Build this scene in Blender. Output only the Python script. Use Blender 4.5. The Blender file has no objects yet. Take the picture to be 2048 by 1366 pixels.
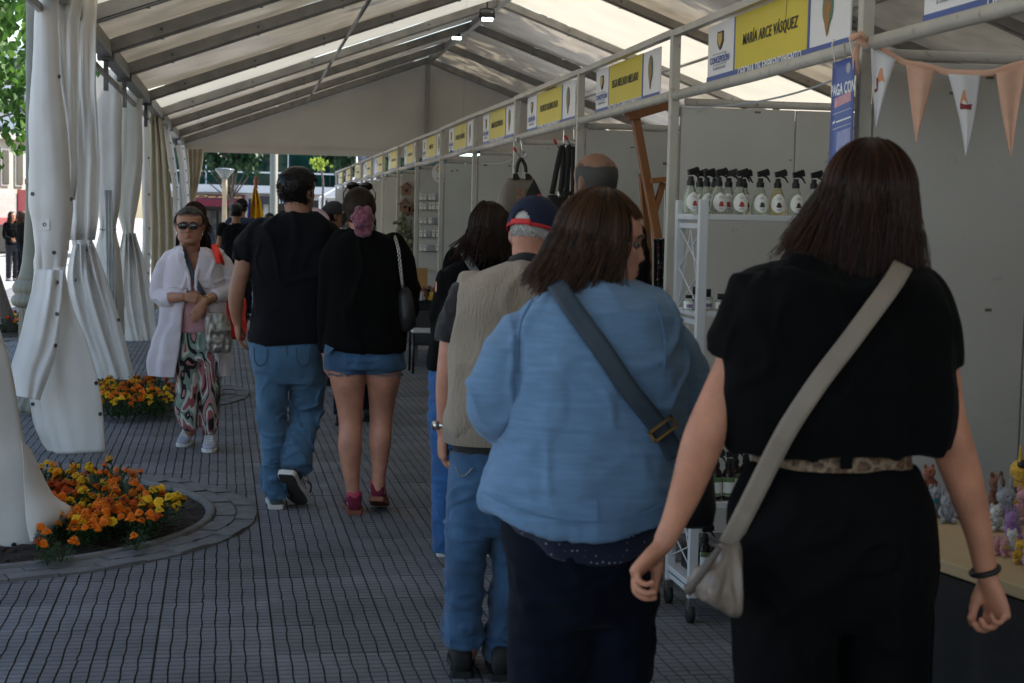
import bpy, math, random
import numpy as np
from mathutils import Vector, Matrix
from mathutils.bvhtree import BVHTree
random.seed(7); rng = np.random.default_rng(7)
S = bpy.context.scene
COL = S.collection
# ---------------------------------------------------------------- camera
FPX = 3200.0
def _n(v): v = np.array(v, float); return v/np.linalg.norm(v)
CAM = np.array([0, 0, 1.55])
_y = _n([480-1024, 683-424, -FPX]); _u = np.array([math.sin(.008), math.cos(.008), 0])
_z = _n(_u-_y*np.dot(_u, _y)); _x = np.cross(_y, _z)
ROT = np.array([_x, _y, _z])
cd = bpy.data.cameras.new('camera'); cam = bpy.data.objects.new('camera', cd); COL.objects.link(cam)
cd.sensor_width = 36; cd.lens = 36*FPX/2048; cd.clip_start = .05; cd.clip_end = 800
M = Matrix([list(r) for r in ROT]).to_4x4(); M.translation = Vector(CAM); cam.matrix_world = M
cd.dof.use_dof = True; cd.dof.focus_distance = 8.0; cd.dof.aperture_fstop = 7.1
S.camera = cam
# ---------------------------------------------------------------- light
SUN_EL, SUN_AZ = 50, 62      # azimuth from +Y towards +X: high, ahead and to the right
w = bpy.data.worlds.new('World'); S.world = w; w.use_nodes = True
nt = w.node_tree; bg = nt.nodes['Background']
sky = nt.nodes.new('ShaderNodeTexSky'); sky.sky_type = 'NISHITA'; sky.sun_disc = False
sky.sun_elevation = math.radians(SUN_EL); sky.sun_rotation = math.radians(SUN_AZ); sky.air_density = 1.2; sky.dust_density = 1.6
nt.links.new(sky.outputs[0], bg.inputs[0]); bg.inputs[1].default_value = .12
sl = bpy.data.lights.new('sun', 'SUN'); sl.energy = 4.2; sl.angle = math.radians(.55); sl.color = (1, .95, .87)
sun = bpy.data.objects.new('sun', sl); COL.objects.link(sun)
az, el = math.radians(SUN_AZ), math.radians(SUN_EL)
sd = Vector((math.sin(az)*math.cos(el), math.cos(az)*math.cos(el), math.sin(el)))
sun.rotation_euler = sd.to_track_quat('Z', 'Y').to_euler(); sun.location = (10, -20, 40)
S.view_settings.view_transform = 'Standard'; S.view_settings.look = 'None'
S.view_settings.exposure = 1.52; S.view_settings.gamma = 1
S.render.engine = 'CYCLES'
S.cycles.use_denoising = True; S.cycles.max_bounces = 8; S.cycles.diffuse_bounces = 5; S.cycles.transmission_bounces = 6
S.cycles.caustics_reflective = False; S.cycles.caustics_refractive = False; S.cycles.sample_clamp_indirect = 4
# ---------------------------------------------------------------- survey helpers
def at(px, py, Y):
    """the point at distance Y down the aisle that was surveyed at this sighting"""
    r = ROT @ np.array([px-1024, 683-py, -FPX]); return CAM+r*Y/r[1]
def ground(px, py, z=0.):
    r = ROT @ np.array([px-1024, 683-py, -FPX]); return CAM+r*(z-CAM[2])/r[2]
def atx(px, py, X):
    r = ROT @ np.array([px-1024, 683-py, -FPX]); return CAM+r*X/r[0]
def TR(Y): return lambda px, py, dy=0.: at(px, py, Y+dy)
# ---------------------------------------------------------------- materials
MATS = {}
def mat(name, col, rough=.6, var=.12, scale=6., bump=0., bscale=80., metal=0., spec=.35, stretch=(1,1,1), col2=None, detail=4., trans=0., sheen=0., emit=0.):
    if name in MATS: return MATS[name]
    m = bpy.data.materials.new(name); m.use_nodes = True; t = m.node_tree; N = t.nodes; L = t.links
    b = N['Principled BSDF']; b.inputs['Roughness'].default_value = rough; b.inputs['Metallic'].default_value = metal
    b.inputs['Specular IOR Level'].default_value = spec
    if sheen: b.inputs['Sheen Weight'].default_value = sheen
    tc = N.new('ShaderNodeTexCoord'); mp = N.new('ShaderNodeMapping'); mp.inputs['Scale'].default_value = stretch
    L.new(tc.outputs['Object'], mp.inputs[0])
    no = N.new('ShaderNodeTexNoise'); no.inputs['Scale'].default_value = scale; no.inputs['Detail'].default_value = detail
    L.new(mp.outputs[0], no.inputs[0])
    r = N.new('ShaderNodeValToRGB'); r.color_ramp.elements[0].position = .3; r.color_ramp.elements[1].position = .7
    c = np.array(col); a = np.clip(c*(1-var), 0, 1); d = np.clip(c*(1+var), 0, 1) if col2 is None else np.array(col2)
    r.color_ramp.elements[0].color = (*a, 1); r.color_ramp.elements[1].color = (*d, 1)
    L.new(no.outputs['Fac'], r.inputs[0]); L.new(r.outputs[0], b.inputs['Base Color'])
    if bump:
        n2 = N.new('ShaderNodeTexNoise'); n2.inputs['Scale'].default_value = bscale; n2.inputs['Detail'].default_value = 3
        L.new(mp.outputs[0], n2.inputs[0]); bp = N.new('ShaderNodeBump'); bp.inputs['Strength'].default_value = bump; bp.inputs['Distance'].default_value = .01
        L.new(n2.outputs['Fac'], bp.inputs['Height']); L.new(bp.outputs[0], b.inputs['Normal'])
    if emit:
        L.new(r.outputs[0], b.inputs['Emission Color']); b.inputs['Emission Strength'].default_value = emit
    if trans:
        tr = N.new('ShaderNodeBsdfTranslucent'); L.new(r.outputs[0], tr.inputs[0]); mx = N.new('ShaderNodeMixShader')
        mx.inputs[0].default_value = trans; L.new(b.outputs[0], mx.inputs[1]); L.new(tr.outputs[0], mx.inputs[2]); L.new(mx.outputs[0], N['Material Output'].inputs[0])
    MATS[name] = m; return m
# ---------------------------------------------------------------- mesh building
class MB:
    def __init__(s): s.v = []; s.f = []; s.m = []; s.n = 0
    def add(s, V, F, mi=0):
        V = np.asarray(V, float).reshape(-1, 3); s.v.append(V)
        for f in F: s.f.append(tuple(int(i)+s.n for i in f)); s.m.append(mi)
        s.n += len(V); return s
    def box(s, lo, hi, mi=0, R=None, c=None):
        lo, hi = np.minimum(lo, hi).astype(float), np.maximum(lo, hi).astype(float)
        V = np.array([[(lo, hi)[i][0], (lo, hi)[j][1], (lo, hi)[k][2]] for i in (0, 1) for j in (0, 1) for k in (0, 1)])
        if R is not None: V = V@np.array(R).T
        if c is not None: V = V+np.array(c)
        return s.add(V, [(0, 1, 3, 2), (4, 6, 7, 5), (0, 4, 5, 1), (2, 3, 7, 6), (0, 2, 6, 4), (1, 5, 7, 3)], mi)
    def beam(s, a, b, wx, wz, up=(0, 0, 1), mi=0):
        a = np.array(a, float); b = np.array(b, float); d = b-a; L = np.linalg.norm(d); d /= L; up = np.array(up, float)
        x = np.cross(d, up); x /= np.linalg.norm(x); z = np.cross(x, d)
        return s.box((-wx/2, 0, -wz/2), (wx/2, L, wz/2), mi, np.array([x, d, z]).T, a)
    def loft(s, rings, cap=True, mi=0, close=True):
        k = len(rings[0]); V = np.concatenate([np.asarray(r, float) for r in rings]); F = []
        for i in range(len(rings)-1):
            for j in range(k if close else k-1):
                a = i*k+j; b = i*k+(j+1) % k; F.append((a, b, b+k, a+k))
        if cap:
            F.append(tuple(range(k-1, -1, -1))); o = (len(rings)-1)*k; F.append(tuple(range(o, o+k)))
        return s.add(V, F, mi)
    def tube(s, P, r, seg=8, cap=True, mi=0, flat=1., side=None, ends=False):
        P = np.asarray(P, float); n = len(P); r = np.full(n, r) if np.isscalar(r) else np.asarray(r, float)
        T = np.gradient(P, axis=0); T /= np.linalg.norm(T, axis=1)[:, None]+1e-12
        u = np.array(side if side is not None else ((0, 0, 1) if abs(T[0][2]) < .9 else (1, 0, 0)), float); rings = []
        for i in range(n):
            u = u-T[i]*np.dot(u, T[i]); u /= np.linalg.norm(u)+1e-12; w_ = np.cross(T[i], u)
            a = np.arange(seg)*2*math.pi/seg
            rings.append(P[i]+r[i]*(np.cos(a)[:, None]*u+np.sin(a)[:, None]*w_*flat))
        if ends:   # round the two ends
            def dome(ring, c, t, rr): return [c+(ring-c)*q+t*rr*h for q, h in ((.85, .5), (.5, .85), (.12, .98))]
            rings = dome(rings[0], P[0], -T[0], r[0])[::-1]+rings+(dome(rings[-1], P[-1], T[-1], r[-1]) if ends != 'start' else [])
        return s.loft(rings, cap, mi)
    def lathe(s, prof, c=(0, 0, 0), seg=16, mi=0, flute=0, fa=0.):
        a = np.arange(seg)*2*math.pi/seg; c = np.array(c, float); rings = []
        for r, z in prof:
            rr = r*(1+fa*np.cos(flute*a)) if flute else r
            rings.append(np.stack([rr*np.cos(a), rr*np.sin(a), np.full(seg, z)], 1)+c)
        return s.loft(rings, True, mi)
    def ell(s, c, r, seg=14, mi=0, R=None, n=9):
        rings = []; a = np.arange(seg)*2*math.pi/seg
        for i in range(n):
            t = -math.pi/2+math.pi*(i+.15)/(n-.7); q = np.stack([np.cos(a)*math.cos(t)*r[0], np.sin(a)*math.cos(t)*r[1], np.full(seg, math.sin(t)*r[2])], 1)
            if R is not None: q = q@np.array(R).T
            rings.append(q+np.array(c))
        return s.loft(rings, True, mi)
    def sheet(s, rows, mi=0): return s.loft(rows, False, mi, close=False)
    def prism(s, poly, d, mi=0):
        P = np.asarray(poly, float); k = len(P); Q = P+np.array(d, float)
        F = [tuple(range(k-1, -1, -1)), tuple(range(k, 2*k))]+[(i, (i+1) % k, k+(i+1) % k, k+i) for i in range(k)]
        return s.add(np.concatenate([P, Q]), F, mi)
    def mesh(s, name, mats, org=(0, 0, 0), smooth=True):
        V = np.concatenate(s.v)-np.array(org) if s.v else np.zeros((0, 3)); me = bpy.data.meshes.new(name)
        me.from_pydata(V.tolist(), [], s.f)
        for m in (mats if isinstance(mats, (list, tuple)) else [mats]): me.materials.append(m)
        me.polygons.foreach_set('material_index', s.m)
        if smooth: me.polygons.foreach_set('use_smooth', [True]*len(me.polygons))
        me.update(); return me
    def build(s, name, mats, parent=None, smooth=False, thick=0., bevel=0.):
        org = ORG.get(parent.name, (0, 0, 0)) if parent is not None else (0, 0, 0)
        return link(name, s.mesh(name, mats, org, smooth), parent, thick, bevel)
ORG = {}
def link(name, me, parent=None, thick=0., bevel=0.):
    o = bpy.data.objects.new(name, me); COL.objects.link(o)
    if parent is not None: o.parent = parent; ORG[o.name] = ORG.get(parent.name, (0, 0, 0))
    if thick: q = o.modifiers.new('t', 'SOLIDIFY'); q.thickness = thick; q.offset = 0
    if bevel: q = o.modifiers.new('b', 'BEVEL'); q.width = bevel; q.segments = 2; q.limit_method = 'ANGLE'
    return o
def tag(o, label=None, cat=None, group=None, kind=None):
    if label: o['label'] = label
    if cat: o['category'] = cat
    if group: o['group'] = group
    if kind: o['kind'] = kind
    return o
def thing(name, label, cat, loc=(0, 0, 0), group=None, rz=0., world=True):
    o = bpy.data.objects.new(name, None); COL.objects.link(o); o.location = [float(q) for q in loc]; o.rotation_euler = (0, 0, rz); o.empty_display_size = .1
    ORG[o.name] = tuple(loc) if world else (0, 0, 0)
    return tag(o, label, cat, group)
def struct(o): o['kind'] = 'structure'; return o
def copy_tree(o, parent=None):
    c = o.copy(); COL.objects.link(c)
    if parent is not None: c.parent = parent
    for ch in list(o.children): copy_tree(ch, c)
    return c
# ---------------------------------------------------------------- organic shapes: fuse closed shapes into one skin
TMP = bpy.data.scenes.new('fuse_bench')
def tmp_graph():
    with bpy.context.temp_override(scene=TMP, view_layer=TMP.view_layers[0]):
        dg = bpy.context.evaluated_depsgraph_get(); dg.update(); return dg
def fuse(mb, voxel, smooth=4, name='body'):
    me = mb.mesh('t', [], (0, 0, 0)); o = bpy.data.objects.new('t', me); TMP.collection.objects.link(o)
    q = o.modifiers.new('r', 'REMESH'); q.mode = 'VOXEL'; q.voxel_size = voxel; q.use_smooth_shade = True
    if smooth: q = o.modifiers.new('s', 'SMOOTH'); q.iterations = smooth; q.factor = .5
    dg = tmp_graph()
    out = bpy.data.meshes.new_from_object(o.evaluated_get(dg)); out.name = name
    TMP.collection.objects.unlink(o); bpy.data.objects.remove(o); bpy.data.meshes.remove(me)
    for p in out.polygons: p.use_smooth = True
    return out
def _h(i, j, k, sd): 
    n = (i*374761393+j*668265263+k*2147483647+sd*1274126177) & 0xffffffff
    n = ((n ^ (n >> 13))*1274126177) & 0xffffffff; n = n ^ (n >> 16); return (n & 0xffff)/32767.5-1
def vnoise(P, sd=0):
    P = np.asarray(P, float)+100; I = np.floor(P).astype(np.int64); f = P-I; f = f*f*(3-2*f); o = 0
    for a in (0, 1):
        for b in (0, 1):
            for c in (0, 1):
                o = o+_h(I[:, 0]+a, I[:, 1]+b, I[:, 2]+c, sd)*(f[:, 0] if a else 1-f[:, 0])*(f[:, 1] if b else 1-f[:, 1])*(f[:, 2] if c else 1-f[:, 2])
    return o
def getv(me):
    n = len(me.vertices); a = np.zeros(n*3); me.vertices.foreach_get('co', a); b = np.zeros(n*3); me.vertices.foreach_get('normal', b); return a.reshape(-1, 3), b.reshape(-1, 3)
def setv(me, V): me.vertices.foreach_set('co', np.ascontiguousarray(V).ravel()); me.update()
def folds(me, specs, sd=0, fq=2.3):
    """specs: (amplitude, (fx,fy,fz), ridged, mask or None); mask = (point, radius)"""
    V, N = getv(me); D = np.zeros(len(V))
    for i, (amp, fr, ridged, mk) in enumerate(specs):
        q = V*np.array(fr)*fq; q = q+.5*np.stack([vnoise(V*7+9*i, sd+31), vnoise(V*7+3+9*i, sd+32), vnoise(V*7+6+9*i, sd+33)], 1)
        h = vnoise(q+17.3*i, sd+i)
        if ridged == 2: h = np.exp(-(h/.13)**2)
        elif ridged: h = (1-np.abs(h)*2.2)
        if mk is not None: h = h*np.exp(-(np.linalg.norm((V-np.array(mk[0])), axis=1)/mk[1])**2)
        D += amp*h
    setv(me, V+N*D[:, None]); return me
def finish(me, name, mats, parent, shift=True):
    V, _ = getv(me)
    if shift: setv(me, V-np.array(ORG[parent.name]))
    me.materials.clear()
    for m in (mats if isinstance(mats, (list, tuple)) else [mats]): me.materials.append(m)
    me.name = name; return link(name, me, parent)
def hit(obs, px, py):
    """first surface point of these meshes on a sight line"""
    r = ROT @ np.array([px-1024, 683-py, -FPX]); r /= np.linalg.norm(r); best = None
    for o in obs:
        off = np.array(ORG.get(o.name, (0, 0, 0))); V, _ = getv(o.data); bv = BVHTree.FromPolygons([Vector(v) for v in V+off], [tuple(p.vertices) for p in o.data.polygons])
        h = bv.ray_cast(Vector(CAM), Vector(r))
        if h[0] is not None and (best is None or h[3] < best[2]): best = (np.array(h[0]), np.array(h[1]), h[3])
    return best
def interp_rows(rows, n):
    """smooth (Catmull-Rom style, monotone enough) resampling of control rows along the first column"""
    R_ = np.array(rows, float); t = np.arange(len(R_)); tt = np.linspace(0, len(R_)-1, n); out = []
    for q in tt:
        i = min(int(q), len(R_)-2); f = q-i; p0 = R_[max(i-1, 0)]; p1 = R_[i]; p2 = R_[i+1]; p3 = R_[min(i+2, len(R_)-1)]
        out.append(.5*((2*p1)+(-p0+p2)*f+(2*p0-5*p1+4*p2-p3)*f*f+(-p0+3*p1-3*p2+p3)*f**3))
    return np.array(out)
def text(body, size, mats, parent, M4, name='lettering', align='CENTER', depth=.0006, shear=0., stretch=1., bold=0.):
    cu = bpy.data.curves.new('t', 'FONT'); cu.body = body; cu.size = size; cu.align_x = align; cu.align_y = 'CENTER'; cu.extrude = depth; cu.shear = shear; cu.resolution_u = 3; cu.space_character = 1.08; cu.offset = bold
    o = bpy.data.objects.new('t', cu); TMP.collection.objects.link(o); dg = tmp_graph()
    me = bpy.data.meshes.new_from_object(o.evaluated_get(dg)); TMP.collection.objects.unlink(o); bpy.data.objects.remove(o)
    V, _ = getv(me)
    if len(V): V[:, 0] *= stretch
    R3 = np.array(M4)[:3, :3]; V = V@R3.T+np.array(M4)[:3, 3]-np.array(ORG.get(parent.name, (0, 0, 0))); setv(me, V)
    me.materials.clear(); me.materials.append(mats); me.name = name
    return link(name, me, parent)
def frame(o, x, y):
    x = _n(x); y = np.array(y, float); y = _n(y-x*np.dot(x, y)); z = np.cross(x, y); M_ = np.eye(4); M_[:3, 0] = x; M_[:3, 1] = y; M_[:3, 2] = z; M_[:3, 3] = o; return M_
# ================================================================ ground
m_tile = mat('paver', (.165, .168, .180), .7, .22, 2.2, .25, 240, spec=.3)
def _tile_mat(m):   # shallow cross ribs, eight to a paver, plus dust
    t = m.node_tree; N = t.nodes; L = t.links; b = N['Principled BSDF']
    tc = N.new('ShaderNodeTexCoord'); sx = N.new('ShaderNodeSeparateXYZ'); L.new(tc.outputs['Object'], sx.inputs[0])
    mu = N.new('ShaderNodeMath'); mu.operation = 'MULTIPLY'; mu.inputs[1].default_value = 20.0; L.new(sx.outputs['Y'], mu.inputs[0])
    fr = N.new('ShaderNodeMath'); fr.operation = 'FRACT'; L.new(mu.outputs[0], fr.inputs[0])
    rp = N.new('ShaderNodeValToRGB'); e = rp.color_ramp.elements; e[0].position = 0; e[0].color = (0, 0, 0, 1); e[1].position = .2; e[1].color = (1, 1, 1, 1)
    q = rp.color_ramp.elements.new(.84); q.color = (1, 1, 1, 1); q = rp.color_ramp.elements.new(1.); q.color = (0, 0, 0, 1)
    L.new(fr.outputs[0], rp.inputs[0]); bp = N.new('ShaderNodeBump'); bp.inputs['Strength'].default_value = 1.; bp.inputs['Distance'].default_value = .006
    L.new(rp.outputs[0], bp.inputs['Height'])
    old = b.inputs['Normal'].links[0].from_node; L.new(old.outputs[0], bp.inputs['Normal']); L.new(bp.outputs[0], b.inputs['Normal'])
    cr = b.inputs['Base Color'].links[0].from_node; mx = N.new('ShaderNodeMixRGB'); mx.blend_type = 'MULTIPLY'; mx.inputs[0].default_value = .45
    L.new(cr.outputs[0], mx.inputs[1]); L.new(rp.outputs[0], mx.inputs[2])
    oi = N.new('ShaderNodeObjectInfo'); mr = N.new('ShaderNodeMapRange'); mr.inputs[3].default_value = .84; mr.inputs[4].default_value = 1.16; L.new(oi.outputs['Random'], mr.inputs[0])
    hs = N.new('ShaderNodeHueSaturation'); L.new(mr.outputs[0], hs.inputs['Value']); L.new(mx.outputs[0], hs.inputs['Color']); ge = N.new('ShaderNodeNewGeometry'); sn = N.new('ShaderNodeTexNoise'); sn.inputs['Scale'].default_value = 1.7; sn.inputs['Detail'].default_value = 7; sn.inputs['Roughness'].default_value = .7; L.new(ge.outputs['Position'], sn.inputs[0])
    sr = N.new('ShaderNodeValToRGB'); sr.color_ramp.elements[0].position = .36; sr.color_ramp.elements[0].color = (.62, .60, .58, 1); sr.color_ramp.elements[1].position = .62; sr.color_ramp.elements[1].color = (1.08, 1.08, 1.1, 1); L.new(sn.outputs[0], sr.inputs[0])
    ml = N.new('ShaderNodeMixRGB'); ml.blend_type = 'MULTIPLY'; ml.inputs[0].default_value = .6; L.new(hs.outputs[0], ml.inputs[1]); L.new(sr.outputs[0], ml.inputs[2]); L.new(ml.outputs[0], b.inputs['Base Color'])
_tile_mat(m_tile)
m_joint = mat('joint_dirt', (.055, .053, .052), .95, .5, 14, .5, 200)
m_asph = mat('street_concrete', (.30, .295, .29), .9, .12, 1.2, .2, 60)
# one sheet to the horizon: level under the market, falling gently to the street beyond it
gx = np.concatenate([np.linspace(-260, -8, 14), np.linspace(-6, 12, 10), np.linspace(15, 260, 14)]); gy = np.concatenate([np.linspace(-60, 34, 20), np.linspace(36, 60, 13), np.linspace(66, 420, 20)])
def gz(y): return -.016-.6*float(np.clip((y-35)/14., 0, 1))**1.0
mb = MB(); mb.sheet([np.array([[x, y, gz(y)] for x in gx]) for y in gy]); g = struct(mb.build('ground', [m_asph], smooth=True))
PAVE = bpy.data.objects.new('pavement', MB().sheet([np.array([[x, y, -.011] for x in (-4.2, 9)]) for y in (-8, 34)]).mesh('pavement', [m_joint]))
COL.objects.link(PAVE); struct(PAVE); PO = (0.139, 5.24, 0.); PR = .0112; PAVE.location = PO; PAVE.rotation_euler.z = PR
V_, _ = getv(PAVE.data); V_[:, 1] -= 5.24; setv(PAVE.data, V_)
TW, TD, TY0 = .416, .40, -.055
def tile_geo(mb, ox, oy, st, sd):
    r = np.random.default_rng(sd); n = 8; g = .0036; edges = []
    for i in range(n+1):
        x = TW*i/n; wv = np.zeros(st+1) if i in (0, n) else (.0021*np.sin(np.linspace(0, 2*math.pi*r.uniform(.8, 1.6), st+1)+r.uniform(0, 6))+r.normal(0, .0010, st+1))
        edges.append(np.full(st+1, x)+wv)
    ys = np.linspace(.003, TD-.003, st+1)
    for i in range(n):
        a = edges[i]+g/2*(1.6 if i == 0 else 1); b = edges[i+1]-g/2*(1.6 if i == n-1 else 1); dz = r.normal(0, .0006)
        rows = [np.array([[a[k]+ox, ys[k]+oy, -.011], [a[k]+.0015+ox, ys[k]+oy, dz-.001], [b[k]-.0015+ox, ys[k]+oy, dz-.001], [b[k]+ox, ys[k]+oy, -.011]]) for k in range(st+1)]
        mb.sheet(rows)
        for k in (0, st): mb.add(rows[k], [(0, 1, 2, 3)] if k == 0 else [(3, 2, 1, 0)])
PLANT = [((-1.45, 8.25), 1.29, 1.55), ((-1.42, 13.75), 1.25, 1.51), ((-3.3, 20.5), 1.25, 1.5)]
tms = []
for sd in range(4):
    mb = MB(); tile_geo(mb, 0, 0, 8, sd); tms.append(mb.mesh('paver', [m_tile], smooth=False))
cells = []; c_, s_ = math.cos(PR), math.sin(PR)
def pw(x, y): return (PO[0]+x*c_-y*s_, PO[1]+x*s_+y*c_)
for i in range(-10, 11):
    for j in range(-12, 71):
        wx, wy = pw((i+.5)*TW, TY0+(j+.5)*TD)
        if any(math.hypot(wx-c[0], wy-c[1]) < r0-.3 for c, r0, r1 in PLANT): continue
        cc = ROT.T@(np.array([wx, wy, 0])-CAM); vis = False
        if cc[2] < 0:
            px, py = 1024-FPX*cc[0]/cc[2], 683+FPX*cc[1]/cc[2]; vis = -80 < px < 2128 and py < 1440
        cells.append((0 if vis else 1, -cc[2], i, j))
cells.sort(); mb = MB()
for k, (v, d, i, j) in enumerate(cells):
    if k < 300:
        o = bpy.data.objects.new('paver', tms[(i*7+j*3) % 4]); COL.objects.link(o); o.parent = PAVE; o.location = (i*TW, TY0+j*TD, 0)
    elif d > -8: tile_geo(mb, i*TW, TY0+j*TD, 3, int(i*31+j*17+9999))
o = link('pavers', mb.mesh('pavers', [m_tile], (0, TY0, 0), False), PAVE); o.location = (0, TY0, 0); o['kind'] = 'stuff'
# ================================================================ round planting beds
m_stone = mat('cobble', (.15, .145, .145), .85, .25, 9, .5, 90); m_lip = mat('kerb_concrete', (.16, .155, .15), .9, .2, 12, .4, 120)
m_soil = mat('soil', (.030, .022, .017), 1., .5, 16, 1., 60)
BED_NAMES = ['', '', 'MARÍA ARCE VÁSQUEZ', 'OLGA MELLADO MELLADO', 'PATRICIO SALINAS DAZA', 'MARÍA RUIZ SEPÚLVEDA', 'PATRICIA VELÁSQUEZ']+['']*9
def stone_mesh(r0, r1, da, sd):
    r = np.random.default_rng(sd); mb = MB(); k = 3; g = .004
    a = np.linspace(-da/2+g/r1, da/2-g/r1, k); dz = r.normal(.012, .003)
    ri, ro = r0+g, r1-g; rows = []
    top = [np.array([[ri*math.cos(t), ri*math.sin(t), dz+r.normal(0, .001)], [ro*math.cos(t), ro*math.sin(t), dz+r.normal(0, .001)]]) for t in a]
    rows = [np.array([[ri*math.cos(t)*.999, ri*math.sin(t), -.02], p[0], p[1], [ro*math.cos(t), ro*math.sin(t), -.02]]) for t, p in zip(a, top)]
    mb.sheet(rows); mb.add(rows[0], [(0, 1, 2, 3)]); mb.add(rows[-1], [(3, 2, 1, 0)])
    return mb.mesh('kerb_stone', [m_stone], smooth=False)
leaf_mats = [mat('marigold_leaf_%d' % i, c, .6, .3, 20, trans=.25) for i, c in enumerate([(.035, .085, .022), (.05, .11, .03), (.028, .065, .02)])]
PET = [mat('petal_orange', (.85, .22, .008), .7, .2, 40, trans=.15), mat('petal_gold', (.85, .36, .008), .7, .2, 40, trans=.15), mat('petal_yellow', (.88, .55, .02), .7, .15, 40, trans=.15), mat('petal_red', (.55, .085, .008), .7, .25, 40, trans=.15)]
def flower_mesh(sd, m):
    r = np.random.default_rng(sd); mb = MB()      # a pompon of five frilled discs
    for lay in range(5):
        k = (30, 26, 22, 18, 12)[lay]; R0 = .034*(1, .90, .74, .54, .30)[lay]; z = .0062*lay; a = np.arange(k)*2*math.pi/k+r.uniform(0, 6)+r.normal(0, .05, k); rr = R0*np.where(np.arange(k) % 2 == 0, 1, .80)*r.uniform(.9, 1.08, k); zz = z+np.where(np.arange(k) % 2 == 0, .001, .0045)+r.normal(0, .0016, k)-.004*(lay < 2)
        ring = np.stack([rr*np.cos(a), rr*np.sin(a), zz], 1); inner = np.stack([R0*.35*np.cos(a), R0*.35*np.sin(a), np.full(k, z+.003)], 1); mb.loft([ring, inner], False)
        if lay == 4: mb.add(inner, [tuple(range(k))])
    mb.loft([np.stack([q*np.cos(np.arange(8)*.785), q*np.sin(np.arange(8)*.785), np.full(8, h)], 1) for q, h in ((.022, -.003), (.009, -.012), (.004, -.03))], False, 1)
    return mb.mesh('flower', [m, leaf_mats[0]], smooth=False)
FLW = [[flower_mesh(10*i+j, PET[i]) for j in range(2)] for i in range(4)]
def foliage_mesh(sd, R=.12, H=.2, n=260):
    r = np.random.default_rng(sd); mb = MB()
    for k in range(n):
        a = r.uniform(0, 2*math.pi); q = R*math.sqrt(r.uniform(0, 1)); h = H*r.uniform(.05, 1)*(1-.5*(q/R)**2); b = np.array([q*math.cos(a), q*math.sin(a), h])
        d = _n([math.cos(a)+r.normal(0, .5), math.sin(a)+r.normal(0, .5), r.uniform(-.1, .8)]); e = _n(np.cross(d, [0, 0, 1])); L = r.uniform(.018, .042); w_ = L*.26
        mb.add([b, b+d*L*.4+e*w_, b+d*L, b+d*L*.4-e*w_], [(0, 1, 2, 3)], k % 3)
    for k in range(7):
        a = r.uniform(0, 6.28); mb.tube([(0, 0, 0), (R*.4*math.cos(a), R*.4*math.sin(a), H*.5), (R*.7*math.cos(a), R*.7*math.sin(a), H*.9)], .003, 4, mi=2)
    return mb.mesh('foliage', leaf_mats, smooth=False)
FOL = [foliage_mesh(s) for s in (1, 2, 3)]
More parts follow.
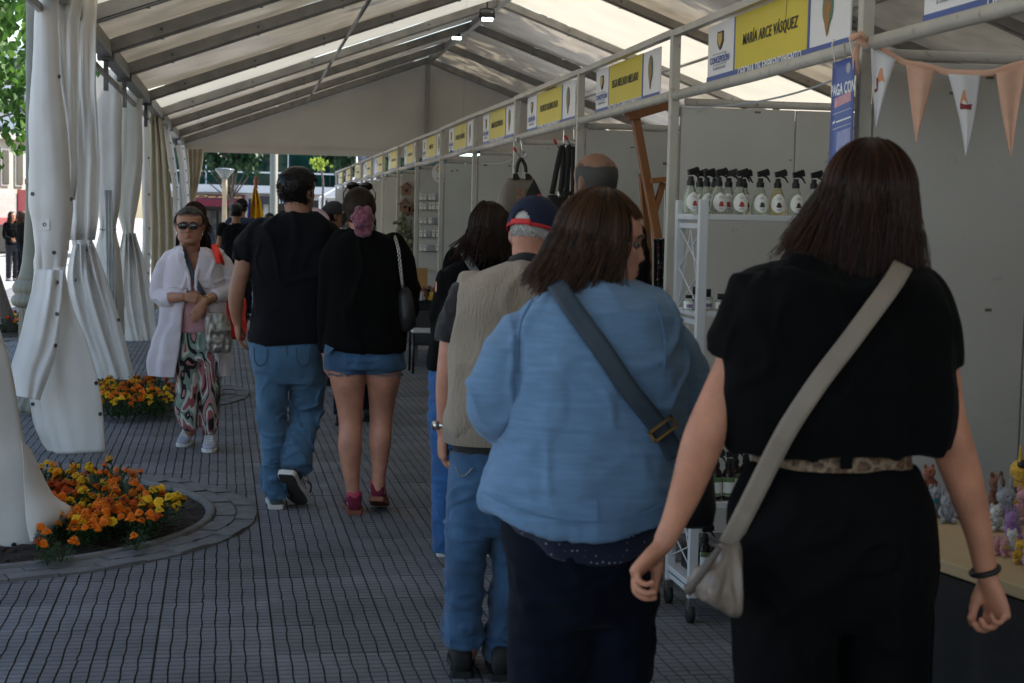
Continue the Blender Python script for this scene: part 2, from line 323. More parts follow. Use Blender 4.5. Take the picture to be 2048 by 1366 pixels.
def bed(k, spots):
    (cx, cy), r0, r1 = PLANT[k]; nm = ['round flower bed with cobbled rim nearest the camera, by the curtains', 'round flower bed with cobbled rim behind the woman in sunglasses', 'round flower bed out in the street beside the lamp post'][k]
    B = thing('flower_bed', nm, 'flower bed', (cx, cy, 0), world=False); n = 46; da = 2*math.pi/n
    ring = [stone_mesh(r0+.05, r0+.155, da, 3), stone_mesh(r0+.155, r1, da, 4), stone_mesh(r0+.05, r0+.155, da, 5), stone_mesh(r0+.155, r1, da, 6)]
    for i in range(n):
        for q in (0, 1):
            o = bpy.data.objects.new('kerb_stone', ring[q+2*(i*7 % 2)]); COL.objects.link(o); o.parent = B; o.rotation_euler.z = (i+.5*q)*da; o.location.z = random.uniform(-.002, .002)
    lp = MB(); a = np.linspace(0, 2*math.pi, 97)[:-1]; rg = [np.stack([r*np.cos(a), r*np.sin(a), np.full(96, z)], 1) for r, z in ((r0+.047, -.02), (r0+.047, .022), (r0+.035, .027), (r0+.008, .025), (r0, .018), (r0, -.05))]
    lp.loft(rg, False); lp.build('kerb_lip', [m_lip], B, smooth=True)
    so = MB(); rr = np.linspace(0.01, r0+.005, 26); aa = np.linspace(0, 2*math.pi, 121)[:-1]; rows = []
    for r in rr:
        P = np.stack([r*np.cos(aa), r*np.sin(aa), np.zeros(120)], 1); P[:, 2] = .004+.04*(1-(r/r0)**2)+(.014*vnoise(P*14, k)+.008*vnoise(P*34, k+5))*(1 if r < r0*.97 else .2); rows.append(P)
    so.loft(rows, False); so.build('soil', [m_soil], B, smooth=False)
    # crumbs of earth
    cr = MB(); r = np.random.default_rng(k)
    for _ in range(260):
        t = r.uniform(0, 6.28); q = r0*.97*math.sqrt(r.uniform(.1, 1)); sz = r.uniform(.004, .014); cr.ell((q*math.cos(t), q*math.sin(t), .012+.035*(1-(q/r0)**2)), (sz, sz*r.uniform(.7, 1.2), sz*.7), 5, n=4)
    o = cr.build('earth_crumbs', [m_soil], B); o['kind'] = 'stuff'
    word = ['near flower bed', 'second flower bed', 'street flower bed'][k]
    for (x, y, hue, nf, sc, sd, place) in spots:
        r = np.random.default_rng(sd); cname = ['orange', 'golden orange', 'yellow', 'dark orange'][hue]
        p = thing('marigold_plant', '%s marigold plant %s the %s' % (cname, place, word), 'marigold', (x, y, .02), 'marigolds in the '+word, r.uniform(0, 6), world=False)
        f = bpy.data.objects.new('foliage', FOL[sd % 3]); COL.objects.link(f); f.parent = p; f.scale = (sc, sc, sc*r.uniform(.85, 1.15))
        for q in range(nf):
            t = r.uniform(0, 6.28); u = .14*sc*math.sqrt(r.uniform(.02, 1)); hh = hue if r.uniform() < .8 else int(r.integers(0, 4))
            o = bpy.data.objects.new('flower', FLW[hh][q % 2]); COL.objects.link(o); o.parent = p; o.location = (u*math.cos(t), u*math.sin(t), (.205-.5*u)*sc*r.uniform(.85, 1.1)); z = r.uniform(.56, .90); o.scale = (z, z, z*1.1)
            o.rotation_euler = (r.normal(0, .3)-.15, r.normal(0, .3), r.uniform(0, 6))
r = np.random.default_rng(3); sp = []
near = [(150, 925, 2), (75, 930, 2), (115, 960, 3), (105, 935, 1), (175, 950, 2), (225, 930, 0), (215, 945, 0), (250, 960, 0), (275, 975, 0), (130, 985, 0), (165, 985, 2), (195, 985, 1), (225, 1000, 0), (95, 990, 0), (145, 1010, 2), (180, 1015, 0), (205, 1020, 0), (160, 1040, 0), (320, 975, 2), (310, 1000, 2), (290, 1030, 0), (255, 1005, 3), (120, 1030, 1), (190, 1045, 0), (170, 1060, 0), (60, 960, 2), (80, 1010, 0)]
for i, (px, py, hue) in enumerate(near):
    zf = float(np.interp(py, [900, 990, 1060], [.23, .19, .10])); q = ground(px, py, zf)
    sp.append((q[0], q[1], hue, int(r.integers(9, 15)), zf/.2*r.uniform(.85, 1.05), i+1, 'at the right tip of' if px > 285 else 'close to the curtain hem in' if px < 100 else 'along the front edge of' if py > 1025 else 'at the back of' if py < 945 else 'in the middle of'))
for i, (px, py) in enumerate([(95, 1112), (122, 1108), (90, 1080), (272, 1084)]):
    q = ground(px, py, .06); sp.append((q[0], q[1], 0, 2 if i < 3 else 1, .45, 60+i, 'low on the bare soil at the front of'))
bed(0, sp); sp = []
for i in range(24):
    px, py = r.uniform(190, 352), r.uniform(740, 795); q = ground(px, py, .2); sp.append((q[0], q[1], int(r.choice([0, 0, 1, 2, 2, 3])), int(r.integers(9, 14)), r.uniform(.8, 1.05), 100+i, 'next to the curtain in' if px < 240 else 'beside the lavender cardigan in' if px > 310 else 'in the middle of'))
bed(1, sp); sp = []
for i in range(12): 
    t = r.uniform(0, 6.28); u = 1.05*math.sqrt(r.uniform(0, 1)); sp.append((PLANT[2][0][0]+u*math.cos(t), PLANT[2][0][1]+u*math.sin(t), int(r.choice([0, 0, 1, 3])), 5, 1., 200+i, 'in'))
bed(2, sp)
# ================================================================ marquee
m_alu = mat('aluminium', (.30, .29, .275), .45, .18, 5, .15, 60, metal=.55, stretch=(1, .3, 1)); m_alud = mat('aluminium_dark', (.13, .125, .12), .55, .25, 8, .2, 60, metal=.4)
m_pvc = mat('blackout_pvc', (.56, .475, .35), .30, .26, 2.2, .6, 4, spec=.5, trans=.115); m_pvcl = mat('translucent_pvc', (.80, .75, .62), .5, .06, 1.5, .25, 4, trans=.25)
m_gab = mat('gable_pvc', (.61, .585, .53), .55, .07, .8, .12, 5, trans=.12); m_wire = mat('steel_cable', (.15, .15, .15), .4, metal=.8)
EX, EZ, RX, RZ = -1.15, 2.97, 3.75, 4.75; SLP = (RZ-EZ)/(RX-EX); FX = 2*RX-EX
RY = [-3., -.6, 1.8, 4.2, 6.6, 9.6, 12.2, 14.35, 16.6, 20.3, 23.6, 26.6, 29.9, 32.75]
T = thing('marquee_tent', 'long white marquee roof on aluminium rafters over the market aisle', 'tent', (RX, 14, 0))
bright = {(9.6, 12.2), (20.3, 23.6), (4.2, 6.6)}
for i, y in enumerate(RY):
    for sgn, xe in ((-1, EX), (1, FX)):
        r_ = MB(); a = np.array([xe, y, EZ-.03]); b = np.array([RX, y, RZ-.03]); r_.beam(a, b, .10, .11); r_.beam(a+np.array([0, 0, -.066]), b+np.array([0, 0, -.066]), .055, .02)
        o = r_.build('rafter', [m_alu], T, bevel=.006)
        d = _n(b-a); bo = MB()
        for q in np.arange(.5, 5.0, .9): bo.box((-.012, -.054, -.012), (.012, -.050, .012), c=a+d*q); bo.box((-.02, -.02, -.004), (.02, .02, .0), c=a+d*q+np.array([0, .0, -.078]))
        bo.build('rafter_bolts', [m_alud], o)['kind'] = 'stuff'
    if i+1 < len(RY):
        y2 = RY[i+1]; m = m_pvcl if (y, y2) in bright else m_pvc
        for sgn, xe in ((-1, EX-.12), (1, FX+.12)):
            ze = RZ-SLP*abs(xe-RX); rows = []
            for u in np.linspace(0, 1, 13):
                P = np.array([[xe+(RX-xe)*t, y+(y2-y)*u, ze+(RZ-ze)*t+.035-.05*math.sin(math.pi*u)*math.sin(math.pi*min(1, t*1.02))] for t in np.linspace(0, 1, 22)]); rows.append(P)
            s_ = MB(); s_.sheet(rows); o = s_.build('roof_panel', [m], T, smooth=True)
            V, N_ = getv(o.data); V[:, 2] += .012*vnoise(V*np.array([1.2, 3.5, 1]), i)+.006*vnoise(V*np.array([5, 2.5, 1]), i+40); setv(o.data, V)
        for q in (.5,):
            x = EX+(RX-EX)*q; z = EZ+(RZ-EZ)*q-.10
            for xx in (x, FX-(FX-RX)*q): MB().tube([(xx, y, z), (xx, y2, z)], .022, 8).build('purlin', [m_alu], T, smooth=True)
MB().beam((RX, RY[0], RZ-.06), (RX, RY[-1], RZ-.06), .09, .10).build('ridge_beam', [m_alu], T)
for xe, sg in ((EX, -1), (FX, 1)):
    e = MB(); e.beam((xe, RY[0], EZ-.05), (xe, RY[-1], EZ-.05), .11, .13); e.beam((xe-.08*sg*-1, RY[0], EZ-.19), (xe-.08*sg*-1, RY[-1], EZ-.19), .035, .05); e.build('eave_beam', [m_alu], T, bevel=.005)
    for i, y in enumerate(RY):
        l_ = MB()
        if sg > 0 or y in (32.75, -3.): l_.box((xe-.05, y-.06, 0), (xe+.05, y+.06, EZ-.1)); nm = 'leg'
        elif y < 10: continue
        else: l_.box((xe-.02, y-.025, EZ-.40), (xe+.02, y+.025, EZ-.1)); nm = 'bracket'
        l_.box((xe-.07, y-.075, EZ-.14), (xe+.07, y+.075, EZ-.075)); l_.tube([(xe+.02, y-.09, EZ-.08), (xe+.02, y+.09, EZ-.08)], .018, 8)
        l_.build(nm, [m_alud if nm == 'bracket' else m_alu], T)
g_ = MB(); GZ = 2.76; g_.prism([(EX, 32.85, GZ), (FX, 32.85, GZ), (FX, 32.85, EZ), (RX, 32.85, RZ), (EX, 32.85, EZ)], (0, .012, 0)); g_.build('gable_wall', [m_gab], T)
MB().box((EX, 32.80, GZ-.03), (FX, 32.84, GZ+.1)).build('gable_hem', [m_gab], T)
MB().box((RX-.045, 32.70, GZ), (RX+.045, 32.80, RZ-.1)).build('gable_post', [m_alu], T)
s_ = MB(); s_.sheet([np.array([[FX+.05, y, z] for y in np.linspace(-3, 32.7, 90)]) for z in (0, 1, 2, EZ)]); s_.build('side_wall', [m_gab], T, smooth=True)
# floodlights under the ridge
m_led = mat('led_panel', (.75, 1., .93), .5, 0, emit=4.); m_blk = mat('black_plastic', (.012, .012, .013), .45, .2, 10); m_cord = mat('cable_black', (.01, .01, .01), .6)
for (px, py, Y, lb) in ((974, 36, 23.0, 'lit LED floodlight under the tent ridge, higher of the two'), (913, 74, 27.6, 'lit LED floodlight under the tent ridge, lower one nearer the gable')):
    c = at(px, py, Y); f = thing('floodlight', lb, 'floodlight', c)
    MB().box((-.095, -.04, -.03), (.095, .045, .065), R=[[1, 0, 0], [0, .8, -.6], [0, .6, .8]], c=c).build('housing', [m_blk], f, bevel=.01)
    R_ = np.array([[1, 0, 0], [0, .8, -.6], [0, .6, .8]]); MB().box((-.078, -.046, -.022), (.078, -.041, .028), R=R_, c=c).build('lens', [m_led], f)
    b_ = MB(); b_.tube([c+(-.105, 0, 0), c+(-.10, 0, .12), c+(0, 0, .14), c+(.10, 0, .12), c+(.105, 0, 0)], .012, 6); b_.build('bracket', [m_blk], f)
    t_ = MB(); t_.tube([c+(0, 0, .14), (c[0], c[1], RZ-SLP*abs(c[0]-RX)-.02)], .012, 6); t_.build('hanger', [m_blk], f)
# ================================================================ market stalls
m_post = mat('painted_steel', (.47, .445, .40), .5, .1, 6, .1, 90)
def _rust(m):
    t = m.node_tree; N = t.nodes; L = t.links; b = N['Principled BSDF']; src = b.inputs['Base Color'].links[0].from_socket
    tc = N.new('ShaderNodeTexCoord'); n = N.new('ShaderNodeTexNoise'); n.inputs['Scale'].default_value = 26; n.inputs['Detail'].default_value = 6; L.new(tc.outputs['Object'], n.inputs[0])
    r = N.new('ShaderNodeValToRGB'); r.color_ramp.elements[0].position = .62; r.color_ramp.elements[1].position = .80; L.new(n.outputs[0], r.inputs[0])
    mx = N.new('ShaderNodeMixRGB'); L.new(r.outputs[0], mx.inputs[0]); L.new(src, mx.inputs[1]); mx.inputs[2].default_value = (.19, .13, .09, 1); L.new(mx.outputs[0], b.inputs['Base Color'])
_rust(m_post)
m_panel = mat('grubby_panel', (.50, .485, .455), .6, .10, 1.3, .06, 40)
def _grub(m):
    t = m.node_tree; N = t.nodes; L = t.links; b = N['Principled BSDF']; src = b.inputs['Base Color'].links[0].from_socket
    tc = N.new('ShaderNodeTexCoord'); n = N.new('ShaderNodeTexNoise'); n.inputs['Scale'].default_value = 7; n.inputs['Detail'].default_value = 8; n.inputs['Roughness'].default_value = .75; L.new(tc.outputs['Object'], n.inputs[0])
    r = N.new('ShaderNodeValToRGB'); r.color_ramp.elements[0].position = .62; r.color_ramp.elements[1].position = .80; L.new(n.outputs[0], r.inputs[0])
    mx = N.new('ShaderNodeMixRGB'); L.new(r.outputs[0], mx.inputs[0]); L.new(src, mx.inputs[1]); mx.inputs[2].default_value = (.12, .105, .09, 1); L.new(mx.outputs[0], b.inputs['Base Color'])
_grub(m_panel)
YK = [.45, 2.72, 5.0, 7.33, 9.44, 11.7, 13.85, 16.13, 18.46, 20.5, 22.7, 24.7, 26.95, 29.4, 31.85, 34.2]
ORD = ['stall beside the camera at the right edge', 'stall with the bunting and the crochet toy table', 'stall with the white spray bottle cart', 'stall with the leaning wooden easel', 'stall with the brown handbag and strap bags on hooks', 'bare stall next past the hanging handbag', 'bare stall just before the board of white cards', 'stall with a board of white carded goods', 'stall with the small wooden birdhouses', 'first stall past the wooden birdhouses', 'second stall past the wooden birdhouses', 'third stall past the wooden birdhouses', 'fourth stall past the wooden birdhouses', 'stall just before the last one', 'last stall, out past the tent gable']
for k in range(len(YK)-1):
    y0, y1 = YK[k], YK[k+1]; t = thing('market_stall', 'white steel framed '+ORD[k], 'stall', (2, y0, 0), 'row of market stalls')
    jx = random.uniform(-.008, .008); jz = random.uniform(-.006, .006)
    MB().box((1.98+jx, y1-.022, 0), (2.022+jx, y1+.022, 2.44)).build('post', [m_post], t, bevel=.004)
    if k == 0: MB().box((1.98, y0-.022, 0), (2.022, y0+.022, 2.44)).build('post', [m_post], t)
    MB().tube([(2+jx, y0+.02, 2.135+jz), (2+jx, (y0+y1)/2, 2.13+jz), (2-jx, y1-.02, 2.135)], .024, 10).build('lower_rail', [m_post], t, smooth=True)
    MB().beam((2+jx, y0+.023, 2.425+jz), (2-jx, y1-.023, 2.425), .036, .03).build('top_rail', [m_post], t)
    MB().tube([(2.06, y1+.02, 2.11), (3.95, y1+.02, 2.11)], .018, 8).build('cross_rail', [m_post], t, smooth=True)
    for xa, xb in ((2.035, 2.592), (2.60, 3.28), (3.288, 3.93)):
        MB().box((xa, y1-.012, .06), (xb, y1+.012, 2.085)).build('divider_panel', [m_panel], t, bevel=.003)
    if 1 <= k <= 6:
        rt = np.random.default_rng(70+k)
        for q in range(9):
            x, z = rt.uniform(2.06, 3.2), (rt.uniform(1.98, 2.07) if q < 5 else rt.uniform(1.1, 1.95)); w_, h_ = rt.uniform(.008, .03), rt.uniform(.006, .016)
            MB().box((x, y1-.0145, z), (x+w_, y1-.0125, z+h_)).build('tape_scrap', [mat('old_tape', (.16, .12, .085), .6, .3, 40)], t)
    n = 3
    for q in range(n):
        a = y0+.03+(y1-y0-.06)*q/n; b = y0+.03+(y1-y0-.06)*(q+1)/n; MB().box((3.94, a+.004, .06), (3.964, b-.004, 2.085)).build('back_panel', [m_panel], t, bevel=.003)
    MB().box((3.97, y1-.022, 0), (4.012, y1+.022, 2.44)).build('post', [m_post], t)
# name boards
m_wht = mat('print_white', (.74, .74, .76), .35, .04, 3, spec=.5); m_yel = mat('print_yellow', (.62, .50, .025), .35, .05, 3, spec=.5); m_blu = mat('print_blue', (.035, .075, .30), .35, .08, 3, spec=.5)
m_ink = mat('ink_dark', (.03, .03, .035), .5); m_ink2 = mat('ink_white', (.8, .8, .82), .5); m_gold = mat('ink_gold', (.55, .38, .08), .5); m_grn = mat('ink_green', (.10, .22, .16), .5); m_bro = mat('ink_brown', (.30, .16, .05), .5); m_gry = mat('ink_grey', (.35, .36, .4), .5)
NAMES = ['', 'MARÍA LUISA', 'MARÍA ARCE VÁSQUEZ', 'OLGA MELLADO MELLADO', 'PATRICIO SALINAS DAZA', 'MARÍA RUIZ SEPÚLVEDA', 'PATRICIA VELÁSQUEZ', 'MARÍA PAZ', '', '', '', '', '', '', '']
SPAN = {2: (5.22, 6.90), 3: (7.72, 9.16), 4: (9.75, 11.42), 5: (12.0, 13.55), 1: (3.0, 4.62)}
for k in range(1, len(YK)-1):
    y0, y1 = SPAN.get(k, (YK[k]+.28, YK[k+1]-.32)); L = y1-y0; z0, z1 = 2.155, 2.405; H = z1-z0; X = 2.032
    t = thing('stall_sign', 'printed name board over the '+ORD[k], 'sign', (X, y1, z0), 'printed name boards along the stalls')
    fr = lambda u, v, d=0.: np.array([X-d, y1-u*L, z0+v*H])
    def pan(nm, u0, u1, v0, v1, m, d, top=0.):
        b = MB(); b.box(fr(u0, v0, d), fr(u1, v1, d-.003+.0)); return b.build(nm, [m], t)
    MB().box(fr(0, -.12, -.006), fr(1, 1, 0)).build('board', [m_wht], t)
    pan('yellow_field', .24, .755, .12, 1.0, m_yel, .003); pan('blue_band', 0, 1, -.12, .12, m_blu, .0034)
    [MB().box(fr(q, .12, .003), fr(q+.01, 1., 0)).build('blue_rim', [m_blu], t) for q in (.228, .757)]
    ax = lambda u, v, d=.005: frame(fr(u, v, d), (0, -1, 0), (0, 0, 1))
    if NAMES[k]:
        text(NAMES[k], .062, m_ink, t, ax(.4975, .56), stretch=min(1.05, .42*L/(.041*len(NAMES[k]))), shear=.15, bold=.0007)
    else: MB().box(fr(.33, .47, .0045), fr(.67, .60, .0035)).build('lettering', [m_ink], t)
    if k <= 7:
        text('OFICINA DE EMPRENDIMIENTO', .056, m_ink2, t, ax(.50, .045, .0055), stretch=.9, bold=.0005); text('CONCEPCIÓN', .040, m_blu, t, ax(.112, .37), stretch=.98, bold=.0007)
        l_ = MB(); l_.box(fr(.06, .30, .0042), fr(.17, .285, .003)); l_.box(fr(.05, .47, .0042), fr(.165, .485, .003)); l_.build('fine_print', [m_gry], t)
        text('la ciudad de todos', .022, m_gry, t, ax(.112, .235), shear=.3)
    def poly(nm, pts, m, d=.0045): MB().prism([fr(u, v, d) for u, v in pts], (.0025, 0, 0)).build(nm, [m], t)
    uu = .112; poly('crest', [(uu-.024, .85), (uu+.024, .85), (uu+.026, .68), (uu+.012, .57), (uu, .53), (uu-.012, .57), (uu-.026, .68)], m_ink, .004); poly('crest_shield', [(uu-.016, .82), (uu+.016, .82), (uu+.017, .69), (uu, .58), (uu-.017, .69)], m_gold, .0055)
    uu = .875; poly('emblem', [(uu+.03*math.sin(a), .63+.26*math.cos(a)) for a in np.linspace(0, 2*math.pi, 17)[:-1]], m_grn, .004); poly('emblem_core', [(uu-.022, .62), (uu, .9), (uu+.022, .62), (uu+.012, .38), (uu, .22), (uu-.012, .38)], m_bro, .0055)
# ================================================================ curtains tied back along the open side
m_cur = mat('curtain_pvc', (.82, .79, .75), .38, .05, 2.2, .10, 9, trans=.32, spec=.5); m_cury = mat('curtain_pvc_cream', (.62, .55, .42), .45, .08, 2.5, .10, 9, trans=.3)
m_eye = mat('eyelet_metal', (.16, .15, .14), .35, metal=.8); m_clr = mat('clear_vinyl', (.72, .72, .69), .15, .12, 6, trans=.5)
def curtain(label, Y, rows, nf=5, amp=.16, deep=.55, sd=0, tie=None, m=None, dy=None, n=150, seg=150, top_flat=0.):
    """a gathered curtain: rows of (sight height, left edge, right edge) give its outline, folds run down it"""
    t = TR(Y); m = m or m_cur; R_ = interp_rows(rows, n); rings = []; a = np.arange(seg)*2*math.pi/seg; r = np.random.default_rng(sd); ph = r.uniform(0, 6, 6)
    tz = None if tie is None else t(100, tie)[2]; base = t(rows[-1][1], rows[-1][0]); 
    for py, xl, xr in R_:
        L_, Q = t(xl, py), t(xr, py); c = (L_+Q)/2; hw = max(.02, (Q[0]-L_[0])/2); z = c[2]
        k = 0 if tz is None else math.exp(-((z-tz)/.09)**2); d = deep*min(hw, .22)*(1-.2*k)+.02
        f = amp*(1+.9*k)*(np.sin(nf*a+ph[0]+1.1*math.sin(z*1.7+ph[1]))*.6+.4*np.sin((2*nf+1)*a+ph[2]+1.5*math.sin(z*2.3+ph[3]))*(.4+k)+.3*np.sin((nf-2)*a+ph[4]+z*1.3))
        ca = np.cos(a); x = np.sign(ca)*np.abs(ca)**.8; s_ = np.sin(a)
        rings.append(np.stack([c[0]+hw*x*(1+.25*f*np.abs(s_)), c[1]+(d*s_*(1+f))-(0 if dy is None else np.interp(z, dy[0], dy[1])), np.full(seg, z)+.03*f*(z < .3)], 1))
    b = MB(); b.loft(rings, False); T_ = thing('curtain', label, 'curtain', (base[0], Y, 0), 'white curtains tied back along the open side')
    me = b.mesh('curtain_sheet', [m], ORG[T_.name]); o = link('curtain_sheet', me, T_)
    zc = base[0]; folds(me, [(.012, (2.2, 2.2, 1.6), False, None), (.004, (6, 6, 2.5), True, None)]+([(.020, (7, 7, 9), True, ((zc, Y, tz), .30)), (.026, (8, 8, 12), 2, ((zc, Y, tz), .36)), (.010, (18, 18, 30), True, ((zc, Y, tz), .16))] if tz is not None else []), sd, 1.)
    o.modifiers.new('t', 'SOLIDIFY').thickness = .0025
    if tz is not None:
        i = int(np.argmin([abs(q[0, 2]-tz) for q in rings])); q = rings[i]; c = q.mean(0); e = MB(); e.tube(np.concatenate([c+(q-c)*np.array([1.06, 1.12, 1])+np.array([0, 0, .01])*np.sin(a)[:, None], [c+(q[0]-c)*1.06]]), .0035, 5); e.build('tie_cord', [m_cord], T_)
    return T_, [o]
def eyelets(T_, obs, pts, r=.013, square=()):
    for i, (px, py) in enumerate(pts):
        h = hit(obs, px, py)
        if h is None: continue
        p, nn = h[0], h[1]; nn = nn if np.dot(nn, CAM-p) > 0 else -nn; F_ = frame(p, np.cross(nn, [0.01, .02, 1]), [0, 0, 1]); b = MB()
        if np.dot(F_[:3, 2], nn) < 0: F_[:3, 0] *= -1; F_[:3, 2] *= -1
        if i in square:
            b.box((-.035, -.035, .002), (.035, .035, .006), R=F_[:3, :3], c=p); b.build('eyelet_patch', [m_cur], T_, bevel=.002); b = MB()
        a = np.arange(14)*2*math.pi/14; rg = [np.stack([rr*np.cos(a), rr*np.sin(a), np.full(14, z)], 1)@F_[:3, :3].T+p for rr, z in ((r, .002), (r*.95, .009), (r*.65, .010), (r*.5, .004))]
        b.loft(rg, False); o = b.build('eyelet', [m_eye], T_, smooth=True)
        b = MB(); b.loft([np.stack([r*.5*np.cos(a), r*.5*np.sin(a), np.full(14, .003)], 1)@F_[:3, :3].T+p, np.stack([.001*np.cos(a), .001*np.sin(a), np.full(14, .003)], 1)@F_[:3, :3].T+p], False); b.build('eyelet_hole', [m_cord], o)
def flap(T_, rows, Y, dys, name='flap', m=None, sd=0, amp=.010, nn=40, bulge=.09, pleat=0., npl=3):
    """loose sheet: rows of (left point, right point) sightings, top to bottom, with a distance offset per column"""
    R_ = interp_rows([(*l, *q) for l, q in rows], 44); G = []
    for i, (xl, yl, xr, yr) in enumerate(R_):
        v = i/43; row = []
        for j in range(nn):
            u = j/(nn-1); d = (1-u)*np.interp(v, (0, 1), dys[0])+u*np.interp(v, (0, 1), dys[1])-bulge*math.sin(math.pi*u)*(.3+.7*v)+pleat*(math.sin(u*2*math.pi*npl+sd+1.3*math.sin(v*3+sd))+.6*math.sin(u*2*math.pi*(npl*1.7)+2*sd+v*2.5))*(math.exp(-v*2.2)+.22)*(.55+.45*math.sin(u*5+sd*2)); row.append(at(xl+(xr-xl)*u, yl+(yr-yl)*u, Y+d))
        G.append(np.array(row))
    b = MB(); b.sheet(G); me = b.mesh(name, [m or m_cur], ORG[T_.name]); o = link(name, me, T_); folds(me, [(amp, (3, 3, 1.4), False, None), (amp*.35, (7, 7, 5), True, None), (.009, (5, 5, 7), 2, (tuple(G[0].mean(0)), .38))], sd, 1.); o.modifiers.new('t', 'SOLIDIFY').thickness = .0025; return o
C0, o0 = curtain('nearest white curtain, only its trailing hem in view over the marigolds', 7.55, [(-260, -330, -40), (100, -330, -30), (420, -260, -60), (520, -240, -60), (620, -270, -20), (700, -280, 14), (800, -280, 34), (900, -275, 52), (980, -270, 70), (1050, -260, 90), (1086, -250, 96)], 5, .10, .5, 3, 520)
o0.append(flap(C0, [((40, 880), (60, 900)), ((48, 960), (105, 985)), ((52, 1040), (150, 1026)), ((60, 1084), (96, 1074))], 7.5, ((-.1, -.12), (.1, .14)), 'trailing_corner', sd=2))
C1, o1 = curtain('tall white curtain knotted at waist height with a row of metal eyelets', 10.4, [(-60, 72, 150), (0, 68, 118), (130, 62, 122), (250, 55, 134), (330, 57, 141), (410, 60, 143), (470, 68, 136), (535, 72, 128), (575, 70, 130), (620, 76, 124)], 4, .10, .6, 11, 533)
o1.append(flap(C1, [((84, 535), (129, 535)), ((74, 600), (144, 610)), ((72, 690), (176, 690)), ((78, 790), (203, 800)), ((112, 909), (209, 903))], 10.4, ((-.02, -.02), (-.10, -.10)), 'right_sheet', sd=7, pleat=.025, npl=2, bulge=.05)); o1.append(flap(C1, [((70, 540), (100, 540)), ((60, 640), (104, 640)), ((58, 760), (112, 760)), ((68, 850), (118, 870)), ((102, 912), (116, 909))], 10.4, ((.06, .10), (-.04, -.03)), 'left_sheet', sd=8, pleat=.03, npl=2, bulge=-.04))
o1.append(flap(C1, [((70, 538), (127, 540)), ((57, 600), (124, 610)), ((38, 680), (116, 690)), ((22, 738), (96, 752)), ((30, 792), (80, 800))], 10.4, ((-.10, -.26), (-.16, -.26)), 'front_flap', sd=5, pleat=.02, npl=2, bulge=.05))
b = MB(); G = [np.array([at(x, y, 11.6+.03*math.sin(x*.25+y*.01)) for x in np.linspace(l, q, 20)]) for y, l, q in ((-20, 120, 196), (60, 122, 192), (180, 130, 192), (320, 136, 200), (440, 136, 196), (480, 138, 190))]; b.sheet(G); o = b.build('rear_fold', [m_cur], C1, True, .0025)
b = MB(); G = [np.array([at(x, y, 10.75+.02*math.sin(x*.3)) for x in np.linspace(l, q, 16)]) for y, l, q in ((-40, 95, 172), (40, 98, 160), (140, 112, 156), (240, 128, 157), (330, 138, 158), (400, 140, 150))]; b.sheet(G); o = b.build('rear_fold', [m_cur], C1, True, .0025)
eyelets(C1, o1, [(117, 153), (141, 398), (66, 388), (90, 449), (108, 505), (117, 565), (115, 628), (110, 691), (180, 702), (192, 766), (200, 828), (66, 808)], square=(3,))
C2, o2 = curtain('second white curtain, stained and bunched, hem in the second flower bed', 14.9, [(60, 138, 178), (100, 146, 180), (180, 152, 188), (280, 156, 197), (400, 146, 196), (455, 138, 190), (488, 146, 186), (520, 142, 190), (560, 150, 186)], 4, .14, .6, 21, 486)
o2.append(flap(C2, [((146, 488), (188, 488)), ((134, 560), (214, 560)), ((150, 640), (240, 640)), ((182, 720), (262, 725)), ((197, 766), (273, 762))], 14.9, ((-.10, -.06), (-.08, -.12)), 'lower_sheet', sd=9, pleat=.07, npl=3, bulge=.06))
eyelets(C2, o2, [(146, 430), (172, 500), (236, 640), (150, 560)], .016)
C3, o3 = curtain('third white curtain with a clear vinyl strip, half hidden', 17.4, [(140, 184, 244), (200, 184, 243), (300, 190, 242), (400, 194, 240), (456, 200, 232), (500, 192, 240), (580, 190, 246), (690, 186, 250)], 4, .12, .6, 31, 456)
G = [np.array([at(x, y, 17.1+.02*math.sin(x)) for x in np.linspace(l, q, 12)]) for y, l, q in ((380, 208, 224), (430, 211, 226), (480, 212, 228), (560, 214, 232), (640, 214, 236))]; b = MB(); b.sheet(G); b.build('vinyl_strip', [m_clr], C3, True, .002)
C4, o4 = curtain('fourth white curtain, tied and flaring, hem just clear of the paving', 19.45, [(180, 238, 286), (240, 240, 284), (330, 236, 284), (400, 230, 276), (466, 246, 268), (490, 244, 272), (520, 248, 268)], 5, .13, .6, 41, 466)
o4.append(flap(C4, [((245, 466), (270, 466)), ((236, 520), (288, 520)), ((230, 580), (304, 590)), ((240, 640), (312, 640)), ((250, 683), (319, 681))], 19.45, ((-.10, -.06), (-.08, -.12)), 'lower_sheet', sd=12, pleat=.08, npl=4, bulge=.06))
eyelets(C4, o4, [(236, 350), (231, 400), (238, 520)], .016)
def strip(label, Y, pts, m, wav=.03, ey=True, nf=3, sd=0, hang='hanging_sheet'):
    T_ = thing('curtain', label, 'curtain', (at(pts[-1][1], pts[-1][0], Y)[0], Y, 0), 'white curtains tied back along the open side'); R_ = interp_rows(pts, 40); G = []
    for py, xl, xr in R_:
        u = np.linspace(0, 1, 30); G.append(np.array([at(xl+(xr-xl)*q, py, Y+wav*math.sin(nf*2*math.pi*q+sd+py*.004)) for q in u]))
    b = MB(); b.sheet(G); me = b.mesh(hang, [m], ORG[T_.name]); o = link(hang, me, T_); folds(me, [(.012, (5, 5, .8), False, None)], sd, 1.); o.modifiers.new('t', 'SOLIDIFY').thickness = .0025
    if ey: eyelets(T_, [o], [((R_[i][1]*.22+R_[i][2]*.78), R_[i][0]) for i in range(2, 40, 4)], .015)
    return T_
strip('fifth white curtain, a straight strip with a row of dark eyelets', 21.6, [(212, 282, 299), (350, 284, 301), (480, 286, 302), (560, 280, 300), (640, 278, 303), (660, 276, 303)], m_cur, .02, True, 1, 1)
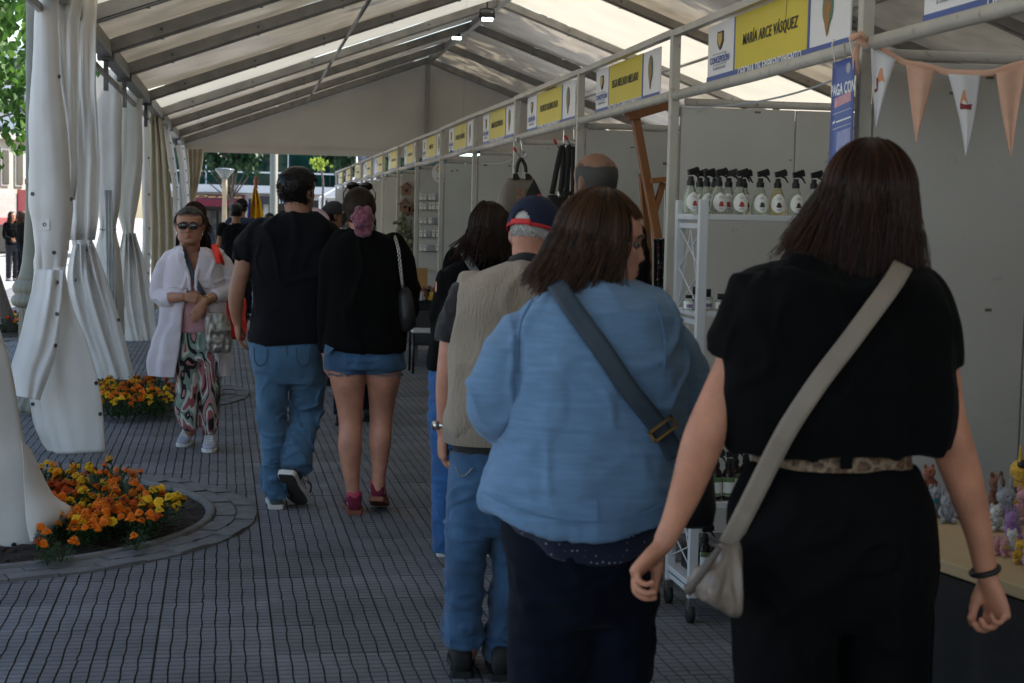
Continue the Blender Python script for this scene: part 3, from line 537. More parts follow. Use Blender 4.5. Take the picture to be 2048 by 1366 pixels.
strip('cream curtain beside the eyelet strip, glowing with outside light', 23.2, [(222, 299, 322), (300, 300, 334), (380, 300, 342), (460, 302, 348), (560, 302, 350), (618, 302, 352)], m_cury, .05, False, 3, 2)
strip('slanting white eyelet curtain beyond the cream one', 25.4, [(246, 318, 338), (300, 331, 348), (360, 343, 356), (410, 346, 360), (500, 344, 364), (590, 340, 368)], m_cur, .03, True, 1, 3)
strip('white eyelet curtain next to the end corner of the tent', 28.4, [(290, 352, 370), (340, 360, 376), (400, 366, 380), (470, 366, 384), (560, 362, 388)], m_cur, .03, True, 1, 4)
strip('last curtain, drawn aside at the open end of the tent', 32.5, [(298, 368, 409), (330, 372, 405), (370, 376, 398), (410, 374, 390), (460, 372, 388), (540, 368, 392)], m_cury, .07, False, 4, 5)
# ================================================================ lamp post and trees on the open side
m_lamp = mat('lamp_post_paint', (.20, .19, .145), .5, .12, 7, .12, 60)
L0 = thing('lamp_post', 'olive grey cast lamp post with a fluted base behind the tall knotted curtain', 'lamp post', (-1.53, 12.5, 0)); lc = ORG[L0.name]
MB().lathe([(.20, 0), (.20, .06), (.16, .10), (.125, .14), (.112, .2), (.104, .78), (.115, .80)], lc, 96, flute=16, fa=.045).build('fluted_base', [m_lamp], L0, smooth=True)
MB().lathe([(.118, .80), (.155, .82), (.165, .85), (.155, .88), (.135, .90), (.150, .92), (.155, .955), (.140, .985), (.10, 1.03)], lc, 64, flute=20, fa=.02).build('collar', [m_lamp], L0, smooth=True)
MB().lathe([(.13, .98), (.105, 1.05), (.085, 1.14), (.072, 1.28), (.062, 1.5), (.058, 1.72), (.064, 1.725), (.064, 1.76), (.057, 1.765), (.050, 3.4), (.047, 4.6)], lc, 32).build('pole', [m_lamp], L0, smooth=True)
h_ = MB(); h_.lathe([(.05, 4.6), (.11, 4.66), (.12, 4.72), (.08, 4.76)], lc, 24); h_.build('lamp_neck', [m_lamp], L0, smooth=True)
h_ = MB(); h_.ell(np.array(lc)+[0, 0, 4.95], (.21, .21, .23), 24); h_.build('globe', [mat('globe_glass', (.75, .74, .70), .3, .03)], L0, smooth=True)
m_bark = mat('bark', (.13, .105, .085), .9, .3, 18, .8, 40, stretch=(1, 1, .25)); LEAF = [mat('lime_leaf_%d' % i, c, .45, .3, 9, trans=.35) for i, c in enumerate([(.055, .13, .025), (.085, .19, .03), (.04, .10, .02), (.11, .22, .04)])]
def leaf_quads(mb, c, L, r, mi):
    d = _n([r.normal(0, .6), r.normal(0, .6), -.9+r.normal(0, .5)]); e = _n(np.cross(d, r.normal(0, 1, 3))); n_ = np.cross(d, e); w_ = L*.45
    mb.add([c, c+d*L*.25+e*w_*.85+n_*L*.06, c+d*L*.62+e*w_*.7+n_*L*.05, c+d*L-n_*L*.05, c+d*L*.62-e*w_*.7+n_*L*.05, c+d*L*.25-e*w_*.85+n_*L*.06], [(0, 1, 2, 3), (0, 3, 4, 5)], mi)
def tree(label, base, top, crown_c, crown_r, nl, L, sd, lean=0., r0=.07, clumps=60, group=None, leafm=None):
    r = np.random.default_rng(sd); T_ = thing('street_tree', label, 'tree', base, group); base = np.array(base, float); top = np.array(top, float); cc = np.array(crown_c, float)
    P = [base+(top-base)*u+np.array([.05*math.sin(3*u), .05*math.cos(4*u), 0]) for u in np.linspace(0, 1, 9)]; b = MB(); b.tube(P, np.linspace(r0, r0*.6, 9)*np.array([1.3]+[1]*8), 12); b.build('trunk', [m_bark], T_, smooth=True)
    lm = MB(); cl = []
    for k in range(clumps):
        v = _n(r.normal(0, 1, 3)); q = r.uniform(.25, 1)**.6; c = cc+v*np.array(crown_r)*q; cl.append((c, r.uniform(.14, .34)*np.mean(crown_r)))
    for k in range(0, clumps, 3):
        c = cl[k][0]; m1 = top+(c-top)*.45+r.normal(0, .1, 3)*np.mean(crown_r); lm.tube([top-(top-base)*.03, m1, c], [r0*.35, r0*.2, .008], 6)
    lm.build('limbs', [m_bark], T_, smooth=True); fo = MB()
    for k in range(nl):
        c, q = cl[int(r.integers(0, clumps))]; fo.add([], []) if False else None; leaf_quads(fo, c+r.normal(0, .5, 3)*q*np.array([1, 1, .8]), L*r.uniform(.7, 1.2), r, int(r.choice([0, 0, 1, 2, 3])))
    o = fo.build('crown', leafm or LEAF, T_); o['kind'] = 'stuff'
PLL = [mat('plane_leaf_%d' % q, c, .5, .3, 9, trans=.2) for q, c in enumerate([(.018, .05, .02), (.03, .075, .025), (.012, .035, .014), (.04, .095, .03)])]  # greens darkened so the street crowns look like a dim reflection
tree('leaning lime tree in the street bed, leaves hanging by the lamp post', (-2.74, 20.3, 0), (-3.75, 20.5, 2.9), (-3.75, 18.0, 3.75), (1.9, 2.6, 1.95), 9000, .115, 5, r0=.075, clumps=130, group='trees along the street')
for i, (x, y, h, rr) in enumerate([(at(452, 400, 66)[0], 66, 3.75, 2.1), (at(720, 400, 65)[0], 65, 3.75, 2.1), (9.6, 60, 6.0, 2.9), (14, 56, 7, 3.4), (-16, 44, 7, 3.2)]):  # first two are added, their crowns stand in for reflections in the glass
    tree(['green street tree before the glass block, above the burgundy awning', 'green street tree before the glass block, right of the man in black', 'green street tree before the glass block, behind the far stalls', 'green street tree beyond the far end of the stall row', 'green street tree out on the left side of the street'][i], (x, y, gz(y)), (x+.2, y, h-rr*.8), (x, y, h+.9), (rr, rr, rr*.72), 3400, .24, 20+i, r0=.10, clumps=70, group='trees along the street', leafm=PLL)
for i, y in enumerate((5.5, 12, 18.3, 30.5, 37)):
    tree(['tall plane tree beside the tent, near its camera end', 'tall plane tree beside the tent, second along the stalls', 'tall plane tree beside the tent, third along the stalls', 'tall plane tree beside the tent, near its far gable', 'tall plane tree past the tent gable, behind the stalls'][i], (10.9, y, -.016), (10.8, y, 7.5), (10.6, y+.2, 11.2), (3.3, 3.2, 3.0), 3000, .42, 40+i, r0=.2, clumps=70, group='tall plane trees beside the tent', leafm=PLL)
# ================================================================ street beyond
m_cream = mat('cream_render', (.62, .55, .43), .85, .08, .6, .1, 20); m_roof = mat('grey_cornice', (.45, .43, .40), .8, .1); m_dark = mat('dark_window', (.03, .035, .04), .15, .2, 1, spec=.6); m_red = mat('sign_red', (.17, .018, .025), .5, .1, 2); m_burg = mat('awning_burgundy', (.16, .018, .035), .7, .12, 3, .1, 30)
H0 = thing('cream_house', 'cream two storey house with a row of tall windows across the street', 'house', (-8.6, 84, -.6), rz=math.radians(64), world=False)
MB().box((-16, 0, 0), (0, 9, 5.35)).build('wall', [m_cream], H0); MB().box((-16.2, -.3, 5.352), (.2, 9.2, 5.65)).build('cornice', [m_roof], H0)
for i in range(13):
    x = -.9-i*1.15; f = MB(); f.box((x-.34, -.07, 3.15), (x+.34, -.01, 4.95)); o = f.build('window', [m_roof], H0); MB().box((x-.25, -.10, 3.25), (x+.25, -.072, 4.85)).build('pane', [m_dark], o)
MB().box((-16, -.1, 1.6), (0, -.02, 2.8)).build('shop_front', [m_roof], H0); MB().box((-4.6, -.16, 1.5), (-.2, -.102, 3.0)).build('shop_fascia', [m_red], H0); MB().box((-16, -.08, 0), (0, -.01, 1.59)).build('shop_window', [m_dark], H0); MB().prism([(-9, -.1, 1.65), (-9, -1.7, 1.35), (-9, -.1, 1.35)], (7, 0, 0)).build('canopy', [m_red], H0)
MB().box((-2.6, -.2, .8), (-1.6, -.12, 1.6)).build('yellow_notice', [m_yel], H0)
H1 = thing('pale_tower_block', 'pale blue grey tower block standing behind the cream house', 'building', (-18, 120, -.6)); MB().box((-26, 120, -.6), (-13.5, 132, 13)).build('wall', [mat('pale_render', (.60, .62, .64), .8, .06)], H1)
for i in range(10):
    for j in range(4): MB().box((-25.2+i*1.15, 119.9, 3.5+j*2.4), (-24.5+i*1.15, 119.96, 4.9+j*2.4)).build('window', [m_dark], H1)
# glass fronted building closing the view
m_glass = mat('teal_glass', (.003, .013, .013), .05, .3, .7, spec=.28, col2=(.010, .046, .036)); m_mul = mat('white_mullion', (.70, .71, .72), .4, .04); m_stn = mat('pale_stone', (.42, .40, .37), .8, .1, 2); m_shop = mat('shop_interior', (.03, .03, .032), .4, .5, 3, col2=(.10, .09, .08)); m_char = mat('charcoal_fascia', (.035, .033, .035), .5, .1)  # green mottling in the base colour stands in for trees reflected in the panes
GY = 76.; u = lambda px, py, d=0.: at(px, py, GY+d)
xl, xr = u(330, 400)[0], u(1060, 400)[0]; zb = u(560, 381)[2]; zm = u(560, 346)[2]; zt = zm+2.6; zs = -.65
GB = thing('glass_building', 'dark teal glass fronted building closing the far end of the street', 'building', (xl, GY, -.6))
xs = [xl]+[u(q, 350)[0] for q in (412, 494, 576, 660, 745, 830, 930)]+[xr]
for i in range(len(xs)-1):
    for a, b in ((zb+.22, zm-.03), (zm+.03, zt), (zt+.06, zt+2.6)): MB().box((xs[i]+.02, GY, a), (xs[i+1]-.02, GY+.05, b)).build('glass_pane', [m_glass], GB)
    MB().box((xs[i]-.02, GY-.03, zb+.2), (xs[i]+.02, GY+.06, zt+2.6)).build('mullion', [m_mul if i % 2 else m_char], GB)
MB().box((xl, GY-.08, zm-.035), (xr, GY+.07, zm+.035)).build('transom', [m_mul], GB); MB().box((xl, GY-.05, zt), (xr, GY+.07, zt+.06)).build('transom', [m_char], GB)
MB().box((xl, GY-.5, zb-.15), (xr, GY+.1, zb+.2)).build('ledge', [m_mul], GB); MB().box((xl, GY+.06, zs), (xr, GY+6, zt+2.8)).build('wall', [m_char], GB)
MB().box((xl, GY-.3, zb-.42), (xr, GY+.05, zb-.16)).build('fascia', [m_stn], GB)
for i, px in enumerate((392, 492, 532, 600, 660, 720)): x = u(px, 400)[0]; MB().box((x-.12, GY-.32, zs), (x+.12, GY+.04, zb-.42)).build('pier', [m_stn], GB)
for i in range(9):
    x0 = u(400+i*38, 400)[0]; MB().box((x0, GY-.1, zs), (x0+.75, GY, zb-1.0)).build('shop_window', [m_shop], GB)
A0 = u(392, 388, -.9); A1 = u(490, 414, -1.6); AW = thing('awning', 'burgundy shop awning lettered in gold under the glass facade', 'awning', (A0[0], GY-1, 0)); 
b = MB(); b.prism([(A0[0], GY-.35, A0[2]), (A0[0], GY-1.6, A1[2]+.28), (A0[0], GY-1.6, A1[2]), (A0[0], GY-.35, A1[2])], (A1[0]-A0[0], 0, 0)); b.build('cloth', [m_burg], AW)
nn = _n(np.cross([1, 0, 0], [0, 1.25, A0[2]-A1[2]-.28])); c = u(440, 404, -1.05); yy = -.975; zz = A1[2]+.28+(A0[2]-A1[2]-.28)*(.62/1.25)
text('Desde', .78, mat('gold_letter', (.85, .55, .16), .5), AW, frame((c[0]-.15, GY-.98, zz+.03), (1, 0, 0), (0, 1.25, A0[2]-A1[2]-.28)), shear=.35, bold=.004)
A2 = thing('shop_sign', 'dark shop sign with white letters beside the tall grey pole', 'sign', (u(530, 400)[0], GY-.6, zb-1)); q0 = u(518, 392, -.6); q1 = u(600, 410, -.6)
MB().box((q0[0], GY-.62, q1[2]), (q1[0], GY-.5, q0[2])).build('board', [m_char], A2); text('Lin', .5, m_ink2, A2, frame(((q0[0]+q1[0])/2-.12, GY-.63, (q0[2]+q1[2])/2), (1, 0, 0), (0, 0, 1)))
P_ = at(547, 430, 42); PL = thing('grey_pole', 'tall silver grey pole standing just beyond the tent gable', 'pole', (P_[0], 42, gz(42))); b = MB(); b.lathe([(.13, gz(42)), (.13, 1.4), (.10, 1.45), (.10, 9)], (P_[0], 42, 0), 20); b.build('shaft', [mat('pole_steel', (.24, .23, .185), .45, .08, 3, metal=.3)], PL, smooth=True)
P_ = at(449, 400, 46); SL = thing('street_lamp', 'street lamp with a clear conical lantern in front of the burgundy awning', 'street lamp', (P_[0], 46, gz(46))); zt_ = at(449, 358, 46)[2]; b = MB(); b.lathe([(.08, gz(46)), (.07, 1.2), (.06, zt_-.45), (.075, zt_-.44), (.075, zt_), (.03, zt_+.02)], (P_[0], 46, 0), 16); b.build('pole', [mat('lamp_tan', (.38, .30, .20), .5, .1)], SL, smooth=True)
zh = at(449, 341, 46)[2]; b = MB(); b.lathe([(.07, zt_), (.26, zh), (.27, zh+.01), (.25, zh+.01), (.06, zt_+.02)], (P_[0], 46, 0), 20); b.build('lantern', [mat('lantern_grey', (.12, .14, .14), .25, .1)], SL, smooth=True); b = MB(); b.lathe([(.28, zh+.01), (.24, zh+.05), (.05, zh+.07)], (P_[0], 46, 0), 20); b.build('lantern_lid', [MATS['lantern_grey']], SL, smooth=True)
# flag on a turned wooden staff, tall planter vine and a banner at the far stalls
m_wood = mat('varnished_wood', (.30, .075, .022), .35, .2, 5, .1, 40, stretch=(1, 1, .2)); m_fl = mat('flag_yellow', (.85, .52, .02), .7, .08, 3); m_flb = mat('flag_blue', (.03, .06, .42), .7, .08)
P_ = at(511, 430, 31); FL = thing('flag', 'yellow and blue flag draped on a turned wooden staff', 'flag', (P_[0], 31, 0)); zf = at(511, 352, 31)[2]
b = MB(); b.lathe([(.03, 0), (.03, zf-.55), (.045, zf-.5), (.03, zf-.45), (.028, zf-.25), (.045, zf-.22), (.025, zf-.18), (.05, zf-.1), (.02, zf-.03), (.03, zf-.01), (.005, zf)], (P_[0], 31, 0), 16); b.build('staff', [m_wood], FL, smooth=True)
G = []; 
for y, l, q in ((375, 507, 513), (400, 503, 521), (430, 497, 527), (470, 494, 530), (520, 498, 528), (560, 500, 526)):
    G.append(np.array([at(l+(q-l)*v, y, 31+.07*math.sin(v*14+y*.01)) for v in np.linspace(0, 1, 30)]))
b = MB(); b.sheet(G); b.build('cloth', [m_fl], FL, True, .003); b = MB(); b.sheet([np.array([at(l+(q-l)*v, y, 30.9+.05*math.sin(v*9)) for v in np.linspace(0, 1, 10)]) for y, l, q in ((405, 497, 502), (430, 495, 500), (455, 494, 498))]); b.build('blue_stripe', [m_flb], FL, True, .003)

P_ = at(640, 380, 39); SA = thing('sapling', 'thin sapling with a tuft of yellow green leaves above the far stalls', 'sapling', (P_[0], 39, gz(39))); b = MB(); b.tube(interp_rows([(P_[0]-.05, 39, gz(39)), (P_[0]+.05, 39, 1.4), tuple(at(646, 365, 39)), tuple(at(640, 330, 39)), tuple(at(641, 312, 39))], 20), np.linspace(.04, .012, 20), 8); b.build('trunk', [m_bark], SA, smooth=True); b = MB(); r = np.random.default_rng(2)
for k in range(70): leaf_quads(b, at(640, 324, 39)+r.normal(0, 1, 3)*np.array([.11, .11, .07]), .10, r, 0)
b.build('leaves', [mat('sapling_leaf', (.26, .34, .04), .5, .25, 9, trans=.4)], SA)['kind'] = 'stuff'
P_ = at(738, 330, 41); BN = thing('street_banner', 'blue and white cloth banner seen over the far stall signs', 'banner', (P_[0], 41, 2.0)); b = MB(); b.sheet([np.array([at(x, y, 41+.05*math.sin(x*.3)) for x in np.linspace(l, q, 12)]) for y, l, q in ((300, 718, 766), (325, 714, 764), (350, 716, 762))]); b.build('cloth', [mat('banner_blue', (.07, .22, .55), .7, .9, 1.5, col2=(.7, .72, .75))], BN, True, .004); b = MB(); b.tube([(P_[0]-.32, 41, gz(41)), (P_[0]-.32, 41, 3.2)], .03, 8); b.build('pole', [m_alu], BN, smooth=True)
q = at(652, 395, 44); WC = thing('white_canopy', 'small white gazebo canopy beyond the last stall', 'canopy', (q[0], 44, gz(44))); b = MB(); x0, x1 = q[0]-.15, q[0]+2.2; b.prism([(x0, 43, 2.0), (x1, 43, 2.0), ((x0+x1)/2, 43, 2.7)], (0, 2.4, 0)); b.build('roof', [m_mul], WC)
for x in (x0+.05, x1-.05):
    for y in (43.05, 45.3): MB().box((x-.03, y-.03, gz(44)), (x+.03, y+.03, 2.0)).build('pole', [m_mul], WC)
q = ground(500, 566); WT = thing('white_table', 'low white clothed table with red wares under the flag', 'table', (q[0]+.25, q[1]+.4, 0)); b = MB(); b.box((q[0]-.15, q[1], 0), (q[0]+.85, q[1]+.7, .30)); b.build('cloth', [mat('table_white', (.6, .6, .6), .8, .05)], WT, bevel=.02)
for i in range(4): b = MB(); b.box((q[0]-.1+.22*i, q[1]+.1, .302), (q[0]+.06+.22*i, q[1]+.3, .36+.03*(i % 2))); tag(b.build('folded_ware', [mat('ware_red', (.5, .06, .03), .7, .2, 8) if i % 2 == 0 else mat('ware_yellow', (.7, .42, .03), .7, .2, 8)], None, bevel=.008), ['red folded ware at the left of the low white table', 'yellow folded ware left of centre on the low white table', 'red folded ware right of centre on the low white table', 'yellow folded ware at the right of the low white table'][i], 'ware', 'folded wares on the low white table')
# ================================================================ goods in the stalls
m_wp = mat('white_shelf_paint', (.60, .61, .63), .45, .05, 3); m_rub = mat('rubber', (.02, .02, .02), .7); m_chr = mat('chrome', (.5, .5, .5), .25, metal=1.)
CT = thing('shelf_cart', 'tall white shelf cart on castors holding the spray bottles', 'shelf cart', (1.73, 5.87, 0))
x0, x1, y0, y1 = 1.715, 2.80, 5.87, 6.22; sz = [at(1400, 428, 5.9)[2], at(1400, 622, 5.9)[2], at(1420, 1003, 5.9)[2], .165]; zt = sz[0]+.055
for x in (x0, x1-.035):
    for y in (y0, y1-.03): MB().box((x, y, .10), (x+.036, y+.03, zt)).build('post', [m_wp], CT, bevel=.003)
for i, z in enumerate(sz):
    MB().box((x0+.003, y0+.003, z-.022), (x1-.003, y1-.003, z)).build('shelf', [m_wp], CT, bevel=.003)
    for x in (x0+.012, x1-.022): MB().box((x, y0+.03, z-.055), (x+.012, y1-.03, z-.035)).build('side_rail', [m_wp], CT)
for x in (x0+.018, x1-.017):
    for a, b in ((sz[1], sz[0]-.06), (sz[2]+.02, sz[1]-.06), (.2, sz[2]-.06)):
        w_ = MB(); ym = (y0+y1)/2; zm_ = (a+b)/2
        for p, q in (((y0+.02, a), (y1-.02, zm_)), ((y1-.02, a), (y0+.02, zm_)), ((y0+.02, b), (y1-.02, zm_)), ((y1-.02, b), (y0+.02, zm_)), ((y0+.02, a), (ym, b)), ((y1-.02, a), (ym, b))): w_.tube([(x, *p), (x, *q)], .003, 5)
        w_.build('wire_brace', [m_wp], CT)
for x in (x0+.018, x1-.018):
    for y in (y0+.015, y1-.015):
        c = MB(); c.box((x-.016, y-.004, .05), (x+.016, y+.03, .098)); c.tube([(x, y, .095), (x, y, .115)], .01, 8); o = c.build('castor', [m_chr], CT, bevel=.003)
        c = MB(); c.tube([(x-.011, y+.014, .036), (x+.011, y+.014, .036)], .036, 18); c.build('wheel', [m_rub], o, smooth=True)
m_bot = []
for i, c in enumerate([(.80, .84, .74), (.86, .78, .42), (.78, .84, .70)]):
    m = mat('bottle_glass_%d' % i, c, .06, .04, 4); m.node_tree.nodes['Principled BSDF'].inputs['Transmission Weight'].default_value = .8; m.node_tree.nodes['Principled BSDF'].inputs['IOR'].default_value = 1.25; m_bot.append(m)
m_lab = mat('label_paper', (.78, .78, .76), .6, .03); m_dred = mat('label_red', (.42, .06, .05), .6, .3, 60); m_dgrn = mat('label_green', (.05, .08, .05), .6, .3, 60); m_dbrn = mat('label_brown', (.08, .045, .03), .6, .3, 60)
def sector(mb, prof, a0, a1, k=7, mi=0):
    a = np.linspace(a0, a1, k); mb.sheet([np.stack([r*np.cos(a), r*np.sin(a), np.full(k, z)], 1) for r, z in prof], mi)
def egg_prof(a=0.): return [(.001, .001), (.026, .0015), (.031, .006), (.033, .022), (.032, .045), (.027, .07), (.019, .092), (.0135, .104), (.0125, .112)]
def spray_proto(gl, dot, dark=False):
    p = thing('spray_bottle', 'x', 'spray bottle', (0, 0, 0)); pf = egg_prof() if not dark else [(.001, .001), (.022, .001), (.025, .004), (.025, .10), (.022, .112), (.012, .125), (.011, .132)]
    h = pf[-1][1]; b = MB(); b.lathe(pf, (0, 0, 0), 24); b.build('bottle', [gl], p, smooth=True); s_ = MB()
    if not dark:
        a = np.linspace(0, 2*math.pi, 20); ri = lambda z: np.interp(z, [q[1] for q in pf], [q[0] for q in pf])+.0008
        def blob(cz, wz, wa, m, d, nm):
            b = MB(); rows = []
            for v in np.linspace(-1, 1, 9):
                ww = wa*math.sqrt(max(0, 1-v*v*.96)); zz = cz+v*wz; an = np.linspace(-math.pi/2-ww, -math.pi/2+ww, 9); r_ = ri(zz)+d; rows.append(np.stack([r_*np.cos(an), r_*np.sin(an), np.full(9, zz)], 1))
            b.sheet(rows); return b.build(nm, [m], p, smooth=True)
        o = blob(.046, .036, 1.05, m_lab, .0003, 'label'); blob(.041, .0085, .24, dot, .001, 'label_picture'); blob(.034, .005, .34, dot, .0012, 'label_picture')
        b = MB(); 
        for zz in (.066, .062, .022, .018): b.sheet([np.stack([(ri(z2)+.0012)*np.cos(np.linspace(-1.57-.3, -1.57+.3, 5)), (ri(z2)+.0012)*np.sin(np.linspace(-1.57-.3, -1.57+.3, 5)), np.full(5, z2)], 1) for z2 in (zz, zz+.0018)])
        b.build('label_print', [m_gry], p)
    else:
        b = MB(); sector(b, [(.0255, .018), (.0255, .09)], -math.pi/2-1.2, -math.pi/2+1.2); b.build('label', [m_lab], p, smooth=True)
        b = MB(); sector(b, [(.026, .072), (.026, .0895)], -math.pi/2-1.1, -math.pi/2+1.1); sector(b, [(.026, .019), (.026, .03)], -math.pi/2-1.1, -math.pi/2+.6); b.build('label_picture', [mat('label_leaf', (.12, .2, .08), .6, .5, 60)], p, smooth=True)
    b = MB(); b.lathe([(.0145, h-.006), (.0150, h-.004), (.0150, h+.012), (.011, h+.016), (.010, h+.03)], (0, 0, 0), 14)
    b.beam((-.012, 0, h+.044), (.034, 0, h+.052), .016, .022, mi=0); b.beam((.028, 0, h+.055), (.034, 0, h+.05), .009, .012); b.tube([(.012, 0, h+.04), (.028, 0, h+.033), (.040, 0, h+.014)], [.005, .0045, .003], 6); b.beam((-.012, 0, h+.05), (.03, 0, h+.064), .012, .008)
    b.build('trigger_head', [m_blk], p, bevel=.002); return p
protos = [spray_proto(m_bot[0], m_dred), spray_proto(m_bot[2], m_dgrn), spray_proto(m_bot[1], m_dbrn), spray_proto(m_bot[0], m_dbrn)]
dk = spray_proto(mat('dark_bottle', (.02, .012, .008), .12, .1), m_dgrn, True)
rowpx = [(1380, 5.93, 0, .3), (1398, 6.10, 0, .2), (1412, 6.04, 1, .1), (1428, 6.12, 0, .6), (1436, 5.94, 0, .1), (1456, 6.02, 0, -.3), (1478, 5.94, 0, 0), (1486, 6.08, 3, .2), (1519, 5.95, 1, 0), (1554, 5.95, 2, -.1), (1590, 5.95, 3, .1), (1626, 5.95, 1, -.1), (1660, 5.95, 0, .1), (1695, 5.95, 2, .1)]
used = set()
for i, (px, Y, k, rz) in enumerate(rowpx):
    q = at(px, 420, Y); c = protos[k] if k not in used else copy_tree(protos[k]); used.add(k); c.location = (q[0], Y, sz[0]+.001); c.rotation_euler.z = rz
    c['label'] = {0: 'clear spray bottle with red flower label', 1: 'clear spray bottle with dark green label', 2: 'yellow spray bottle with brown dot label', 3: 'clear spray bottle with brown dot label'}[k]; c['group'] = 'spray bottles on the cart top shelf'; c['label'] += {0: ' leftmost in front', 1: ' in the left cluster', 2: ' second in the left cluster', 3: ' at the back left', 4: ' just right of the cart post', 5: ' set back in the cluster', 6: ' at the centre front', 7: ' behind the centre one', 8: ' right of the centre one', 10: ' beside the brown hair', 11: ' partly behind the hair', 12: ' hidden by the hair', 13: ' at the far right end'}.get(i, '')
first = True
for px, py, Y, rz in ((1430, 998, 5.93, .1), (1456, 998, 5.93, -.1), (1468, 996, 6.02, .2), (1490, 996, 6.04, 0), (1404, 998, 6.02, 0)):
    q = at(px, py, Y); c = dk if first else copy_tree(dk); first = False; c.location = (q[0], Y, sz[2]+.001); c.rotation_euler.z = rz; c['label'] = 'dark spray bottle on the lower cart shelf, '+('left of the front two' if px == 1430 else 'right of the front two' if px == 1456 else 'against the black trousers' if px == 1490 else 'behind the front two' if px == 1468 else 'half hidden by the bare arm'); c['group'] = 'dark bottles on the lower cart shelf'
c = copy_tree(dk); q = at(1408, 1160, 6.0); c.location = (q[0], 6.0, sz[3]+.001); c['label'] = 'dark spray bottle standing on the bottom shelf of the white cart'; c['group'] = 'dark bottles on the lower cart shelf'
bx = thing('black_box', 'small black box on the bottom shelf of the cart', 'box', (1.80, 6.1, sz[3])); b = MB(); b.box((1.765, 6.05, sz[3]+.001), (1.87, 6.16, sz[3]+.085)); b.build('box', [m_blk], bx, bevel=.003); b = MB(); b.box((1.762, 6.047, sz[3]+.0855), (1.873, 6.163, sz[3]+.096)); b.build('lid', [m_blk], bx, bevel=.003)
def jar(px, py, Y, r, h, lid, lb):
    q = at(px, py, Y); t = thing('cosmetic_jar', lb, 'jar', (q[0], Y, sz[1]+.001), 'small jars on the middle cart shelf', world=False); b = MB(); b.lathe([(.001, .0), (r, .001), (r, h*.9), (r*.7, h)], (0, 0, 0), 18); b.build('jar', [m_bot[0]], t, smooth=True)
    b = MB(); sector(b, [(r+.0006, h*.12), (r+.0006, h*.75)], -2.9, -.3, 9); b.build('label', [m_lab], t, smooth=True); b = MB(); sector(b, [(r+.0012, h*.2), (r+.0012, h*.5)], -2.2, -1., 6); b.build('label_picture', [mat('label_violet', (.25, .2, .35), .6, .5, 120)], t, smooth=True)
    b = MB(); b.lathe([(r*.62, h), (r*.62, h+lid), (.001, h+lid)], (0, 0, 0), 16); b.build('lid', [m_blk], t, smooth=True)
jar(1377, 615, 5.95, .022, .045, .012, 'small labelled jar at the left end of the middle shelf'); jar(1390, 614, 6.05, .018, .055, .03, 'small jar with a pump lid on the middle shelf'); jar(1415, 615, 5.98, .020, .05, .03, 'clear small jar beside the cart post on the middle shelf'); jar(1441, 615, 5.95, .022, .042, .022, 'small labelled jar with black lid next to the woman in black')
# toy table
m_board = mat('pale_board', (.47, .34, .19), .55, .12, 4, .08, 60, stretch=(1, .15, 1)); m_clothb = mat('black_cloth', (.012, .012, .014), .9, .25, 12, .2, 200)
TB = thing('toy_table', 'table with a pale wooden top and long black cloth in front', 'table', (1.535, 3.99, 0), rz=0, world=False); ang = math.atan2(.215, .977); TB.rotation_euler.z = ang
MB().box((0, -1.75, .735), (.85, 0, .765)).build('table_top', [m_board], TB, bevel=.004)
G = []; yy = np.linspace(-1.745, -.005, 120)
for z in np.linspace(.733, .01, 12):
    k = (.733-z)/.73; G.append(np.stack([-.004+(.018+.022*np.sin(yy*19)+.012*np.sin(yy*41+1))*k-.03*k, yy, np.full(120, z)], 1))
b = MB(); b.sheet(G); xx = np.linspace(.004, .84, 40); b.sheet([np.stack([xx, -.004+.014*np.sin(xx*26)*(.733-z), np.full(40, z)], 1) for z in np.linspace(.733, .01, 6)]); b.build('table_cloth', [m_clothb], TB, True, .002)
for x in (.06, .79):
    for y in (-1.69, -.06): MB().box((x-.02, y-.02, 0), (x+.02, y+.02, .735)).build('leg', [m_alud], TB)
TOYC = {'grey': (.30, .31, .34), 'white': (.62, .62, .60), 'yellow': (.62, .36, .03), 'brown': (.20, .08, .045), 'pink': (.62, .30, .33), 'violet': (.34, .17, .42), 'lilac': (.45, .36, .58), 'rust': (.32, .10, .05)}
def wool(n): return mat('wool_'+n, TOYC[n], .95, .3, 70, .9, 160, sheen=.3)
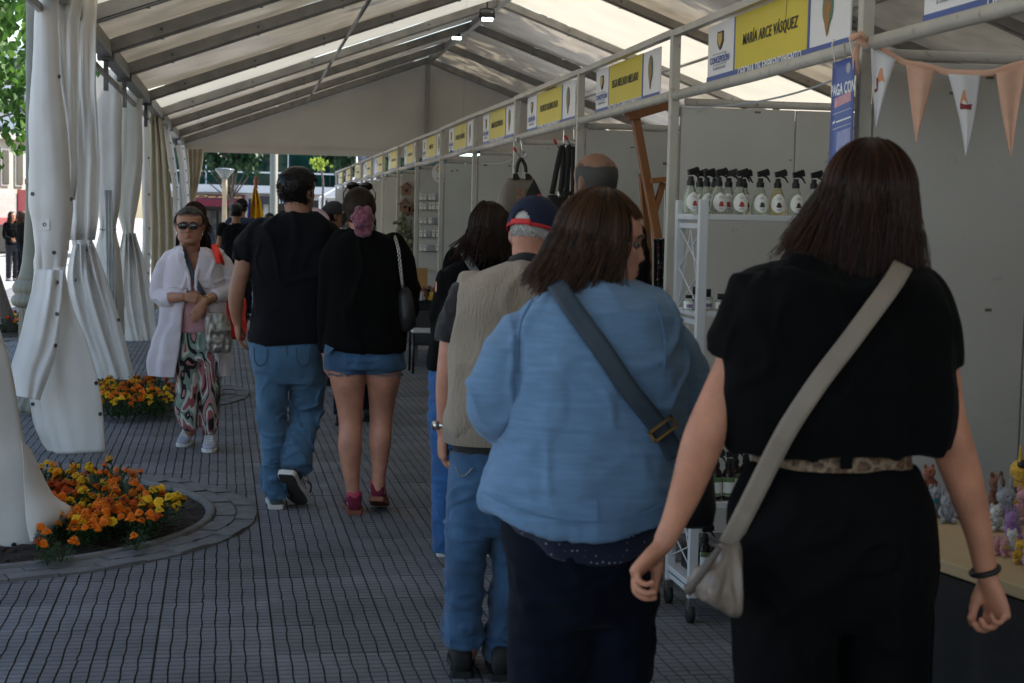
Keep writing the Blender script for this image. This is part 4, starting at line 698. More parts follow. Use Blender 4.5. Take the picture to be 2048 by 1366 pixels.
def toy(px, py, s, col, lb, ears='round', acc=None, rz=0., patch=False):
    q = ground(px, py, .766); t = thing('crochet_toy', lb, 'toy', (q[0], q[1], .766), 'crochet toys on the table', rz, world=False); m = wool(col)
    b = MB(); b.ell((0, 0, .42*s), (.30*s, .26*s, .42*s), 14); b.build('body', [m], t, smooth=True)
    h = MB(); h.ell((0, -.04*s, 1.0*s), (.33*s, .30*s, .30*s), 14); h.ell((0, -.30*s, .94*s), (.14*s, .1*s, .1*s), 10); hd = h.build('head', [m], t, smooth=True)
    for sg in (-1, 1):
        e = MB(); e.ell((sg*.22*s, 0, 1.3*s), (.10*s, .06*s, .13*s) if ears == 'round' else (.08*s, .05*s, .34*s), 10); e.build('ear', [m], t, smooth=True)
        l = MB(); l.tube([(sg*.16*s, -.1*s, .12*s), (sg*.24*s, -.32*s, .11*s), (sg*.25*s, -.42*s, .16*s)], [.12*s, .11*s, .13*s], 9, ends=True); l.build('leg', [m], t, smooth=True)
        l = MB(); l.tube([(sg*.24*s, -.02*s, .68*s), (sg*.38*s, -.16*s, .48*s), (sg*.32*s, -.27*s, .36*s)], [.08*s, .085*s, .10*s], 9, ends=True); l.build('arm', [m], t, smooth=True)
        y = MB(); y.ell((sg*.12*s, -.325*s, 1.03*s), (.028*s, .02*s, .028*s), 8); y.build('eye', [m_blk], hd, smooth=True)
    y = MB(); y.ell((0, -.40*s, .97*s), (.04*s, .03*s, .03*s), 8); y.build('nose', [m_blk], hd, smooth=True)
    if patch:
        for q in ((.18, -.2, 1.12), (-.2, -.05, 1.2), (.1, -.2, .6), (-.22, .05, .5)): y = MB(); y.ell(np.array(q)*s, (.15*s, .13*s, .13*s), 10); y.build('patch', [m_blk], hd if q[2] > .9 else t, smooth=True)
    if acc is not None:
        a = MB(); a.ell((-.13*s, -.27*s, .72*s), (.13*s, .04*s, .08*s), 8); a.ell((.13*s, -.27*s, .72*s), (.13*s, .04*s, .08*s), 8); a.ell((0, -.28*s, .72*s), (.04*s, .04*s, .05*s), 8); a.build('bow', [acc], t, smooth=True)
teal = mat('bow_teal', (.02, .25, .34), .8)
toy(1868, 1032, .062, 'grey', 'grey crochet toy with a teal bow between the woman in black and her arm', 'round', teal, .1); toy(1893, 1044, .058, 'grey', 'small grey crochet toy tucked behind the forearm of the woman in black', 'long', None, -.2); toy(1856, 985, .06, 'rust', 'rust red crochet toy at the back of the table', 'round', None, .2)
toy(1990, 1018, .075, 'brown', 'brown crochet toy behind the grey ones at the right', 'round', None, .3); toy(2036, 1020, .11, 'yellow', 'big mustard yellow crochet animal with black patches at the frame edge', 'long', None, 1.1, True); toy(2008, 1052, .08, 'grey', 'grey crochet rabbit with upright ears right of the bracelet arm', 'long', None, .1)
toy(1990, 1060, .05, 'white', 'white crochet toy just right of the forearm', 'round', None, 0); toy(2020, 1078, .055, 'violet', 'violet crochet toy in front of the grey rabbit', 'long', None, .2); toy(2046, 1045, .07, 'pink', 'pink crochet toy cut by the frame edge', 'round', None, 0); toy(1992, 1108, .032, 'pink', 'tiny pink crochet toy near the table edge', 'round', None, .1); toy(2008, 1112, .034, 'pink', 'tiny pink crochet toy with a yellow bow near the table edge', 'round', m_yel, .1)
toy(2022, 1100, .038, 'white', 'tiny white crochet toy in the front row', 'round', None, -.2); toy(2040, 1126, .042, 'yellow', 'small yellow crochet duckling in the front row', 'round', None, -.4); toy(2055, 1136, .04, 'lilac', 'small lilac crochet toy at the very corner', 'round', None, 0); toy(1905, 1035, .06, 'lilac', 'lilac crochet toy hidden behind the forearm', 'long', None, 0); toy(2070, 1090, .07, 'grey', 'grey crochet toy outside the right edge', 'long', None, 0)
# bunting
m_peach = mat('peach_cloth', (.70, .42, .31), .85, .06, 20, .1, 220); m_wcl = mat('white_cloth', (.72, .71, .73), .85, .05, 12, .1, 200); m_pk = mat('print_pink', (.60, .48, .52), .8); m_or = mat('print_orange', (.70, .33, .18), .8); m_dr = mat('print_maroon', (.28, .05, .06), .8)
BU = thing('bunting', 'string of white and peach pennants tied to the stall post', 'bunting', at(1735, 95, 4.93)); Yb = lambda px: 4.93-(px-1735)*.0004
cordp = [(1703, 78), (1712, 72), (1725, 84), (1740, 90), (1765, 100), (1790, 116), (1812, 126), (1840, 131), (1868, 137), (1896, 145), (1930, 146), (1962, 147), (1990, 144), (2020, 134), (2052, 126), (2110, 110), (2170, 85), (2230, 40)]
R_ = interp_rows(cordp, 90); b = MB(); P = [at(x, y, Yb(x)) for x, y in R_]; b.tube(P, .011, 8, flat=.35, side=(0, 0, 1)); b.build('tape', [m_peach], BU, smooth=True)
b = MB(); b.tube([at(1716, 88, 4.93), at(1711, 110, 4.92), at(1713, 150, 4.93)], [.008, .012, .010], 8, flat=.3); b.tube([at(1700, 80, 4.93), at(1722, 66, 4.92), at(1738, 84, 4.93)], .009, 8, flat=.4); b.build('tape_tail', [m_peach], BU, smooth=True)
for i, (a, c, tip) in enumerate([((1742, 92), (1792, 119), (1752, 255)), ((1812, 128), (1872, 141), (1832, 288)), ((1896, 148), (1961, 150), (1931, 312)), ((1992, 146), (2056, 126), (2022, 318)), ((2084, 120), (2150, 92), (2118, 270))]):
    G = []; bulge = (random.uniform(-6, 6), random.uniform(-5, 5))
    for v in np.linspace(0, 1, 18):
        row = []
        for j in np.linspace(0, 1, 9):
            ex = a[0]+(c[0]-a[0])*j; ey = a[1]+(c[1]-a[1])*j; k = v; x = ex+(tip[0]-ex)*k+bulge[0]*math.sin(math.pi*v)*(.6); y = ey+(tip[1]-ey)*k
            row.append(at(x, y, Yb(ex)-.012+.012*math.sin(v*3+i)*v+.006*math.sin(j*6+i)))
        G.append(np.array(row))
    b = MB(); b.sheet(G); o = b.build('pennant', [m_wcl if i % 2 == 0 else m_peach], BU, True, .0015)
    if i % 2 == 0 and i < 4:
        def on(x, y, d): 
            h = hit([o], x, y); return None if h is None else h[0]-_n(h[0]-CAM)*d
        cx = a[0]*.36+c[0]*.36+tip[0]*.28-1; cy = (a[1]+c[1])/2+56
        def decal(nm, pts, m, d):
            q = [on(x, y, d) for x, y in pts]
            if all(z is not None for z in q): MB().add(q, [tuple(range(len(q)))]).build(nm, [m], o)
        aa = np.linspace(0, 2*math.pi, 25)[:-1]; decal('print_oval', [(cx+17*math.cos(t), cy+40*math.sin(t)) for t in aa], m_pk, .002); decal('print_flame', [(cx-8, cy+2), (cx-6, cy-10), (cx-2, cy-24), (cx+2, cy-26), (cx+4, cy-12), (cx+8, cy+2)], m_or, .003)
        decal('print_script', [(cx-8, cy+1), (cx+2, cy+4), (cx+16, cy+3), (cx+14, cy+15), (cx+3, cy+13), (cx-8, cy+14)], m_dr, .0035); decal('print_script', [(cx-9, cy-6), (cx-5, cy-6), (cx-7, cy+20), (cx-12, cy+24), (cx-13, cy+17), (cx-9, cy+16)], m_dr, .0036)
# blue hanging notice
NB = thing('hanging_banner', 'narrow blue notice lettered in white, hung on wires from the stall rail', 'banner', at(1688, 112, 4.98)); P4 = [at(1666, 126, 5.08), at(1710, 112, 4.92), at(1703, 330, 4.92), at(1657, 342, 5.08)]
G = [np.array([(P4[0]*(1-u)+P4[1]*u)*(1-v)+(P4[3]*(1-u)+P4[2]*u)*v for u in np.linspace(0, 1, 6)]) for v in np.linspace(0, 1, 14)]; b = MB(); b.sheet(G); b.build('banner_sheet', [m_blu], NB, True, .002)
def onb(u, v, d=.004): p = (P4[0]*(1-u)+P4[1]*u)*(1-v)+(P4[3]*(1-u)+P4[2]*u)*v; return p-_n(p-CAM)*d
ex = _n(P4[1]-P4[0]); ey = _n(P4[0]-P4[3]); W_ = np.linalg.norm(P4[1]-P4[0]); text('PAGA CON', .052, m_ink2, NB, frame(onb(.5, .27), ex, ey), stretch=.62, bold=.001)
MB().add([onb(.14, .34), onb(.88, .31), onb(.88, .40), onb(.14, .43)], [(3, 2, 1, 0)]).build('pink_panel', [mat('print_rose', (.55, .28, .33), .5, .2, 40)], NB)
b = MB()
for v, u0, u1, h in ((.48, .1, .9, .004), (.555, .1, .2, .02), (.555, .25, .9, .014), (.62, .1, .9, .004)): b.add([onb(u0, v), onb(u1, v-.012), onb(u1, v-.012+h), onb(u0, v+h)], [(3, 2, 1, 0)])
b.build('small_print', [m_ink2], NB); MB().add([onb(.3, .66), onb(.9, .645), onb(.9, .95), onb(.3, .96)], [(3, 2, 1, 0)]).build('pale_panel', [mat('print_lilac', (.28, .30, .52), .5, .2, 30)], NB)
b = MB(); b.add([onb(.72+.1*math.cos(t), .09+.05*math.sin(t)) for t in np.linspace(0, 6.28, 12)[:-1]], [tuple(range(10, -1, -1))]); b.build('logo_disc', [m_gry], NB)
b = MB(); b.tube([P4[0]+(P4[1]-P4[0])*.1, at(1664, 90, 5.1), at(1668, 78, 5.12)], .0025, 5); b.tube([P4[0]+(P4[1]-P4[0])*.6, at(1688, 84, 5.0)], .002, 5); b.tube([P4[0]+(P4[1]-P4[0])*.9, at(1698, 74, 4.98)], .0025, 5); b.build('wire', [m_chr], NB)
# hanging bags on S hooks
def hook(px0, py0, px1, py1, Y, lb):
    t = thing('s_hook', lb, 'hook', at(px0, py0, Y)); b = MB(); p = lambda x, y: at(x, y, Y); R_ = [p(px0-4, py0+4), p(px0-3, py0-2), p(px0+2, py0-3), p(px0+6, py0+4), p(px0+(px1-px0)*.7, py0+(py1-py0)*.7), p(px1+2, py1-8), p(px1, py1), p(px1-7, py1+2), p(px1-14, py1-6), p(px1-18, py1-12)]
    b.tube(interp_rows(R_, 40), .006, 7); b.build('wire', [m_chr], t, smooth=True); b = MB(); b.tube([R_[-1], R_[-1]+(R_[-1]-R_[-2])*.9], .009, 8, ends=True); b.build('tip', [mat('red_plastic', (.45, .02, .03), .4)], t, smooth=True); return t
m_lea = mat('leather_taupe', (.15, .125, .10), .5, .15, 8, .15, 90); m_leab = mat('leather_black', (.014, .013, .013), .45, .2, 10, .15, 90); m_emb = mat('leather_print', (.24, .14, .10), .6, .5, 45, .2, 60)
hook(1036, 279, 1050, 314, 11.2, 'steel hook with red tip carrying the brown handbag'); hook(1122, 258, 1130, 298, 10.2, 'left of two red tipped steel hooks carrying straps'); hook(1142, 256, 1152, 290, 10.0, 'right of two red tipped steel hooks carrying straps')
HB = thing('handbag', 'taupe and black leather handbag hanging by its handle from a rail hook', 'handbag', at(1042, 380, 11.2)); t11 = TR(11.2)
rings = []
for py, l, q, d in ((357, 1016, 1068, .02), (362, 1013, 1070, .045), (372, 1006, 1075, .08), (385, 1000, 1080, .10), (400, 996, 1086, .11), (420, 996, 1090, .11), (432, 1000, 1088, .09)):
    c = (t11(l, py)+t11(q, py))/2; hw = (t11(q, py)[0]-t11(l, py)[0])/2; a = np.linspace(0, 2*math.pi, 25)[:-1]; rings.append(np.stack([c[0]+hw*np.sign(np.cos(a))*np.abs(np.cos(a))**.4, c[1]+d*np.sign(np.sin(a))*np.abs(np.sin(a))**.5, np.full(24, c[2])], 1))
b = MB(); b.loft(rings); b.build('bag_body', [m_lea], HB, smooth=True); b = MB(); b.prism([t11(1068, 358, -.05), t11(1086, 398, -.118), t11(1090, 430, -.118), t11(1048, 430, -.118), t11(1050, 400, -.118), t11(1056, 380, -.10)], (0, -.006, 0)); b.build('side_gusset', [m_leab], HB); b = MB(); b.prism([t11(1032, 376, -.095), t11(1050, 380, -.10), t11(1046, 430, -.119), t11(1034, 430, -.119)], (0, -.004, 0)); b.build('embossed_panel', [m_emb], HB)
b = MB(); b.tube(interp_rows([t11(1033, 345), t11(1035, 330), t11(1042, 318), t11(1050, 330), t11(1052, 345)], 20), .013, 8); b.build('handle', [m_leab], HB, smooth=True); b = MB(); b.tube([t11(1033, 345), t11(1029, 358)], .008, 6); b.tube([t11(1052, 345), t11(1054, 358)], .008, 6); b.build('handle_clip', [m_chr], HB); b = MB(); b.prism([t11(1026, 347, -.03), t11(1034, 346, -.03), t11(1040, 358, -.03), t11(1025, 360, -.03)], (0, -.01, 0)); b.prism([t11(1050, 347, -.03), t11(1058, 347, -.03), t11(1066, 357, -.03), t11(1051, 360, -.03)], (0, -.01, 0)); b.build('handle_tab', [m_leab], HB)
t10 = TR(10.1)
for i, (pts, by, lb) in enumerate([([(1104, 388), (1113, 340), (1122, 300), (1126, 299), (1126, 340), (1120, 392)], 392, 'black shoulder bag hung by a long doubled strap, left of two'), ([(1133, 385), (1136, 330), (1138, 297), (1146, 297), (1147, 340), (1147, 385)], 385, 'black shoulder bag hung by a long doubled strap, right of two')]):
    SB = thing('shoulder_bag', lb, 'bag', t10(pts[0][0]+10, by+20), 'bags hanging on straps'); b = MB(); b.tube(interp_rows([t10(*p) for p in pts], 30), .018, 8, flat=.25, side=(0, 1, 0) if False else (1, 0, 0)); b.build('strap', [m_leab], SB, smooth=True)
    b = MB(); c = t10(pts[0][0]+(10 if i == 0 else 8), by+26); b.box((-.07, -.04, -.12), (.07, .04, .09), c=c); b.build('bag_body', [m_leab], SB, bevel=.02); b = MB(); b.tube([t10(1117, 385, -.02), t10(1118, 394, -.05)], .01, 6) if i == 0 else b.tube([t10(1140, 385, -.02), t10(1136, 400, -.05)], .008, 6); b.build('clasp', [m_chr], SB)
# wooden easel leaning in the stall and a patterned textile
EA = thing('easel', 'tall orange brown wooden easel leaning in the stall beside the cart', 'easel', at(1300, 470, 8.7)); t9 = TR(8.7); m_oak = mat('easel_wood', (.26, .105, .038), .5, .25, 5, .1, 50, stretch=(1, 1, .15))
MB().beam(t9(1253, 229, -.05), t9(1346, 202, .05), .05, .075, up=(0, 0, 1)).build('cross_bar', [m_oak], EA, bevel=.004); MB().beam(t9(1268, 222), t9(1316, 482, .0), .045, .055, up=(0, 1, 0)).build('mast', [m_oak], EA, bevel=.004); MB().beam(t9(1284, 350, .06), t9(1296, 500, .25), .035, .045, up=(0, 1, 0)).build('back_leg', [m_oak], EA, bevel=.004)
MB().beam(t9(1300, 362, -.03), t9(1338, 358, -.03), .09, .03).build('tray', [m_oak], EA, bevel=.004); MB().beam(t9(1326, 366), t9(1304, 440), .03, .05, up=(0, 1, 0)).build('tray_bracket', [m_oak], EA, bevel=.004); MB().beam(t9(1316, 478), t9(1336, 620, .1), .045, .05, up=(0, 1, 0)).build('front_leg', [m_oak], EA, bevel=.004); b = MB(); b.beam(t9(1296, 500, .25), (t9(1310, 600, .5)[0], 9.2, 0.02), .035, .045, up=(0, 1, 0)); b.build('rear_foot', [m_oak], EA); MB().beam(t9(1336, 620, .1), (t9(1340, 700)[0], 8.9, .02), .045, .05, up=(0, 1, 0)).build('front_foot', [m_oak], EA)
m_tex = mat('speckled_textile', (.012, .012, .014), .8, .1, 5); 
def _spk(m):
    t = m.node_tree; N = t.nodes; L = t.links; b = N['Principled BSDF']; src = b.inputs['Base Color'].links[0].from_socket; tc = N.new('ShaderNodeTexCoord'); n = N.new('ShaderNodeTexNoise'); n.inputs['Scale'].default_value = 55; n.inputs['Detail'].default_value = 1; L.new(tc.outputs['Object'], n.inputs[0])
    r = N.new('ShaderNodeValToRGB'); r.color_ramp.elements[0].position = .62; r.color_ramp.elements[1].position = .66; L.new(n.outputs[0], r.inputs[0]); n2 = N.new('ShaderNodeTexNoise'); n2.inputs['Scale'].default_value = 9; L.new(tc.outputs['Object'], n2.inputs[0]); r2 = N.new('ShaderNodeValToRGB'); r2.color_ramp.interpolation = 'CONSTANT'; r2.color_ramp.elements[0].color = (.35, .34, .33, 1); r2.color_ramp.elements[1].position = .5; r2.color_ramp.elements[1].color = (.30, .03, .04, 1); L.new(n2.outputs[0], r2.inputs[0])
    mx = N.new('ShaderNodeMixRGB'); L.new(r.outputs[0], mx.inputs[0]); L.new(src, mx.inputs[1]); L.new(r2.outputs[0], mx.inputs[2]); L.new(mx.outputs[0], b.inputs['Base Color'])
_spk(m_tex)
TX = thing('hanging_textile', 'black textile with small white and red motifs hanging below the easel tray', 'textile', t9(1324, 480, -.1)); b = MB(); b.sheet([np.array([t9(x, y, -.12+.02*math.sin(x*.6)) for x in np.linspace(1308, 1338, 14)]) for y in np.linspace(478, 640, 14)]); b.build('cloth', [m_tex], TX, True, .003); b = MB(); b.tube([t9(1312, 479, -.12), t9(1336, 477, -.12)], .006, 6); b.tube([t9(1329, 380, -.1), t9(1328, 478, -.12)], .003, 5); b.tube([t9(1334, 380, -.1), t9(1334, 478, -.12)], .003, 5); b.build('hanger', [m_chr], TX)
# board of carded goods
tb = TR(18.40); CB = thing('card_board', 'white arched display board with rows of little white cards', 'display board', tb(860, 440)); a = np.linspace(0, math.pi, 15)
b = MB(); b.prism([tb(838, 540), tb(884, 540)]+[tb(861+23*math.cos(q), 386-32*math.sin(q)) for q in a], (0, .012, 0)); b.build('board', [mat('board_white', (.50, .49, .46), .6, .05)], CB)
r = np.random.default_rng(5)
for y in (398, 417, 445, 472, 500):
    l = MB(); l.box(tb(839, y+2, -.03), tb(882, y+4, 0)); l.build('ledge', [m_alud], CB)
    for x in (842, 849.5, 860, 867, 875):
        w_ = r.uniform(2.3, 3.4); h_ = r.uniform(9, 12); b = MB(); b.box(tb(x-w_, y+2, -.02), tb(x+w_, y-h_, -.012)); o = b.build('goods_card', [m_lab if r.uniform() < .75 else m_gry], CB); b = MB(); b.box(tb(x-w_*.6, y-h_*.55, -.022), tb(x+w_*.6, y-h_*.75, -.0205)); b.build('card_print', [m_gry], o)
RS = thing('round_sign', 'white round sign with gold lettering above the card board', 'sign', tb(880, 345)); aa = np.linspace(0, 2*math.pi, 25)[:-1]; b = MB(); b.prism([tb(882+18*math.cos(q), 346-20*math.sin(q), -.06) for q in aa], (0, .012, 0)); b.build('disc', [m_wht], RS)
b = MB()
for cx, cy, rr in ((878, 338, 5), (884, 338, 4)): b.tube([tb(cx+rr*math.cos(q), cy-rr*math.sin(q), -.066) for q in np.linspace(0, 5, 14)], .006, 5)
b.box(tb(872, 356, -.07), tb(892, 359, -.064)); b.build('gold_mark', [m_gold], RS)
# dark draped table with wares
tt = thing('draped_table', 'table under a charcoal cloth with a white runner, below the card board', 'table', (1.75, 16.4, 0)); MB().box((1.76, 16.35, .68), (2.9, 18.1, .71)).build('table_top', [m_wp], tt)
yy = np.linspace(16.33, 18.12, 60); b = MB(); b.sheet([np.stack([1.75+.012*np.sin(yy*22)*(.71-z), yy, np.full(60, z)], 1) for z in (.70, .5, .3, .22)]); xx = np.linspace(1.75, 2.9, 40); b.sheet([np.stack([xx, 16.34-.015*np.sin(xx*20)*(.71-z), np.full(40, z)], 1) for z in (.70, .5, .3, .22)]); b.build('cloth', [mat('charcoal_cloth', (.06, .06, .062), .9, .15, 8)], tt, True, .004); b = MB(); b.box((1.735, 16.32, .712), (2.5, 17.2, .718)); b.box((1.734, 16.35, .62), (1.738, 17.1, .712)); b.build('runner', [m_lab], tt)
for x in (1.80, 2.85):
    for y in (16.4, 18.05): MB().box((x-.02, y-.02, 0), (x+.02, y+.02, .68)).build('leg', [m_alud], tt)
kb = thing('kraft_panel', 'brown kraft card panel standing on the draped table', 'card panel', (1.98, 17.2, .72)); b = MB(); b.box(tuple(at(833, 598, 17.0)), tuple(at(855, 536, 17.02))); b.build('panel', [mat('kraft', (.35, .19, .07), .8, .1)], kb); b = MB(); b.beam(at(844, 560, 17.02), (at(844, 598, 17.3)[0], 17.3, .72), .05, .01); b.build('strut', [mat('kraft', (.35, .19, .07))], kb)
for i, (px, py, c_, nm) in enumerate([(848, 598, 'brown', 'small brown wooden trinket on the white runner'), (858, 596, 'rust', 'small red trinket on the white runner'), (866, 600, 'yellow', 'small straw coloured trinket on the white runner'), (840, 600, 'white', 'small pale trinket on the white runner')]):
    q = ground(px, py, .722); o = thing('trinket', nm, 'trinket', (q[0], q[1], .72), 'trinkets on the draped table', world=False); b = MB(); b.lathe([(.05, 0), (.055, .02), (.035, .05), (.04, .075), (.01, .09)], (0, 0, 0), 14); b.build('base', [wool(c_)], o, smooth=True); b = MB(); b.ell((0, 0, .105), (.025, .025, .025), 10); b.build('knob', [wool('brown')], o, smooth=True)
# birdhouses and dried bunches
tw = TR(20.38); m_bh = mat('birdhouse_wood', (.27, .17, .12), .8, .2, 20)
for i, (px, py, s, lb) in enumerate([(812, 390, .13, 'small pale wooden birdhouse, upper one on the panel'), (809, 424, .14, 'small pale wooden birdhouse, lower one on the panel'), (826, 430, .13, 'reddish wooden birdhouse beside the pale ones')]):
    c = tw(px, py); o = thing('birdhouse', lb, 'birdhouse', c); b = MB(); b.box((-s/2, -.06, 0), (s/2, .05, s*.8), c=c); b.build('walls', [m_bh if i < 2 else mat('birdhouse_red', (.20, .085, .05), .8, .2, 20)], o); b = MB(); b.prism([c+(-s*.65, -.09, s*.78), c+(0, -.09, s*1.3), c+(s*.65, -.09, s*.78), c+(s*.6, -.09, s*.70), c+(0, -.09, s*1.18), c+(-s*.6, -.09, s*.70)], (0, .16, 0)); b.build('roof', [m_bh], o); b = MB(); b.tube([c+(0, -.066, s*.45), c+(0, -.058, s*.45)], s*.14, 12); b.build('entry_hole', [m_blk], o); b = MB(); b.tube([c+(0, -.09, s*.2), c+(0, -.05, s*.2)], .012, 6); b.build('perch', [m_oak], o)
for i, (px, py, lb) in enumerate([(806, 455, 'dried green leaf bunch hung on the panel, left one'), (822, 480, 'dried green leaf bunch hung on the panel, right one')]):
    c = tw(px, py, -.05); o = thing('dried_bunch', lb, 'dried bunch', c, 'dried bunches on the panel'); b = MB(); r = np.random.default_rng(i)
    for k in range(60): leaf_quads(b, c+r.normal(0, .045, 3)*np.array([.8, .4, 2.2]), .075, r, 0)
    b.build('leaves', [mat('dried_leaf', (.20, .21, .14), .9, .3)], o); b = MB(); b.tube([c+(0, 0, .1), c+(0, .04, .26)], .008, 5); b.build('string', [m_lea], o)
# folding chair legs by the draped table
ch = thing('folding_chair', 'black folding chair with pale seat beside the draped table', 'chair', (1.72, 15.7, 0)); b = MB(); b.box((1.68, 15.6, .40), (2.05, 15.95, .43)); b.build('seat', [m_wp], ch, bevel=.01)
for x in (1.69, 2.04):
    for y in (15.61, 15.94): MB().tube([(x, y, 0), (x, y, .40 if y < 15.8 else .82)], .012, 8).build('leg', [m_blk], ch, smooth=True)
MB().box((1.69, 15.925, .60), (2.04, 15.95, .82)).build('backrest', [m_blk], ch, bevel=.008)

for k, (ya, yb, z) in enumerate([(13.86, 11.75, 2.02), (7.3, 5.05, 2.075)]):
    t_ = thing('string_line', ['thin cord strung across the bare stall past the handbag', 'thin cord strung along the top of the spray bottle stall'][k], 'cord', (2.05, yb, z)); b = MB(); b.tube([(2.04+.5*math.sin(q*math.pi)*.1, ya+(yb-ya)*q, z-.03*math.sin(q*math.pi)) for q in np.linspace(0, 1, 14)], .004, 5); b.build('cord', [m_gry], t_)
c = at(931, 307, 15.6); TL = thing('tube_lamp', 'small lit tube lamp fixed inside the bare stall before the card board', 'tube lamp', c); b = MB(); b.box((c[0]-.15, c[1]-.03, c[2]), (c[0]+.15, c[1]+.03, c[2]+.03)); b.build('fitting', [m_alud], TL); b = MB(); b.tube([c+(-.14, 0, -.012), c+(.14, 0, -.012)], .013, 8); b.build('tube', [mat('tube_glow', (.6, .9, .75), .5, 0, emit=1.6)], TL, smooth=True)
# ================================================================ people: toolkit
def skin_mat(name, c): 
    m = mat(name, c, .50, .20, 13, .22, 170, spec=.38, detail=8.); b = m.node_tree.nodes['Principled BSDF']; b.inputs['Subsurface Weight'].default_value = .08; b.inputs['Subsurface Radius'].default_value = (.01, .004, .002); b.inputs['Subsurface Scale'].default_value = .3; return m
SK = skin_mat('skin_warm', (.54, .235, .138)); SK2 = skin_mat('skin_tan', (.31, .15, .092)); SKP = skin_mat('skin_rosy', (.46, .21, .137)); SK3 = skin_mat('skin_medium', (.34, .16, .095)); SKB = skin_mat('skin_bald', (.20, .105, .068)); m_lip = mat('lips', (.30, .06, .055), .4, .1, 30)
def hair_mat(name, a, b_, rough=.38):
    if name in MATS: return MATS[name]
    m = mat(name, a, rough, .1, 30, spec=.28); t = m.node_tree; N = t.nodes; g = N.new('ShaderNodeNewGeometry'); r = N.new('ShaderNodeValToRGB'); r.color_ramp.elements[0].color = (*a, 1); r.color_ramp.elements[1].color = (*b_, 1); r.color_ramp.elements[0].position = .25
    t.links.new(g.outputs['Random Per Island'], r.inputs[0]); t.links.new(r.outputs[0], N['Principled BSDF'].inputs['Base Color']); return m
HB1 = hair_mat('hair_dark_brown', (.015, .0065, .004), (.080, .030, .015)); HB2 = hair_mat('hair_brown', (.020, .0095, .005), (.125, .054, .022)); HBK = hair_mat('hair_black', (.006, .005, .005), (.018, .013, .011)); HGR = hair_mat('hair_grey', (.20, .19, .18), (.45, .43, .40)); HRD = hair_mat('hair_reddish', (.012, .006, .005), (.045, .018, .011)); HLT = hair_mat('hair_highlighted', (.008, .005, .0035), (.055, .033, .019), .5); HLT.node_tree.nodes['Principled BSDF'].inputs['Specular IOR Level'].default_value = .14
PZ = np.array([-.016, 0, .012, .03, .05, .075, .10, .118, .138, .165, .192, .212, .222, .2265]); PFr = np.array([.050, .082, .091, .090, .090, .089, .088, .086, .092, .087, .066, .038, .018, .002]); PBk = np.array([.030, .036, .045, .058, .068, .082, .094, .100, .103, .098, .080, .050, .028, .004]); PHw = np.array([.030, .040, .047, .055, .060, .0655, .069, .0715, .074, .0735, .063, .042, .024, .003])
def yawm(yaw, pitch=0, roll=0):
    y, p, r = math.radians(yaw), math.radians(pitch), math.radians(roll)
    Rz = np.array([[math.cos(y), math.sin(y), 0], [-math.sin(y), math.cos(y), 0], [0, 0, 1]]); Rx = np.array([[1, 0, 0], [0, math.cos(p), math.sin(p)], [0, -math.sin(p), math.cos(p)]]); Ry = np.array([[math.cos(r), 0, math.sin(r)], [0, 1, 0], [-math.sin(r), 0, math.cos(r)]]); return Rz@Rx@Ry
